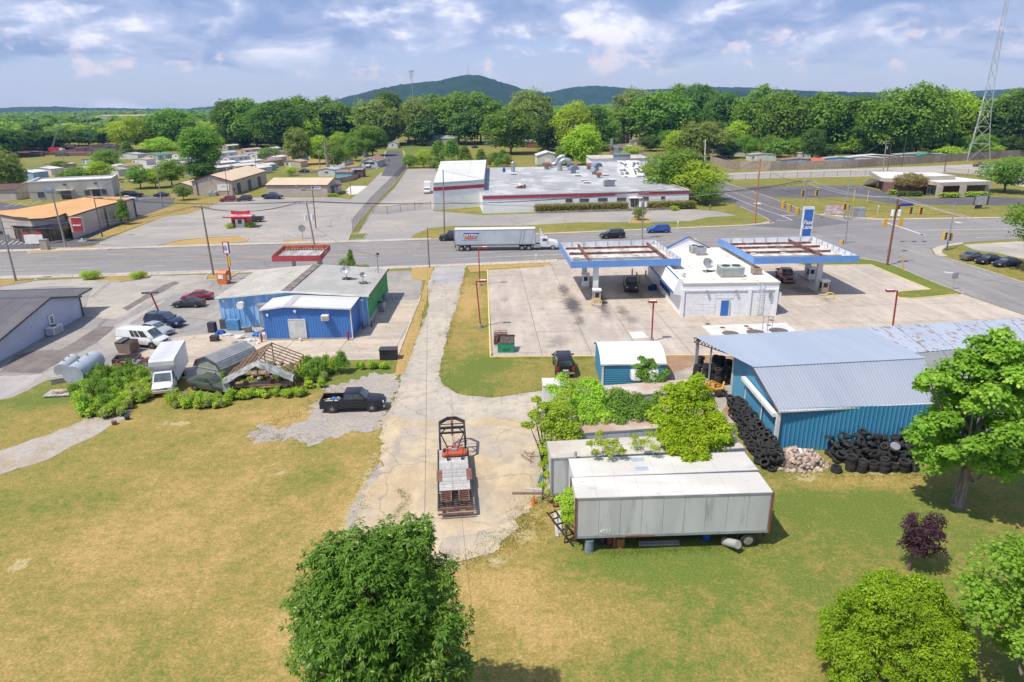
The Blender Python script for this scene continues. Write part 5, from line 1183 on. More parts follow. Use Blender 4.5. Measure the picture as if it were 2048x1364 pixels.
MB().add([(lx_+1.55,1.312,2.85),(lx_-1.35,1.312,2.85),(lx_-1.6,1.312,3.55),(lx_+1.35,1.312,3.55)],[(0,1,2,3)]).mk('blue_block',BLUEL,t)
text('lettering','DAYTON',.62,(lx_+.05,1.325,3.08),PI,WM_,t,bold=.03,shear=.2,xs=1.05)
text('lettering','FREIGHT',.62,(lx_+.1,1.325,2.55),PI,ORL,t,bold=.03,shear=.2,xs=1.)
MB().box(lx_-1.4,lx_+1.7,1.303,1.312,2.12,2.17).mk('underline',BLUEL,t)
t=tg('tractor_truck','white tractor with a tall wind deflector pulling the freight trailer','truck',b+Vc((0,1.25,.02)),rzt)
MB().box(-3.2,3.,-.5,.5,.75,1.05).mk('frame',PLAS,t)
cw=1.15
loft([(.9,[(0,.7),(cw,.7),(cw,1.2),(cw,2.5),(cw*.9,2.6),(0,2.62)]),(2.3,[(0,.7),(cw,.7),(cw,1.2),(cw,2.3),(cw*.9,2.4),(0,2.42)]),(2.55,[(0,.7),(cw,.7),(cw,1.2),(cw*.97,1.85),(cw*.85,1.95),(0,2.)]),(4.1,[(0,.55),(cw,.55),(cw,1.),(cw*.85,1.5),(cw*.7,1.68),(0,1.75)]),(4.4,[(0,.55),(cw*.85,.55),(cw*.85,.9),(cw*.75,1.3),(cw*.6,1.4),(0,1.45)])]).mk('cab',P_WHT,t,smooth=30)
MB().add([(.9,-1.,2.6),(.9,1.,2.6),(1.9,.9,2.5),(1.9,-.9,2.5),(.9,-.95,3.9),(.9,.95,3.9),(1.,.9,3.95),(1.,-.9,3.95)],[(0,1,5,4),(4,5,6,7),(2,3,7,6),(1,2,6,5),(3,0,4,7)]).mk('wind_deflector',P_WHT,t)
MB().add([(2.29,-.98,2.3),(2.29,.98,2.3),(2.58,1.,1.96),(2.58,-1.,1.96)],[(0,1,2,3)]).mk('windscreen',VGL,t)
for s_ in(-1,1):
 MB().box(1.35,2.1,s_*cw-.01,s_*cw+.012,1.75,2.3).mk('side_window',VGL,t);MB().box(-.3,1.,s_*.95-.28,s_*.95+.28,.55,1.1).mk('fuel_tank',CHR,t)
 MB().box(4.2,4.42,s_*.85-.12,s_*.85+.12,.95,1.2).mk('headlight',HEADL,t);MB().ob((2.2,s_*1.35,2.),.12,.12,.5).mk('mirror',PLAS,t)
 for x in(-2.6,-1.3):wheel(t,x,s_*.98,.5,.4)
 wheel(t,3.35,s_*1.02,.5,.3)
 # small white delivery truck by the factory
t=tg('delivery_truck','small white box truck parked left of the white factory','truck',G(853,388)+Vc((0,3.2,0)),R(-86))
MB().box(-3.4,1.3,-1.1,1.1,.9,3.4).mk('cargo_box',BXW,t)
loft([(1.31,secf(1.9,1.)),(2.6,secf(1.8,1.)),(3.,secf(1.3,.98)),(3.1,secf(1.,.9))]).mk('cab',P_WHT,t,smooth=30)
MB().add([(2.66,-.9,1.78),(2.66,.9,1.78),(3.02,.92,1.32),(3.02,-.92,1.32)],[(0,1,2,3)]).mk('windscreen',VGL,t)
for x in(2.2,-2.2):
 for s_ in(-1,1):wheel(t,x,s_*.9,.42,.28)
 # parked old semi trailers in the foreground
S1=mat('weathered trailer side',(.6,.615,.64),(.52,.54,.56),.6,.42,.1,sxx=(1.2,1.2,.25),col3=(.17,.16,.16),scale3=1.1,f3=.45,lo3=.56,hi3=.74,rnd=.05)
S1R=mat('weathered trailer roof',(.64,.62,.58),(.54,.515,.48),.35,.6,sxx=(.5,1.3,1),col3=(.33,.31,.3),scale3=1.2,f3=.6,lo3=.58,hi3=.72)
S2R=mat('rusty trailer roof',(.5,.4,.34),(.36,.24,.18),.35,.7,sxx=(.6,.6,1),col3=(.6,.55,.5),scale3=1.,f3=.6,lo3=.55,hi3=.7)
S1B=mat('trailer roof tan grey',(.55,.5,.44),(.46,.41,.36),.4,.65,sxx=(.6,.6,1),col3=(.62,.6,.57),scale3=1.,f3=.5)
def parked(label,FLpx,FRpx,BLpx,zt,zb,roofm,side,npan,frm=GM_,**k):
 a,b,c=G(*FLpx,zt),G(*FRpx,zt),G(*BLpx,zt);d=(b-a);rz=math.atan2(d.y,d.x);n=Vc((-d.y,d.x,0)).normalized();W=2.5
 p=a+n*W/2;return trailer('parked_trailer',label,(p.x,p.y,0),rz,d.length,W,zb,zt,side,roofm,frm,npan,group='old parked semi trailers',**k)
t1=parked('nearest old grey semi trailer showing its dented ribbed side and rusty rear posts',(1152,997),(1547,985),(1152,960),4.,1.15,S1R,S1,9,RUST,axles=1)
text('lettering','4611',.36,(1.9,-1.275,1.55),0,WM_,t1,bold=.01)
MB().box(3.2,5.,-1.31,-1.272,1.1,1.2).mk('rust_strip',RUST,t1)
t2=parked('second old semi trailer with white roof just behind the nearest trailer',(1147,955),(1517,940),(1145,917),4.,1.15,S1R,S1,9,GM_)
t3=parked('third old semi trailer with tan grey roof under the bright leaning tree',(1103,917),(1490,896),(1103,880),4.,1.15,S1B,S1,9,GM_)
t4=parked('rusty roofed semi trailer behind the third trailer, half under shrubs',(1138,868),(1470,846),(1138,840),4.,1.15,S2R,S1,9,GM_)
t5=parked('rust brown roofed container farthest back behind the shrubs, by the garage',(1150,800),(1400,780),(1100,770),3.4,.6,S2R,S1,8,GM_,axles=1)
for x,y in((4.2,-.75),(4.2,.45)):MB().box(x,x+.9,y,y+.5,4.014,4.024).mk('roof_patch',mat('blue grey tape',(.35,.42,.52),None,1,.6),t2)
MB().cyl((5.1-4.6,1.25,3.9),(.5,1.25,4.5),.1,n=8).mk('vent_pipe',GM_,t2)
t=tg('pale_trailer_corner','end of a pale flat roofed box peeking out left of the shrubs','trailer',G(1105,808))
MB().box(-.9,1.3,-.2,1.6,.3,1.9).mk('body',BXW,t);MB().box(-.95,1.35,-.25,1.65,1.9,2.).mk('roof',S1R,t)
t=wtg('white_boat_top','white rounded cover standing in front of the blue garage','camper top',G(1290,778)+Vc((0,0,0)))
p=G(1290,778);loft([(x,[(0,1.2),(w_,1.2),(w_,1.7),(w_*.8,1.95),(0,2.)])for x,w_ in((-1.5,.4),(-1.2,.7),(1.,.7),(1.2,.5))]).mk('cover',P_WHT,None,smooth=40)
o=bpy.data.objects['cover'];o.parent=t;o.location=(0,0,0);
for x in(-1.,1.):MB().box(x-.1,x+.1,-.5,.5,0,1.2).mk('stand',GM_,None).parent=t
# gooseneck flatbed trailer with mower deck
a,b=G(876,1040),G(945,1038);hd=heading(910,1040,903,880)
t=tg('gooseneck_trailer','black gooseneck flatbed trailer with a weathered plank deck in the sandy lane','trailer',(a+b)/2+Vc((.05,.2,0)),hd)
Wt=2.45;Ld=8.2
WOOD=mat('weathered deck wood',(.47,.45,.43),(.36,.345,.33),2.2,.85,sxx=(6,.5,1),rnd=.16,coord='world');BRN=mat('brown rusty plate',(.16,.07,.05),(.22,.11,.08),2,.8)
for i in range(31):
 x=2.15+i*.2;MB().box(x+.006,x+.19,-Wt/2+.12,Wt/2-.12,.86,.905+random.uniform(-.012,.012)).mk('plank',WOOD,t)
for s_ in(-1,1):MB().box(0,Ld+.1,s_*(Wt/2-.05)-.06,s_*(Wt/2-.05)+.06,.62,.92).mk('side_rail',BM_,t);MB().box(3.4,5.,s_*(Wt/2-.12)-.2,s_*(Wt/2-.12)+.2,.92,.94).mk('wheel_plate',BRN,t)
for i in range(9):MB().box(.1+i*.23,.18+i*.23,-Wt/2,Wt/2,.66,.74).mk('crossmember',BM_,t)
for s_ in(-1,1):MB().box(1.,7.9,s_*.5-.06,s_*.5+.06,.45,.65).mk('frame_beam',BM_,t)
for s_ in(-.62,.62):
 r_=MB();r_.bar((2.05,s_-.35,.95),(.5,s_-.35,1.02),.08).bar((2.05,s_+.35,.95),(.5,s_+.35,1.02),.08)
 for k in range(6):r_.bar((1.95-k*.27,s_-.35,.96),(1.95-k*.27,s_+.35,.96),.07)
 r_.mk('ramp',BRN,t)
 for x in(3.6,4.8):wheel(t,x,s_*1.5,.38,.5)
MB().bar((0,-Wt/2,.75),(0,Wt/2,.75),.14,.2).bar((-.15,-Wt/2,.45),(-.15,Wt/2,.45),.1).mk('rear_bar',BRN,t)
nk=MB();zt=2.3;xs=Ld+.1
for s_ in(-1,1):
 nk.bar((xs,s_*1.,.8),(xs,s_*1.,zt-.4),.16);nk.bar((xs,s_*1.,zt-.4),(xs+2.,s_*1.,zt),.16,.24);nk.bar((xs+2.,s_*1.,zt),(xs+2.75,s_*.35,zt),.16,.24)
nk.mk('gooseneck_arm',BM_,t)
MB().bar((xs+2.75,-.4,zt),(xs+2.75,.4,zt),.2,.24).mk('neck_head',BM_,t)
for dx_,w_ in((.55,.14),(1.25,.18),(1.75,.06)):MB().bar((xs+dx_,-1,zt-.3+dx_*.15),(xs+dx_,1,zt-.3+dx_*.15),w_).mk('neck_crossbar',BM_,t)
for s_ in(-1,1):MB().bar((xs+.55,s_*.95,zt-.25),(xs+1.25,s_*.45,zt-.12),.07).mk('neck_brace',BM_,t);MB().bar((xs+.1,s_*.4,.95),(xs+.6,s_*.95,zt-.25),.07).mk('neck_brace',BM_,t)
MB().cyl((xs+2.4,0,zt+.1),(xs+2.4,0,.9),.09,n=10).bar((xs+2.4,0,zt),(xs+1.8,0,zt),.08).mk('coupler',RUST,t)
MB().cyl((xs+.4,0,.9),(xs+.4,0,.2),.1,n=8).mk('jack',BM_,t)
M_=Matrix.Translation(t.location)@Matrix.Rotation(hd,4,'Z')
RO=mat('faded orange red',(.45,.085,.035),(.32,.07,.04),2.,.6)
t=tg('mower_deck','rusty orange red rotary mower deck resting on the gooseneck trailer planks','mower',M_@Vc((7.3,-.1,.92)),hd)
loft([(-.45,[(0,.1),(.75,.1),(.8,.22),(.7,.3),(0,.32)]),(-.3,[(0,.05),(.95,.05),(1.,.24),(.85,.34),(0,.36)]),(.35,[(0,.05),(.95,.05),(.95,.24),(.8,.34),(0,.36)]),(.5,[(0,.1),(.6,.1),(.6,.22),(.5,.3),(0,.32)])]).mk('deck',RO,t,smooth=30)
for y in(-.6,.6):MB().bar((-.4,y,.35),(.5,y,.55),.08).bar((.5,y,.55),(.9,y*.6,.3),.07).mk('support_arm',RO,t)
MB().bar((.5,-.7,.5),(.5,.7,.5),.07).bar((.3,0,.4),(1.3,.1,1.1),.07).bar((.6,-.35,.4),(1.,-.4,.9),.07).mk('hitch_frame',RO,t)
for y in(-.55,.55):MB().cyl((-.75,y-.06,.18),(-.75,y+.06,.18),.18,n=12).mk('caster_wheel',TYRE,t);MB().bar((-.4,y,.3),(-.75,y,.32),.05).mk('caster_arm',RO,t)
MB().ob((.05,0,.42),.3,.4,.16).mk('gearbox',GM_,t);MB().ob((.1,.75,.4),.4,.25,.12).mk('side_guard',BM_,t)
# buildings across the road
t=wtg('factory','long white flat roofed factory with a red band and a higher white left block','factory',(15,215,0))
FB=mat('factory white block',(.8,.81,.83),(.73,.74,.76),.6,.8,sxx=(1,1,4));REDB=mat('factory red band',(.45,.045,.075),(.38,.05,.075),.8,.6);PINK=mat('faded pink band',(.56,.38,.46),(.6,.48,.54),.8,.6)
FR_=mat('factory grey roof',(.37,.375,.39),(.29,.295,.31),.06,.8,col3=(.52,.52,.53),scale3=.16,f3=.8,sxx=(1,.6,1),lo3=.48,hi3=.62)
FWR=mat('factory white roof',(.64,.645,.65),(.57,.575,.58),.1,.6,col3=(.4,.42,.4),scale3=.5,f3=.3)
fh=4.6;A=G(966,427);B=G(1376,415);A.z=B.z=0
d=(B-A);dn=d.normalized();N=Vc((-dn.y,dn.x,0));U=Vc((0,0,1))
Dp=78;BB=G(1180,322,fh)
def seg(name,p,q,z0,z1,m,par=t,out=0.):
 o_=-N*out;return MB().quad(p+o_+U*z0,q+o_+U*z0,q+o_+U*z1,p+o_+U*z1).mk(name,m,par,recalc=False)
seg('front_wall',A,B,0,fh,FB)
MB().quad(B,B+N*Dp,B+N*Dp+U*fh,B+U*fh).mk('right_wall',FB,t,recalc=False);MB().quad(A+N*Dp,B+N*Dp,B+N*Dp+U*fh,A+N*Dp+U*fh).mk('back_wall',FB,t);MB().quad(A,A+N*Dp,A+N*Dp+U*fh,A+U*fh).mk('left_wall',FB,t)
nx_,ny_=8,6
for i in range(nx_):
 for j in range(ny_):
  p=lambda s_,r_:A+d*s_+N*Dp*r_+U*(fh-.25+.005*((i+j)%2))
  MB().slab([p(i/nx_,j/ny_),p((i+1)/nx_-.0006,j/ny_),p((i+1)/nx_-.0006,(j+1)/ny_-.0006),p(i/nx_,(j+1)/ny_-.0006)],.1).mk('roof_sheet',FR_,t)
def band(s0,s1,z0,z1,m,nm='red_band'):MB().add([A+d*s_-N*o_+U*z for s_,o_,z in((s0,.02,z0),(s1,.02,z0),(s1,.02,z1),(s0,.02,z1),(s0,.12,z0),(s1,.12,z0),(s1,.12,z1),(s0,.12,z1))],[(4,5,6,7),(0,4,7,3),(1,2,6,5),(3,7,6,2),(0,1,5,4)]).mk(nm,m,t)
band(0,.268,3.62,4.3,REDB);band(.27,.456,3.62,4.3,REDB);band(.458,.635,3.62,4.3,REDB);band(.637,.746,3.62,4.3,PINK,'pink_band');band(.748,1.,3.62,4.3,REDB)
MB().bar(A-N*.05+U*fh,B-N*.05+U*fh,.35,.12).bar(B+U*fh,B+N*Dp+U*fh,.35,.12).mk('coping',mat('pinkish coping',(.6,.55,.53),None,1,.7),t)
for s0,s1 in((.395,.428),(.462,.508),(.552,.598),(.645,.69),(.773,.8),(.862,.882)):win(t,(A+d*s0)[:],(A+d*s1)[:],2.3,3.1,.08,DT_,GLASSB,mull=1)
win(t,(A+d*.765-N*.02)[:],(A+d*.8-N*.02)[:],2.2,3.1,.08,DT_,GLASSB,mull=1)
e=win(t,(A+d*.711-N*.03)[:],(A+d*.752-N*.03)[:],.5,2.9,.15,WT_,GLASS,name='entrance',mull=1);
MB().add([A+d*s_-N*o_+U*z for s_,o_,z in((.7,0,2.95),(.765,0,2.95),(.765,1.2,2.95),(.7,1.2,2.95),(.7,0,3.15),(.765,0,3.15),(.765,1.2,3.15),(.7,1.2,3.15))],[(0,1,2,3),(4,7,6,5),(3,2,6,7),(0,3,7,4),(1,5,6,2)]).mk('entrance_canopy',FB,t)
MB().ob(A+d*.731-N*1.2+U*.15,2.6,.6,.3,math.atan2(d.y,d.x)).ob(A+d*.731-N*.7+U*.25,2.6,.5,.5,math.atan2(d.y,d.x)).mk('steps',CW,t)
# left block
LA=G(869,421);LB_=G(966,407);LB_.z=0;lh=7.
lt1=G(863,371,lh);lt2=G(967,364,lh);l_b=G(966,322,lh)
LA=Vc((-20.3,184.2,0));LBx=Vc((A.x+0.,190.5,0));ld=LBx-LA;LN=Vc((-ld.y,ld.x,0)).normalized()
def lq(nm,p,q,z0,z1,m,o_=0):return MB().quad(p-LN*o_+U*z0,q-LN*o_+U*z0,q-LN*o_+U*z1,p-LN*o_+U*z1).mk(nm,m,t,recalc=False)
lq('block_wall',LA,LBx,0,lh,FB);lq('block_band',LA,LBx,lh-1.9,lh-.95,REDB,.06)
BKL=Vc((-25.2,258,0));BKR=Vc((LBx.x-1.5,262,0))
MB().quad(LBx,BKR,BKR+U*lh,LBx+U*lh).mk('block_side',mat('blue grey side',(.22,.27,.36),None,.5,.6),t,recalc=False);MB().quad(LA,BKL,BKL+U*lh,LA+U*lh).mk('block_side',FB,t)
for i in range(3):
 for j in range(6):
  p=lambda s_,r_:LA.lerp(LBx,s_).lerp(BKL.lerp(BKR,s_),r_)+U*(lh+.03+.004*((i+j)%2))
  MB().slab([p(i/3,j/6),p((i+1)/3-.003,j/6),p((i+1)/3-.003,(j+1)/6-.002),p(i/3,(j+1)/6-.002)],.1).mk('block_roof_sheet',FWR,t)
MB().bar(LA+U*lh-LN*.1,LBx+U*lh-LN*.1,.3,.5).mk('block_coping',mat('bluish coping',(.45,.5,.55),None,1,.6),t)
hood_lamp(t,LA.lerp(LBx,.47)+U*(lh-1.5),RUST)
# rooftop machinery
zr=fh-.2
def rp(u,v):return G(u,v,zr)
DUCT=mat('duct metal',(.42,.44,.46),(.33,.35,.37),1,.4,.5);FANB=mat('fan hood blue grey',(.16,.2,.25),(.2,.24,.3),1,.5)
def on_roof(name,label,cat,u,v,rz=0):return tg(name,label,cat,rp(u,v),rz)
t=on_roof('bent_duct','large grey arched duct in the middle of the factory roof','duct',1120,341)
pts=[(0,0,0),(0,0,2.2)]+[(2.-2.*math.cos(a),0,2.2+1.4*math.sin(a))for a in[PI*k/10 for k in range(1,9)]];MB().tube(pts,[.75]*10,12).mk('pipe',DUCT,t,smooth=50);MB().cyl((0,0,0),(0,0,.8),.9,n=12).mk('collar',DUCT,t)
t=on_roof('bent_duct','second arched duct just behind the large one on the factory roof','duct',1114,335)
pts=[(-2.5,0,1),(-.8,0,1.2),(-.1,0,2.),(.4,0,3.2),(1.6,0,3.9),(2.8,0,3.8)];MB().tube(pts,.75,12).mk('pipe',DUCT,t,smooth=50);MB().cyl((-2.4,0,0),(-2.4,0,1.6),.8,n=12).mk('collar',DUCT,t)
for i,(u,v,s_,m_,l_)in enumerate([(1142,340,1.,FANB,'blue grey tilted fan hood right of the arched ducts'),(1147,346,1.05,FANB,'nearer blue grey tilted fan hood by the arched ducts'),(1193,340,1.1,FANB,'blue grey fan hood before the white penthouse'),(1188,348,.8,FANB,'small blue grey fan hood in front of the penthouse fan'),(1152,336,.7,RUST,'rust brown round vent right of the arched ducts'),(1178,338,.9,RUST,'rusty cowl vent left of the penthouse'),(1197,355,.7,RUST,'rusty square cowl nearer the front of the factory roof'),(1093,338,1.,RUST,'tall rusty cowl left of the arched ducts')]):
 t=on_roof('fan_hood',l_,'roof fan',u,v,.3*i);mb=MB()
 MB().cyl((0,0,0),(0,0,1.*s_),.8*s_,n=10).mk('base',GM_,t)
 ps=[(-1.6*s_*math.cos(a),0,1.*s_+1.3*s_*math.sin(a))for a in[PI*k/8 for k in range(9)]]
 vs=[(x,y*1.1*s_,z)for y in(-1,1)for x,_,z in ps];MB().add(vs,[(k,k+1,k+10,k+9)for k in range(8)]+[tuple(range(9)),tuple(range(17,8,-1))]).mk('hood',m_,t)
t=on_roof('roof_stack','grey capped exhaust stack on the left half of the factory roof','stack',1026,343);MB().cyl((0,0,0),(0,0,1.8),.7,n=12).mk('base',GM_,t);MB().cyl((0,0,1.8),(0,0,3.),.75,.7,12).cyl((0,0,3.),(0,0,3.4),.7,.3,12).mk('cap',DUCT,t)
t=on_roof('barrel','blue barrel standing on the left half of the factory roof','barrel',1008,344);MB().cyl((0,0,0),(0,0,1.1),.5,n=12).cyl((0,0,1.1),(0,0,1.9),.45,.1,12).mk('drum',mat('barrel blue',(.02,.08,.45),None,1,.5),t)
for u,v,l_ in((1038,375,'leftmost'),(1169,362,'middle, farther'),(1174,366,'middle, nearer'),(1225,361,'right of the middle'),(1302,360,'rightmost'),(1027,349,'behind the capped stack'),(1156,352,'beside the fan hoods'),(1211,351,'before the penthouse')):
 t=on_roof('roof_hatch','low pale roof hatch on the factory roof, %s'%l_,'roof hatch',u,v);MB().box(-.9,.9,-.7,.7,0,.35).mk('curb',GM_,t);MB().box(-1.1,1.1,-.9,.9,.35,.45).mk('lid',WM_,t)
ac_unit('air_conditioner','blue grey rooftop unit near the front edge of the factory roof',rp(1218,372),2.8,1.8,1.6,FANB,.1,1);ac_unit('air_conditioner','rusty small unit at the right front corner of the factory roof',rp(1363,369),1.4,1.2,1.,RUST,.1,1)
t=on_roof('roof_stack','white capped vent over rust at the front left of the factory roof','stack',1040,376);MB().cyl((0,0,0),(0,0,.7),.8,n=10).mk('base',RUST,t);MB().cyl((0,0,.7),(0,0,1.4),.7,.3,10).mk('cap',WM_,t)
t=on_roof('roof_stack','small rusty vent beside the white capped vent','stack',1049,376);MB().cyl((0,0,0),(0,0,.9),.4,n=10).mk('base',RUST,t)
# white penthouse with peeling sloped screen
t=wtg('penthouse','white penthouse with a black and white peeling sloped screen on the factory roof','penthouse',rp(1220,330))
a,b=rp(1182,333),rp(1245,335);MB().box(a.x,b.x+10,a.y,a.y+16,zr,zr+2.6).mk('walls',FB,t);MB().box(a.x-.3,b.x+10.3,a.y-.3,a.y+16.3,zr+2.6,zr+2.85).mk('roof',mat('penthouse roof',(.58,.53,.47),(.4,.34,.28),.4,.7),t)
PEEL=mat('peeling white panels',(.66,.66,.67),(.6,.6,.62),.5,.6,col3=(.05,.05,.06),scale3=.7,f3=.95,lo3=.48,hi3=.54,sxx=(1,.5,1));PEEL2=WSM
s0,s1,s2,s3=rp(1244,354),rp(1291,354),G(1278,321,zr+3.6),G(1234,321,zr+3.6)
for k in range(5):
 f0,f1=k/5,(k+1)/5-.006;MB().slab([s0.lerp(s1,f0),s0.lerp(s1,f1),s3.lerp(s2,f1),s3.lerp(s2,f0)],.15).mk('screen_panel',PEEL2 if k==2 else PEEL,t)
MB().add([s0,s3,(s3.x,s3.y,zr)],[(0,1,2)]).add([s1,s2,(s2.x,s2.y,zr)],[(0,1,2)]).add([s2,s3,(s3.x,s3.y,zr),(s2.x,s2.y,zr)],[(0,1,2,3)]).mk('screen_end',PEEL2,t)
for(u,v,h,r_,m_,l_)in((1222,322,9,.7,RUST,'tall thin rust banded smokestack behind the penthouse'),(1233,322,6.5,1.4,DUCT,'wide grey cylinder stack behind the penthouse')):
 t=tg('smokestack',l_,'stack',G(u,v+6));b_=G(u,v+6);hh=Hgt(u,v+6,278 if r_<1 else 293);MB().cyl((0,0,0),(0,0,hh*.55),r_,n=12).cyl((0,0,hh*.7),(0,0,hh),r_,n=12).mk('pipe',DUCT,t,smooth=50);MB().cyl((0,0,hh*.55),(0,0,hh*.7),r_*1.03,n=12).mk('band',m_,t)
t=tg('ground_cap','light grey dome hatch on the penthouse roof right of the stacks','roof hatch',G(1243,318,zr+3));MB().box(-3,3,-1,1,0,1.5).mk('box',GM_,t);MB().prism([(-3.2,-1.2),(3.2,-1.2),(2.5,1.2),(-2.5,1.2)],1.5,2.).mk('cap',DUCT,t)
# hedges in a planter, shrubs handled with vegetation
pw=wtg('planter_wall','low grey block planter wall under the hedges in front of the factory','wall',A+d*.4)
HD=[]
for s0,s1 in((.24,.695),(.775,.93)):
 n_=int((s1-s0)*d.length/1.2)
 for k in range(n_):
  f0,f1=s0+(s1-s0)*k/n_,s0+(s1-s0)*(k+1)/n_-.0008
  for j in range(2):MB().add([A+d*f-N*o_+U*z for f,o_,z in((f0,2.9,j*.3),(f1,2.9,j*.3),(f1,2.6,j*.3),(f0,2.6,j*.3),(f0,2.9,j*.3+.28),(f1,2.9,j*.3+.28),(f1,2.6,j*.3+.28),(f0,2.6,j*.3+.28))],[(0,3,2,1),(4,5,6,7),(0,1,5,4),(1,2,6,5),(2,3,7,6),(3,0,4,7)]).mk('block',CW,pw)
FACT=(A.copy(),d.copy(),N.copy())
# generic gabled or flat sheds
def shed(label,p,rz,L,W,h,rise,wall,roof,name='building',cat='building',group=None,ridge='x',openings=(),trim=None,over=.3,pitch=.5,ribw=True,npan=0):
 """front edge centre-left at p; L along local x, W along +y. openings: (kind, side, s0, s1, z0, z1)"""
 t=tg(name,label,cat,p,rz,group);U3=[(0,0),(L,0),(L,W),(0,W)]
 rib=(lambda nm,a,b,c,d_:rbd(nm,a,b,c,d_,pitch,.03,wall,t))if ribw else(lambda nm,a,b,c,d_:MB().quad(a,b,c,d_).mk(nm,wall,t,recalc=False))
 if ridge=='x':
  rib('wall',(0,0,0),(L,0,0),(L,0,h),(0,0,h));rib('wall',(L,W,0),(0,W,0),(0,W,h),(L,W,h))
  for x in(0,L):
   m_=MB().add([(x,0,0),(x,W,0),(x,W,h),(x,W/2,h+rise),(x,0,h)],[(0,1,2,3,4)]);m_.mk('gable',wall,t)
  r_=[((-over,-over,h-over*rise/W*2),(L+over,-over,h-over*rise/W*2),(L+over,W/2,h+rise),(-over,W/2,h+rise)),((L+over,W+over,h-over*rise/W*2),(-over,W+over,h-over*rise/W*2),(-over,W/2,h+rise),(L+over,W/2,h+rise))]
 else:
  rib('wall',(0,W,0),(0,0,0),(0,0,h),(0,W,h));rib('wall',(L,0,0),(L,W,0),(L,W,h),(L,0,h))
  if ribw:
   rbd('gable',(0,0,0),(L/2,0,0),(L/2,0,h+rise),(0,0,h),pitch,.03,wall,t);rbd('gable',(L/2,0,0),(L,0,0),(L,0,h),(L/2,0,h+rise),pitch,.03,wall,t)
  else:MB().add([(0,0,0),(L,0,0),(L,0,h),(L/2,0,h+rise),(0,0,h)],[(0,1,2,3,4)]).mk('gable',wall,t)
  MB().add([(0,W,0),(L,W,0),(L,W,h),(L/2,W,h+rise),(0,W,h)],[(0,4,3,2,1)]).mk('gable',wall,t)
  e=over*rise/L*2
  r_=[((-over,W+over,h-e),(-over,-over,h-e),(L/2,-over,h+rise),(L/2,W+over,h+rise)),((L+over,-over,h-e),(L+over,W+over,h-e),(L/2,W+over,h+rise),(L/2,-over,h+rise))]
 for a,b,c,d_ in r_:
  a,b,c,d_=[Vc(q)+Vc((0,0,.05))for q in(a,b,c,d_)]
  if npan:
   for k in range(npan):rbd('roof_panel',a.lerp(b,k/npan),a.lerp(b,(k+1)/npan-.001),d_.lerp(c,(k+1)/npan-.001),d_.lerp(c,k/npan),pitch,.03,roof,t)
  else:MB().slab([a,b,c,d_],.08).mk('roof',roof,t)
  if trim:MB().bar(a-Vc((0,0,.08)),b-Vc((0,0,.08)),.1,.22).bar(a-Vc((0,0,.08)),d_-Vc((0,0,.08)),.1,.22).bar(b-Vc((0,0,.08)),c-Vc((0,0,.08)),.1,.22).mk('roof_trim',trim,t)
 for kind,side,s0,s1,z0,z1 in openings:
  if side=='f':q0,q1=Vc((s0,-.03,0)),Vc((s1,-.03,0))
  elif side=='r':q0,q1=Vc((L+.03,s0,0)),Vc((L+.03,s1,0))
  else:q0,q1=Vc((-.03,s1,0)),Vc((-.03,s0,0))
  if kind=='w':win(t,q0,q1,z0,z1,.07,trim or WT_,GLASS,mull=1 if s1-s0>1.2 else 0)
  elif kind=='d':door(t,q0,q1,z0,z1,WM_,.07)
  elif kind=='g':door(t,q0,q1,z0,z1,GLASS,.07)
  elif kind=='b':door(t,q0,q1,z0,z1,DT_,.07)
 return t
TAN=mat('tan siding',(.47,.4,.35),(.43,.365,.32),.4,.6);TANR=mat('tan metal roof',(.62,.48,.34),(.57,.44,.31),.3,.55);BRT=mat('brown trim',(.12,.06,.05),None,1,.6)
CRM=mat('cream stucco wall',(.53,.5,.43),(.48,.45,.39),.3,.8)
# beige gabled building with signboard
a=G(388,392);b=G(467,390.5)
Lx=(b-a).length;t=shed('beige metal building with tan gable roof, signboard and dark doors on its right side',a,math.atan2(b.y-a.y,b.x-a.x)-.03,Lx,34,4.6,1.9,TAN,TANR,ridge='y',trim=BRT,pitch=.45,npan=6,openings=[('b','r',4,7.5,0,3.4),('b','r',14,17.5,0,3.4),('b','r',24,27.5,0,3.4),('w','r',1,2,1.2,2.2)])
MB().box(Lx-4.6,Lx-.9,-.12,-.05,1.5,3.6).mk('signboard',WM_,t);MB().add([(Lx-3.6,-.14,2.6),(Lx-2.6,-.14,3.1),(Lx-1.6,-.14,2.6),(Lx-1.8,-.14,2.6),(Lx-2.6,-.14,2.95),(Lx-3.4,-.14,2.6)],[(0,1,4,5),(1,2,3,4)]).mk('sign_mark',BM_,t)
MB().cyl((1.4,-.15,.2),(1.4,-.15,4.4),.12,n=8).mk('downspout',BRT,t);hood_lamp(t,(Lx/2-.5,-.03,5.4))
ac_unit('air_conditioner','pale unit on the ground before the beige gabled building',G(426,392),2.4,1.4,1.3,PG,0,1)
a=G(347,390);shed('small beige annex shed left of the beige gabled building',a,0.,6.2,9,2.9,1.,TAN,TANR,ridge='y',trim=BRT,name='shed',cat='shed',openings=[('d','f',1.2,2.6,0,2.1)])
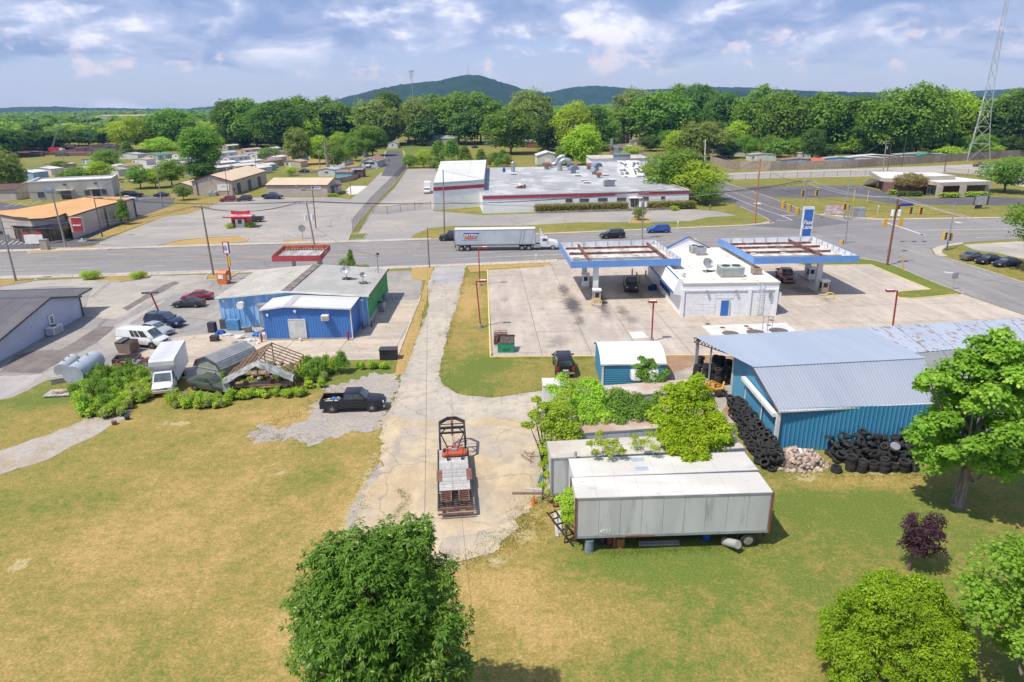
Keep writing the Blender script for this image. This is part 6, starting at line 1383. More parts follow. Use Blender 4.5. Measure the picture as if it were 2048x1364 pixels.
# tan long building
a=G(535,393);b=G(656,393);Lx=(b-a).length
t=shed('low tan metal building with a pale tan roof and a navy pickup in front',a,math.atan2(b.y-a.y,b.x-a.x),Lx,13,3.6,1.5,TAN,TANR,ridge='x',trim=BRT,pitch=.45,npan=6,openings=[('b','r',3,6,0,2.6),('w','r',8,9.2,1,2)])
MB().box(Lx*.745,Lx*.9,-.12,-.05,2.2,3.3).mk('signboard',WM_,t);text('lettering','SCHOOL',.5,(Lx*.845,-.14,2.9),0,BLUEL,t)if False else MB().cyl((Lx*.77,-.13,2.75),(Lx*.77,-.16,2.75),.35,n=16).mk('sign_mark',BLUEL,t)
MB().box(Lx*.8,Lx*.89,-.14,-.125,2.8,2.9).box(Lx*.8,Lx*.87,-.14,-.125,2.55,2.63).mk('sign_line',BLUEL,t);hood_lamp(t,(Lx*.5,-.03,3.3))
MB().box(Lx+.1,Lx+2.,2.4,8.4,2.6,2.8).mk('side_awning',BM_,t)
# tan flat roofed building
a=G(62,402);b=G(229,393);Lx=(b-a).length
t=tg('office_building','tan flat roofed building with three small door canopies behind the orange roof','building',a,math.atan2(b.y-a.y,b.x-a.x))
MB().box(0,Lx,0,.3,0,5.6).box(0,.3,.3,16,0,5.6).box(Lx-.3,Lx,.3,16,0,5.6).box(.3,Lx-.3,15.7,16,0,5.6).mk('wall',CRM,t)
for k in range(6):MB().box(.3+(Lx-.6)*k/6,.3+(Lx-.6)*(k+1)/6-.03,.3,15.7,5.1,5.2+.004*(k%2)).mk('roof_sheet',FWR,t)
MB().box(-.06,Lx+.06,-.06,.36,5.6,5.85).box(Lx-.36,Lx+.06,.36,16.06,5.6,5.85).box(-.06,.36,.36,16.06,5.6,5.85).mk('coping',WT_,t)
for s_ in(.13,.345,.5,.62):
 pass
for x0_,x1_,kd in((2.2,3.9,'w'),(8.4,11.2,'g'),(14.9,16.3,'w'),(17.,19.3,'g'),(19.8,21.,'w'),(24.2,26.6,'g'),(31.5,33.2,'w')):
 if x1_>Lx-.3:continue
 if kd=='w':win(t,(x0_,-.02),(x1_,-.02),.9,2.4,.08,DT_,GLASSB)
 else:door(t,(x0_,-.02),(x1_,-.02),0,2.5,GLASS,.08);MB().box(x0_-1.1,x1_+.9,-1.5,-.02,2.7,3.).mk('door_canopy',CRM,t)
for x in(9.5,18,25.5):MB().box(x,x+.9,-.35,-.02,4.3,4.7).mk('wall_lamp',DT_,t)
MB().box(4.2,6.6,-.08,-.02,2.9,3.9).mk('sign_mark',mat('pale blue sign',(.25,.4,.7),(.5,.6,.75),2,.6),t)
# orange roofed building with curved dark glass front
ORR=mat('orange tan roof',(.62,.33,.13),(.56,.29,.11),.12,.7,col3=(.68,.4,.18),scale3=.25,f3=.4);PNK=mat('beige stucco',(.5,.44,.39),(.44,.39,.35),.4,.85)
t=wtg('orange_roof_building','beige building with an orange tan flat roof and dark glass front under an awning','building',G(120,470))
zt=4.8
top=[(-40,428),(0,430),(27,435),(53,437),(60,439.5),(90,438),(118,433),(132,427.5),(137,435),(200,415),(268,397.5),(240,394),(181,392.5),(95,408),(30,419),(-40,424)]
tp_=[G(u,v,zt)for u,v in top]
MB().prism([(p.x,p.y)for p in tp_],zt-.25,zt).mk('roof',ORR,t)
fr=tp_[1:11]
for i in range(len(fr)-1):
 a,b=fr[i],fr[i+1];MB().quad((a.x,a.y+.15,0),(b.x,b.y+.15,0),(b.x,b.y+.15,zt-.02),(a.x,a.y+.15,zt-.02)).mk('wall',PNK,t);MB().bar(a+Vc((0,-.05,.05)),b+Vc((0,-.05,.05)),.15,.3).mk('roof_edge',DT_,t)
a,b=tp_[10],tp_[11];MB().quad((a.x,a.y,0),(b.x,b.y,0),(b.x,b.y,zt),(a.x,a.y,zt)).mk('wall',PNK,t)
for i in range(6):
 f=[.48,.62,.74,.86,.985]
for f in(.5,.72,.84,.985):
 p=tp_[8].lerp(tp_[10],f);MB().bar((p.x+.05,p.y-.05,0),(p.x+.05,p.y-.05,zt),.35).mk('pilaster',DT_,t)
cv=[G(20,452,3.3),G(40,458,3.3),G(65,460,3.3),G(92,457,3.3),G(118,452,3.3),G(143,444,3.3)]
back_=[G(28,452,3.9),G(42,453,3.9),G(65,454,3.9),G(90,451,3.9),G(114,446,3.9),G(134,439,3.9)]
for i in range(5):
 a,b=cv[i],cv[i+1];c,d_=back_[i+1],back_[i];rbd('awning_panel',a,b,Vc((c.x,c.y,4.)),Vc((d_.x,d_.y,4.)),.45,.05,mat('dark awning',(.05,.045,.07),None,1,.5),t)
 p0=a.lerp(b,.02)+Vc((0,.9,0));p1=a.lerp(b,.98)+Vc((0,.9,0))
 for k in range(2):win(t,p0.lerp(p1,k/2),p0.lerp(p1,(k+1)/2-.01),.4,3.2,.1,DT_,mat('amber dark glass',(.06,.04,.03),(.16,.12,.06),.5,.15),mull=0)
t=wtg('pylon_sign','red and beige square sign on a white pole before the orange roof building','sign',G(165,483));p=G(165,483)
hh=Hgt(165,483,434);MB().cyl((p.x,p.y,0),(p.x,p.y,hh-4.6),.22,n=10).mk('pole',WM_,t);MB().box(p.x-.9,p.x+.9,p.y-.6,p.y+.6,0,.15).mk('footing',CW,t)
MB().ob((p.x-.3,p.y,hh-1.6),2.7,.6,3.1,R(-8)).mk('sign_box',mat('sign beige',(.55,.47,.38),None,1,.6),t);MB().ob((p.x-.15,p.y-.38,hh-1.55),2.3,.12,2.9,R(-8)).mk('sign_face',mat('sign red',(.42,.03,.04),None,1,.5),t);text('lettering','Ascend',.62,(p.x-.15,p.y-.62,hh-1.6),R(-8),WM_,t,shear=.3,bold=.02)
# nearby white-left building corner
shed('beige brick building corner with a brown roof at the far left edge',G(-40,402),R(5),11,12,3.3,1.2,mat('beige siding',(.5,.46,.42),None,.5,.7),BRT,ridge='x',ribw=False)
# red kiosk
REDP=mat('kiosk red',(.52,.03,.04),(.45,.03,.04),1,.5)
t=wtg('kiosk','small red and white drive up kiosk in the far parking lot','kiosk',G(480,456));p=G(480,456)
MB().box(p.x-2.3,p.x+2.3,p.y-.1,p.y+3.3,0,.18).mk('island',KERBC,t);MB().box(p.x-1.1,p.x+1.1,p.y+.4,p.y+2.4,.18,2.5).mk('booth',WM_,t)
for x in(-1.9,1.5):MB().box(p.x+x,p.x+x+.45,p.y+.3,p.y+2.6,.18,2.6).mk('pillar',REDP,t)
MB().box(p.x-1.3,p.x+1.3,p.y+.32,p.y+.38,2.,2.6).mk('header',REDP,t);rbd('canopy',(p.x-3.4,p.y-.7,2.7),(p.x+3.2,p.y-.7,2.7),(p.x+2.8,p.y+3.2,2.9),(p.x-2.6,p.y+3.2,2.9),.45,.05,mat('kiosk canopy',(.7,.55,.55),(.6,.1,.12),1.2,.5),t)
MB().box(p.x-3.4,p.x+3.2,p.y-.78,p.y-.7,2.5,2.8).mk('canopy_edge',REDP,t);MB().add([(p.x-2.2,p.y+1.5,3.),(p.x+2.2,p.y+1.5,3.),(p.x+2.2,p.y+1.5,3.9),(p.x+.5,p.y+1.5,3.6),(p.x-2.2,p.y+1.5,3.9),(p.x-2.2,p.y+1.7,3.),(p.x+2.2,p.y+1.7,3.),(p.x+2.2,p.y+1.7,3.9),(p.x+.5,p.y+1.7,3.6),(p.x-2.2,p.y+1.7,3.9)],[(0,1,2,3,4),(5,9,8,7,6),(0,5,6,1),(1,6,7,2),(2,7,8,3),(3,8,9,4),(4,9,5,0)]).mk('roof_sign',REDP,t)
win(t,(p.x-.45,p.y+.38),(p.x+.45,p.y+.38),.9,1.9,.05,DT_)
# bank building on the right
BG=mat('bank beige',(.46,.41,.34),(.41,.365,.3),.4,.7);BKB=mat('bank brick',(.16,.075,.065),(.22,.11,.1),2.,.8);WTR=mat('white membrane',(.7,.69,.66),(.6,.59,.57),.2,.7)
t=wtg('bank_building','low beige building with white flat roofs, brick walls and square columns at the right','building',G(1850,386))
def fl(pts,z1,fh_,rm,nm):
 P_=[G(u,v,z1)for u,v in pts];MB().prism([(p.x,p.y)for p in P_],z1-.05,z1).mk(nm,rm,t)
 for i in range(len(P_)):
  a,b=P_[i],P_[(i+1)%len(P_)];MB().bar(a-Vc((0,0,fh_/2)),b-Vc((0,0,fh_/2)),.3,fh_).mk('fascia',BG,t)
 return P_
ph=4.
Pm=fl([(1740,343),(1805,344),(1880,350),(1985,362),(1880,365),(1868,363),(1845,361.5),(1762,355.5),(1760,354)],ph,1.,WTR,'roof')
Pu=fl([(1807,345),(1868,345),(1911,351),(1845,353)],5.2,1.2,WTR,'upper_roof')
MB().prism([(p.x,p.y)for p in[G(1765,384),G(1820,388),G(1950,388),G(1970,384),G(1900,372),G(1760,372)]],0,ph-1.).mk('brick_wall',BKB,t)
MB().add([G(1725,371),G(1750,373),G(1760,360,ph-1),G(1740,356,ph-1)],[(0,1,2,3)]).mk('end_wall',BG,t)
for u,v in((1759,374),(1781,381),(1849,387),(1876,394),(1923,393),(1970,388)):
 p=G(u,v);MB().box(p.x-.7,p.x+.7,p.y-.5,p.y+.5,0,ph-1.).mk('column',BG,t)
a,b=G(1852,390),G(1872,390);win(t,a,b,.2,2.4,.1,WT_,GLASSB,mull=2)
t=wtg('monument_sign','grey rectangular sign on a black post on the right verge','sign',G(1956,417));p=G(1956,417);hh=Hgt(1956,417,391)
MB().box(p.x-.7,p.x+.7,p.y-.3,p.y+.3,0,hh-2.2).mk('post',DT_,t);MB().ob((p.x+.4,p.y,hh-1.2),3.6,.8,2.4,R(8)).mk('cabinet',DT_,t);MB().ob((p.x+.1,p.y-.45,hh-1.2),3.2,.06,2.2,R(8)).mk('face',mat('grey sign face',(.42,.44,.47),(.3,.32,.35),2,.5),t)
# yard walls, fences
WF=mat('weathered wood fence',(.36,.29,.24),(.27,.215,.18),1.5,.85,rnd=.14)
def board_fence(label,pts,h,pl=1.1,m=WF,name='board_fence',group=None):
 P_=px(pts);t=wtg(name,label,'fence',P_[0],group)
 for i in range(len(P_)-1):
  a,b=P_[i],P_[i+1];n=max(1,int((b-a).length/pl))
  for k in range(n):
   p,q=a.lerp(b,k/n),a.lerp(b,(k+1)/n);e=(q-p)*.012;hh=h+random.uniform(-.04,.04)
   MB().bar(p+e+Vc((0,0,hh/2)),q-e+Vc((0,0,hh/2)),.05,hh).mk('panel',m,t)
   if k%3==0:MB().box(p.x-.07,p.x+.07,p.y+.05,p.y+.19,0,h+.1).mk('post',m,t)
 return t
board_fence('long tan board fence behind the gravel lot at the upper right',[(1420,327),(1460,338),(1540,340),(1700,336),(1880,325),(2000,316),(2100,310)],3.2,3.6)
board_fence('wooden fence beside the blue shed near the tan metal building',[(676,367),(706,361),(724,352)],1.8,1.6)
board_fence('grey fence strip behind mobile homes near the trees',[(560,302),(640,296),(700,290),(760,287)],2.2,4.5)
board_fence('dark board fence behind the pale barn among the trees',[(1010-196,286),(880,283),(905,283)],2.2,4.5)
# chain link fence along the street
FENM=mat('fence steel',(.1,.105,.11),(.16,.16,.16),2,.6)
def mesh_mat():
 m=bpy.data.materials.new('chain link mesh');MATS['chain link mesh']=m;m.use_nodes=True;t=NT(m.node_tree);b=t.n['Principled BSDF'];o=t.n['Material Output']
 b.inputs['Base Color'].default_value=(.1,.105,.11,1);b.inputs['Roughness'].default_value=.6
 tr=t.new('ShaderNodeBsdfTransparent');mx=t.new('ShaderNodeMixShader')
 P=t.new('ShaderNodeNewGeometry').outputs['Position']
 a=t.new('ShaderNodeTexWave',wave_type='BANDS',bands_direction='DIAGONAL');t.l.new(P,a.inputs['Vector']);a.inputs['Scale'].default_value=5
 t.set(mx,'0',t.math('MULTIPLY',t.ramp(a.outputs['Fac'],.5,.9),.55));t.l.new(tr.outputs[0],mx.inputs[1]);t.l.new(b.outputs[0],mx.inputs[2]);t.l.new(mx.outputs[0],o.inputs[0]);return m
CLM=mesh_mat()
def chain_fence(label,pts,h,sp=3.,name='chain_link_fence',r=.035,dens=True):
 P_=px(pts);t=wtg(name,label,'fence',P_[0])
 for i in range(len(P_)-1):
  a,b=P_[i],P_[i+1];n=max(1,int((b-a).length/sp));hz=Vc((0,0,h))
  MB().bar(a+hz,b+hz,.05).mk('top_rail',FENM,t);MB().quad(a+Vc((0,0,.05)),b+Vc((0,0,.05)),b+hz,a+hz).mk('wire_mesh',CLM,t)
  for k in range(n+1):p=a.lerp(b,k/n);MB().cyl(p,p+hz+Vc((0,0,.3)),r*1.6,n=6).mk('post',FENM,t)
 return t
chain_fence('tall dark chain link fence running along the side street',[(706,464),(742,416),(768,388),(790,364),(812,336)],2.6,2.2)
chain_fence('chain link gate and fence across the factory drive',[(746,428),(775,428)],1.9,2.4,'chain_link_gate');chain_fence('second leaf of the chain link gate by the factory drive',[(775,428),(801,424)],1.9,2.4,'chain_link_gate');chain_fence('chain link fence between the gate and the white factory',[(801,424),(830,421),(862,419)],1.9,2.6)
chain_fence('thin wire fence along the gravel lot behind the bank',[(1440,362),(1540,357),(1700,352),(1760,351)],1.8,5);chain_fence('chain link enclosure around the lattice tower base',[(1890,349),(1935,352),(1968,354),(1985,349)],2.2,4)
# mobile homes and small houses
rowcol={'w':(.58,.58,.57),'c':(.52,.46,.36),'b':(.22,.42,.58),'t':(.42,.33,.27),'g':(.36,.4,.38),'p':(.5,.36,.3),'q':(.3,.5,.52)}
rfcol={'w':(.62,.61,.6),'g':(.34,.36,.38),'r':(.33,.19,.15),'b':(.4,.48,.54),'n':(.06,.28,.2),'t':(.5,.38,.3)}
HW={k:mat('home wall %s'%k,c,None,.5,.7)for k,c in rowcol.items()};HR={k:mat('home roof %s'%k,c,tuple(x*.8 for x in c),.3,.6)for k,c in rfcol.items()}
CN=dict(w='white',c='cream',b='light blue',t='tan',g='grey green',p='pinkish tan',q='turquoise');RN=dict(w='white',g='grey',r='rusty red',b='pale blue',n='green',t='tan')
def home(u,v,rz,L,W,wc,rc,where,h=2.7,rise=.6,n=None,pre='mobile home'):
 p=G(u,v);ops=[('w','r',1.2,2.4,1.2,2.1),('d','r',L*0+4.2,5.1,.3,2.2),('w','r',7.,8.3,1.2,2.1)]if W>9 else[('w','f',.8,1.8,1.1,2.),('d','f',2.2,3.,.1,2.)]
 if W>9:ops+=[('w','f',L/2-.7,L/2+.7,1.2,2.1)]
 if W>12:ops+=[('w','r',10.5,11.6,1.2,2.1)]
 shed('%s %s with %s roof %s'%(CN[wc],pre,RN[rc],where),p,R(rz),L,W,h,rise,HW[wc],HR[rc],name=n or 'mobile_home',cat='house',ridge='y',openings=ops,ribw=False,over=.25,group='mobile homes beyond the road')
for a_ in[(637,353,-8,7,11,'w','b','behind the low tan building',),(512,335,-18,5.5,14,'c','r','left of the olive tree',),(570,335,-12,8,7,'c','t','by the dead tree trunk',),(474,352,-25,5,15,'w','w','between the two tan roofed buildings',),(470,337,-22,4.5,14,'q','w','just above the beige gabled building',),(483,318,-22,4.5,13,'w','g','above the turquoise home',),(478,309,-22,5,14,'p','t','under the trees left of centre',),(532,306,-18,5,8,'b','w','beyond the cream home with red roof',),(546,314,-18,5,10,'c','r','beside the pale blue porch home',),(611,308,-10,4,9,'b','w','right of the olive tree',),(672,332,-6,4.2,13,'w','r','beside the dark conifer left of the street',),(405,340,-30,5,15,'p','w','right of the trees near the tall oval tree',),(372,330,-28,5,13,'w','g','left of the tall oval tree',),(345,318,-25,6,12,'w','r','at the foot of the dark trees',),(290,320,-18,9,10,'g','n','beside the silver minivan',),(235,318,-15,14,6,'w','b','left of the green roofed home',),(232,345,-20,6,9,'c','r','behind the two round trees at left',),(130,350,-20,14,8,'w','w','behind the tan office building',),(165,330,-20,12,8,'g','t','left of the round trees',),(22,358,-15,12,7,'b','w','at the far left behind the silver car',),(445,300,-25,5,10,'g','w','right of the tall oval tree',),(375,352,-20,5,8,'b','w','behind the small annex shed',),(445,326,-24,5,14,'w','g','in the row behind the turquoise home',),(420,348,-26,5,14,'t','w','directly below the tall oval tree',),(310,345,-15,10,6,'w','w','behind the round green bushes',),(90,340,-20,12,7,'p','t','left among the mobile home roofs',),(190,352,-18,13,6,'w','g','behind the right end of the tan office building',),(255,352,-22,8,6,'b','w','small, beside a cream home at left',),(325,332,-24,5,14,'w','w','right of the silver minivan'),(352,338,-26,5,13,'c','w','in the row left of the tall oval tree'),(392,322,-26,5,12,'w','w','just left behind the tall oval tree'),(500,318,-20,5,12,'w','b','right of the turquoise home row'),(455,345,-24,5,13,'c','w','at the gable of the beige building'),(585,322,-12,5,8,'b','w','with blue walls behind the olive tree'),(265,330,-18,9,6,'w','t','before the green roofed home'),(205,345,-18,9,6,'c','w','between the round trees at left'),(60,350,-15,12,6,'w','w','above the office building at left'),(650,318,-8,5,9,'c','g','under the dark conifer'),(535,326,-15,5,10,'w','w','centre of the park behind the cream homes'),(430,316,-25,5,12,'w','b','behind the row right of the oval tree'),(500,345,-20,4.5,12,'g','w','near the long white roofed home'),(1150-66,268,0,12,9,'w','w','far off behind the light green tree',)]:home(*a_)
shed('white gabled house with a reddish roof and brown porch beside the side street',G(724,335),R(-6),7.2,14,2.9,1.7,HW['w'],HR['r'],name='house',cat='house',ridge='y',ribw=False,trim=WT_,openings=[('w','f',1,6,1.3,2.5),('w','r',3,4,1,2),('w','r',8,9,1,2)])
shed('cream house with a pale hipped roof left of the white gabled house',G(709,315),R(-6),5.5,8,3.4,1.6,HW['c'],HR['t'],name='house',cat='house',ridge='y',ribw=False,openings=[('w','f',2,3.3,2,3)])
shed('light blue shed with a rusty roof by the wooden fence',G(672,358),R(-3),6.2,9,2.6,.5,HW['b'],HR['r'],name='shed',cat='shed',ridge='x',ribw=False)
shed('brown walled shed with grey frame right of the light blue shed',G(703,355),R(-3),4.5,5,3.,.2,mat('brown panel',(.17,.1,.08),None,1,.7),GM_,name='shed',cat='shed',ridge='x')
shed('tiny white gabled house at the very end of the side street',G(776,296.5),0,6.4,9,3.2,1.2,HW['w'],HR['g'],name='house',cat='house',ridge='y',ribw=False,openings=[('w','f',2.6,3.6,1.2,2.6)])
shed('beige barn with a dark grey roof in front of the tall trees',G(852,290),R(-2),22,14,4.2,1.6,mat('barn beige',(.46,.41,.33),None,.4,.7),HR['g'],name='barn',cat='barn',ridge='x',ribw=False)
shed('small white metal garage with a roll door behind the factory roof',G(1074,331),R(2),10,12,4.3,1.5,HW['w'],WR,name='garage',cat='garage',ridge='y',openings=[('d','f',3.6,6.6,0,3)])
shed('red brick house half hidden behind the big front tree',G(1052,296),R(3),17,10,3.6,1.2,mat('red brick wall',(.3,.1,.07),(.24,.08,.06),1,.8),HR['g'],name='house',cat='house',ridge='x',ribw=False)
k_=0
for(u,v,L,W,wc,rc,wh)in[(1225,284,12,9,'w','w','among the trees behind the factory'),(1262,290,14,9,'t','g','behind the distant white truck'),(1440,313,14,8,'w','b','at the left end of the tan fence'),(1563,333,14,7,'b','r','behind the fence, dark red roof'),(1565,305,16,8,'b','w','under the trees behind the fence at left'),(1684,328,15,5,'w','w','behind the middle of the tan fence'),(1712,325,16,5,'c','w','with cream wall rising behind the tan fence'),(1648,330,12,6,'b','g','dark one behind the fence beside the orange roof'),(1700,300,30,10,'p','r','long one deep behind the fence'),(1640,300,22,10,'c','r','left of the long one behind the fence'),(1920,312,30,10,'w','w','right of the lattice tower'),(1600,318,13,6,'w','w','with a car port behind the fence'),(1790,322,22,6,'g','g','in the tree shade behind the fence'),(1395,298,13,8,'w','w','between trees left of the fence'),(1500,322,12,6,'w','g','pale one behind the left part of the fence'),(1670,285,14,8,'c','t','far back between the tree trunks'),(1530,300,10,8,'w','w','white patch between trunks left of the pole'),(2000,303,26,8,'w','g','at the far right beyond the fence'),(950,270,14,9,'w','g','deep among the trees right of the barn'),(640,272,14,9,'w','g','in the tree gap above the mobile homes'),(700,268,12,8,'g','w','behind the trees near the street end'),(560,276,12,8,'w','w','in the tree shade left of the gap')]:
 home(u,v,random.uniform(-12,12),L,W,wc,rc,wh,pre='house')
shed('small orange red roofed shed just behind the tan fence',G(1624,334),0,5,5,2.4,1.,HW['t'],mat('orange roof',(.55,.13,.06),None,1,.6),name='shed',cat='shed',ridge='x',ribw=False)
shed('green roofed shed behind the right part of the tan fence',G(1835,323),0,9,7,2.6,1.,HW['g'],HR['n'],name='shed',cat='shed',ridge='y',ribw=False)
# industrial buildings far left, steel yard
shed('long grey industrial building with a flat roof far to the left',atd(80,640),R(0),90,40,7,1,mat('industrial blue grey',(.12,.15,.19),None,.1,.7),HR['g'],name='warehouse',cat='warehouse',ridge='x',ribw=False)
shed('second grey industrial building behind the long one far to the left',atd(82,760),R(0),150,60,11,1,mat('industrial grey',(.42,.43,.44),(.12,.14,.17),.02,.7),HR['g'],name='warehouse',cat='warehouse',ridge='x',ribw=False)
shed('brownish roofed industrial building behind the grey ones at left',atd(181,860),R(0),62,60,18,1,mat('industrial pale',(.5,.5,.5),None,.02,.7),HR['t'],name='warehouse',cat='warehouse',ridge='x',ribw=False)
shed('pale metal roof glimpsed above the trees at centre right',atd(1104,620),R(0),24,20,10,2,HW['w'],HR['b'],name='warehouse',cat='warehouse',ridge='x',ribw=False)
sy=wtg('steel_stack_yard','rows of rust brown steel stacks in the yard at the far left','steel stacks',G(150,300))
for i in range(95):
 u=random.uniform(5,235);v=random.uniform(293,312)+(235-u)*.012
 if v>306 and(u<40):v-=6
 p=G(u,v);MB().ob((p.x,p.y,.9),random.uniform(6,16),random.uniform(1.5,3.5),random.uniform(1.2,2.6),R(random.uniform(-6,6))).mk('stack',mat('steel stack %d'%(i%4),[(.12,.08,.09),(.16,.075,.06),(.1,.09,.11),(.2,.12,.1)][i%4],None,.4,.8),sy)
t=wtg('crane','red and white mobile crane with a raised lattice boom in the steel yard','crane',G(112,306));p=G(112,306)
MB().box(p.x-3.5,p.x+3.5,p.y-1.5,p.y+1.5,.8,3.4).mk('body',REDP,t);MB().box(p.x-4,p.x+4,p.y-1.6,p.y+1.6,0,.8).mk('tracks',PLAS,t);MB().box(p.x+3.5,p.x+5.5,p.y-1.5,p.y+1.2,.8,3.).mk('counterweight',WM_,t)
q0=Vc((p.x-2,p.y,3));q1=Vc((p.x+7,p.y+2,21));lb=MB()
for o_ in((-.5,0),(.5,0),(0,.8)):lb.bar(q0+Vc((o_[0],o_[1],0)),q1+Vc((o_[0]*.4,o_[1]*.4,0)),.16)
for k in range(14):a_,b_=q0.lerp(q1,k/14),q0.lerp(q1,(k+1)/14);lb.bar(a_+Vc((-.5,0,0)),b_+Vc((.5,0,0)),.1)
lb.mk('boom',GM_,t)
# utility poles, lamps, wires, signals
PW=mat('pole wood',(.22,.16,.12),(.3,.23,.18),1.5,.85,sxx=(3,3,.4));PWG=mat('grey pole wood',(.34,.31,.28),(.26,.235,.21),1.5,.85,sxx=(3,3,.4));PWO=mat('new orange pole',(.5,.22,.08),(.42,.19,.08),1.5,.8,sxx=(3,3,.4));PRED=mat('lamp post red',(.36,.03,.035),(.3,.035,.03),1.5,.6)
WIRE=mat('power wire',(.03,.03,.032),None,1,.6);WIREL=mat('pale wire',(.35,.35,.36),None,1,.5)
POLES={};POLE_OBJ={}
def pole(key,label,ub,vb,vt,r,m=PW,arm=0,trans=0,lean=0.,ut=None,lamp=None,cat='utility pole',name='utility_pole',armrz=0):
 b=G(ub,vb);h=Hgt(ub,vb,vt);lx=0;ly=0
 if ut is not None:
  tp_=None;d_=ray(ut,vt);tt=b.y/d_.y;lx=d_.x*tt-b.x;h=CAM_H+d_.z*tt
  lx=max(-h*.08,min(h*.08,lx))
 t=tg(name,label,cat,b)
 MB().cyl((0,0,0),(lx,ly,h),r,r*.62,10).mk('pole',m,t,smooth=50)
 ats=[]
 for k in range(arm):
  z=h-.35-k*.75;cx=lx*z/h;c_,s_=math.cos(armrz),math.sin(armrz)
  MB().bar((cx-1.25*c_,-1.25*s_-.12,z),(cx+1.25*c_,1.25*s_-.12,z),.1,.13).mk('crossarm',PWG,t)
  for q in(-1.15,-.6,.6,1.15):
   MB().cyl((cx+q*c_,q*s_-.12,z+.06),(cx+q*c_,q*s_-.12,z+.28),.05,.07,8).mk('insulator',GM_,t);ats.append(b+Vc((cx+q*c_,q*s_-.12,z+.28)))
 if not arm:ats=[b+Vc((lx,0,h-.1)),b+Vc((lx,0,h-1.2))]
 for k in range(trans):
  z=h-2.6;a=PI*(k)+0.;MB().cyl((lx*z/h+math.cos(a)*.55,math.sin(a)*.55-.1,z-.55),(lx*z/h+math.cos(a)*.55,math.sin(a)*.55-.1,z+.45),.28,n=12).mk('transformer',WM_ if trans>1 else GM_,t)
 if lamp:
  z=lamp[1]if lamp[1]else h-1;MB().tube([(lx*z/h,0,z),(lx*z/h+lamp[0]*.5,0,z+.5),(lx*z/h+lamp[0],0,z+.6)],.05,6).mk('lamp_arm',GM_,t);MB().ob((lx*z/h+lamp[0]*1.15,0,z+.55),.8,.3,.16).mk('lamp_head',WM_,t)
 POLES[key]=(b,h,ats,lx);POLE_OBJ[key]=t;return t
pole('a','leaning grey wooden pole at the far left road edge with a transformer',32,562,442,.19,PWG,0,1,ut=2)
pole('b','brown wooden utility pole by the orange donation bin',427,550,411,.18,PW,1,0,ut=403)
pole('c','wooden utility pole with a pair of transformers behind the red canopy',640,548,402,.17,PWG,1,2,ut=611)
pole('d','thin dark pole at the left mouth of the central lane',859,535,455,.1,DT_,0)
pole('e','tall brown utility pole at the left end of the factory lawn',889,468,340,.17,PW,0,ut=886)
pole('f','grey utility pole with transformers in front of the factory entrance',1284,478,382,.17,PWG,2,2,ut=1287)
pole('g','bright orange new wooden pole at the intersection corner',1509,448,318,.22,PWO,0,ut=1521)
pole('h','tall dark stained pole with transformers beside the right canopy',1774,531,393,.2,RUST,1,2,ut=1797)
pole('i','grey metal street light pole behind the price sign',1691,487,408,.14,GM_,0,ut=1698)
pole('j','grey metal signal pole on the dry corner at the right',1893,500,404,.16,GM_,0,ut=1911)
pole('k','wooden pole with crossarm behind the price sign',1604,470,360,.17,PWG,1,ut=1613)
pole('l','grey metal pole with cameras across the intersection',1688,437,357,.14,GM_,0,ut=1700)
pole('m','white concrete pole beside the big round trees near the fence',1409,332,279,.25,WM_,0,ut=1411)
pole('n','grey pole with crossarm just right of the white concrete pole',1419,342,298,.2,PWG,1,ut=1427)
pole('o','wooden pole with crossarm above the tan fence',1766,343,281,.22,PWG,2,1,ut=1773)
pole('p','dark lamp pole right of the crossarm pole above the fence',1775,341,288,.15,DT_,0,ut=1783)
pole('q','dark pole in the middle of the gravel lot behind the bank',1888,345,298,.16,DT_,0,ut=1896)
pole('r','tall lamp pole at the near side of the tan fence',1803,333,274,.16,DT_,0,ut=1813)
pole('s','leaning grey utility pole before the orange roofed building',132,495,383,.2,PWG,1,0,ut=103)
pole('t','dark light pole with square head beside the orange roofed building',205,474,397,.14,DT_,0,ut=188,cat='street lamp',name='lamp_pole')
pole('u','wooden pole with a lamp at the far side of the orange roof',251,447,357,.18,PWG,0,1,ut=235,lamp=(3,None))
pole('v','tall grey pole in the verge left of the beige gabled building',325,415,307,.16,PWG,0,ut=308)
pole('w','dark lamp pole in front of the beige gabled building',457,392,341,.12,DT_,0,ut=450,cat='street lamp',name='lamp_pole')
pole('x','rust brown lamp pole in the far lot right of the pole with transformers',632,456,380,.14,RUST,0,ut=625,cat='street lamp',name='lamp_pole')
pole('y','dark pole at the corner of the concrete drive by the side street',702,391,334,.14,PW,0,ut=697)
for i,(u,v,vt,ut,l_)in enumerate([(641,348,303,637,'pale pole beside the dead tree trunk'),(668,350,312,667,'second pole right of the dead tree trunk'),(554,334,292,548,'pole by the cream mobile home with rusty roof'),(579,333,298,575,'pole between the cream homes'),(513,350,310,510,'pole above the long white roofed home'),(610,350,335,617,'short pole behind the tan roofed building'),(692,336,285,689,'pole near the street end conifer'),(285,328,300,283,'pole beside the silver minivan'),(131,345,292,128,'pole at the edge of the steel yard'),(510,300,270,508,'pole in front of the trees left of centre'),(1346,310,299,1347,'thin brown pole above the round trees'),(949,288,258,949,'pole right of the barn'),(1322,312,281,1323,'pole with white transformers behind the round trees'),(1250,310,268,1252,'pole behind the penthouse')]):
 pole('z%d'%i,l_,u,v,vt,.16,PW if i%2 else PWG,0,ut=ut)
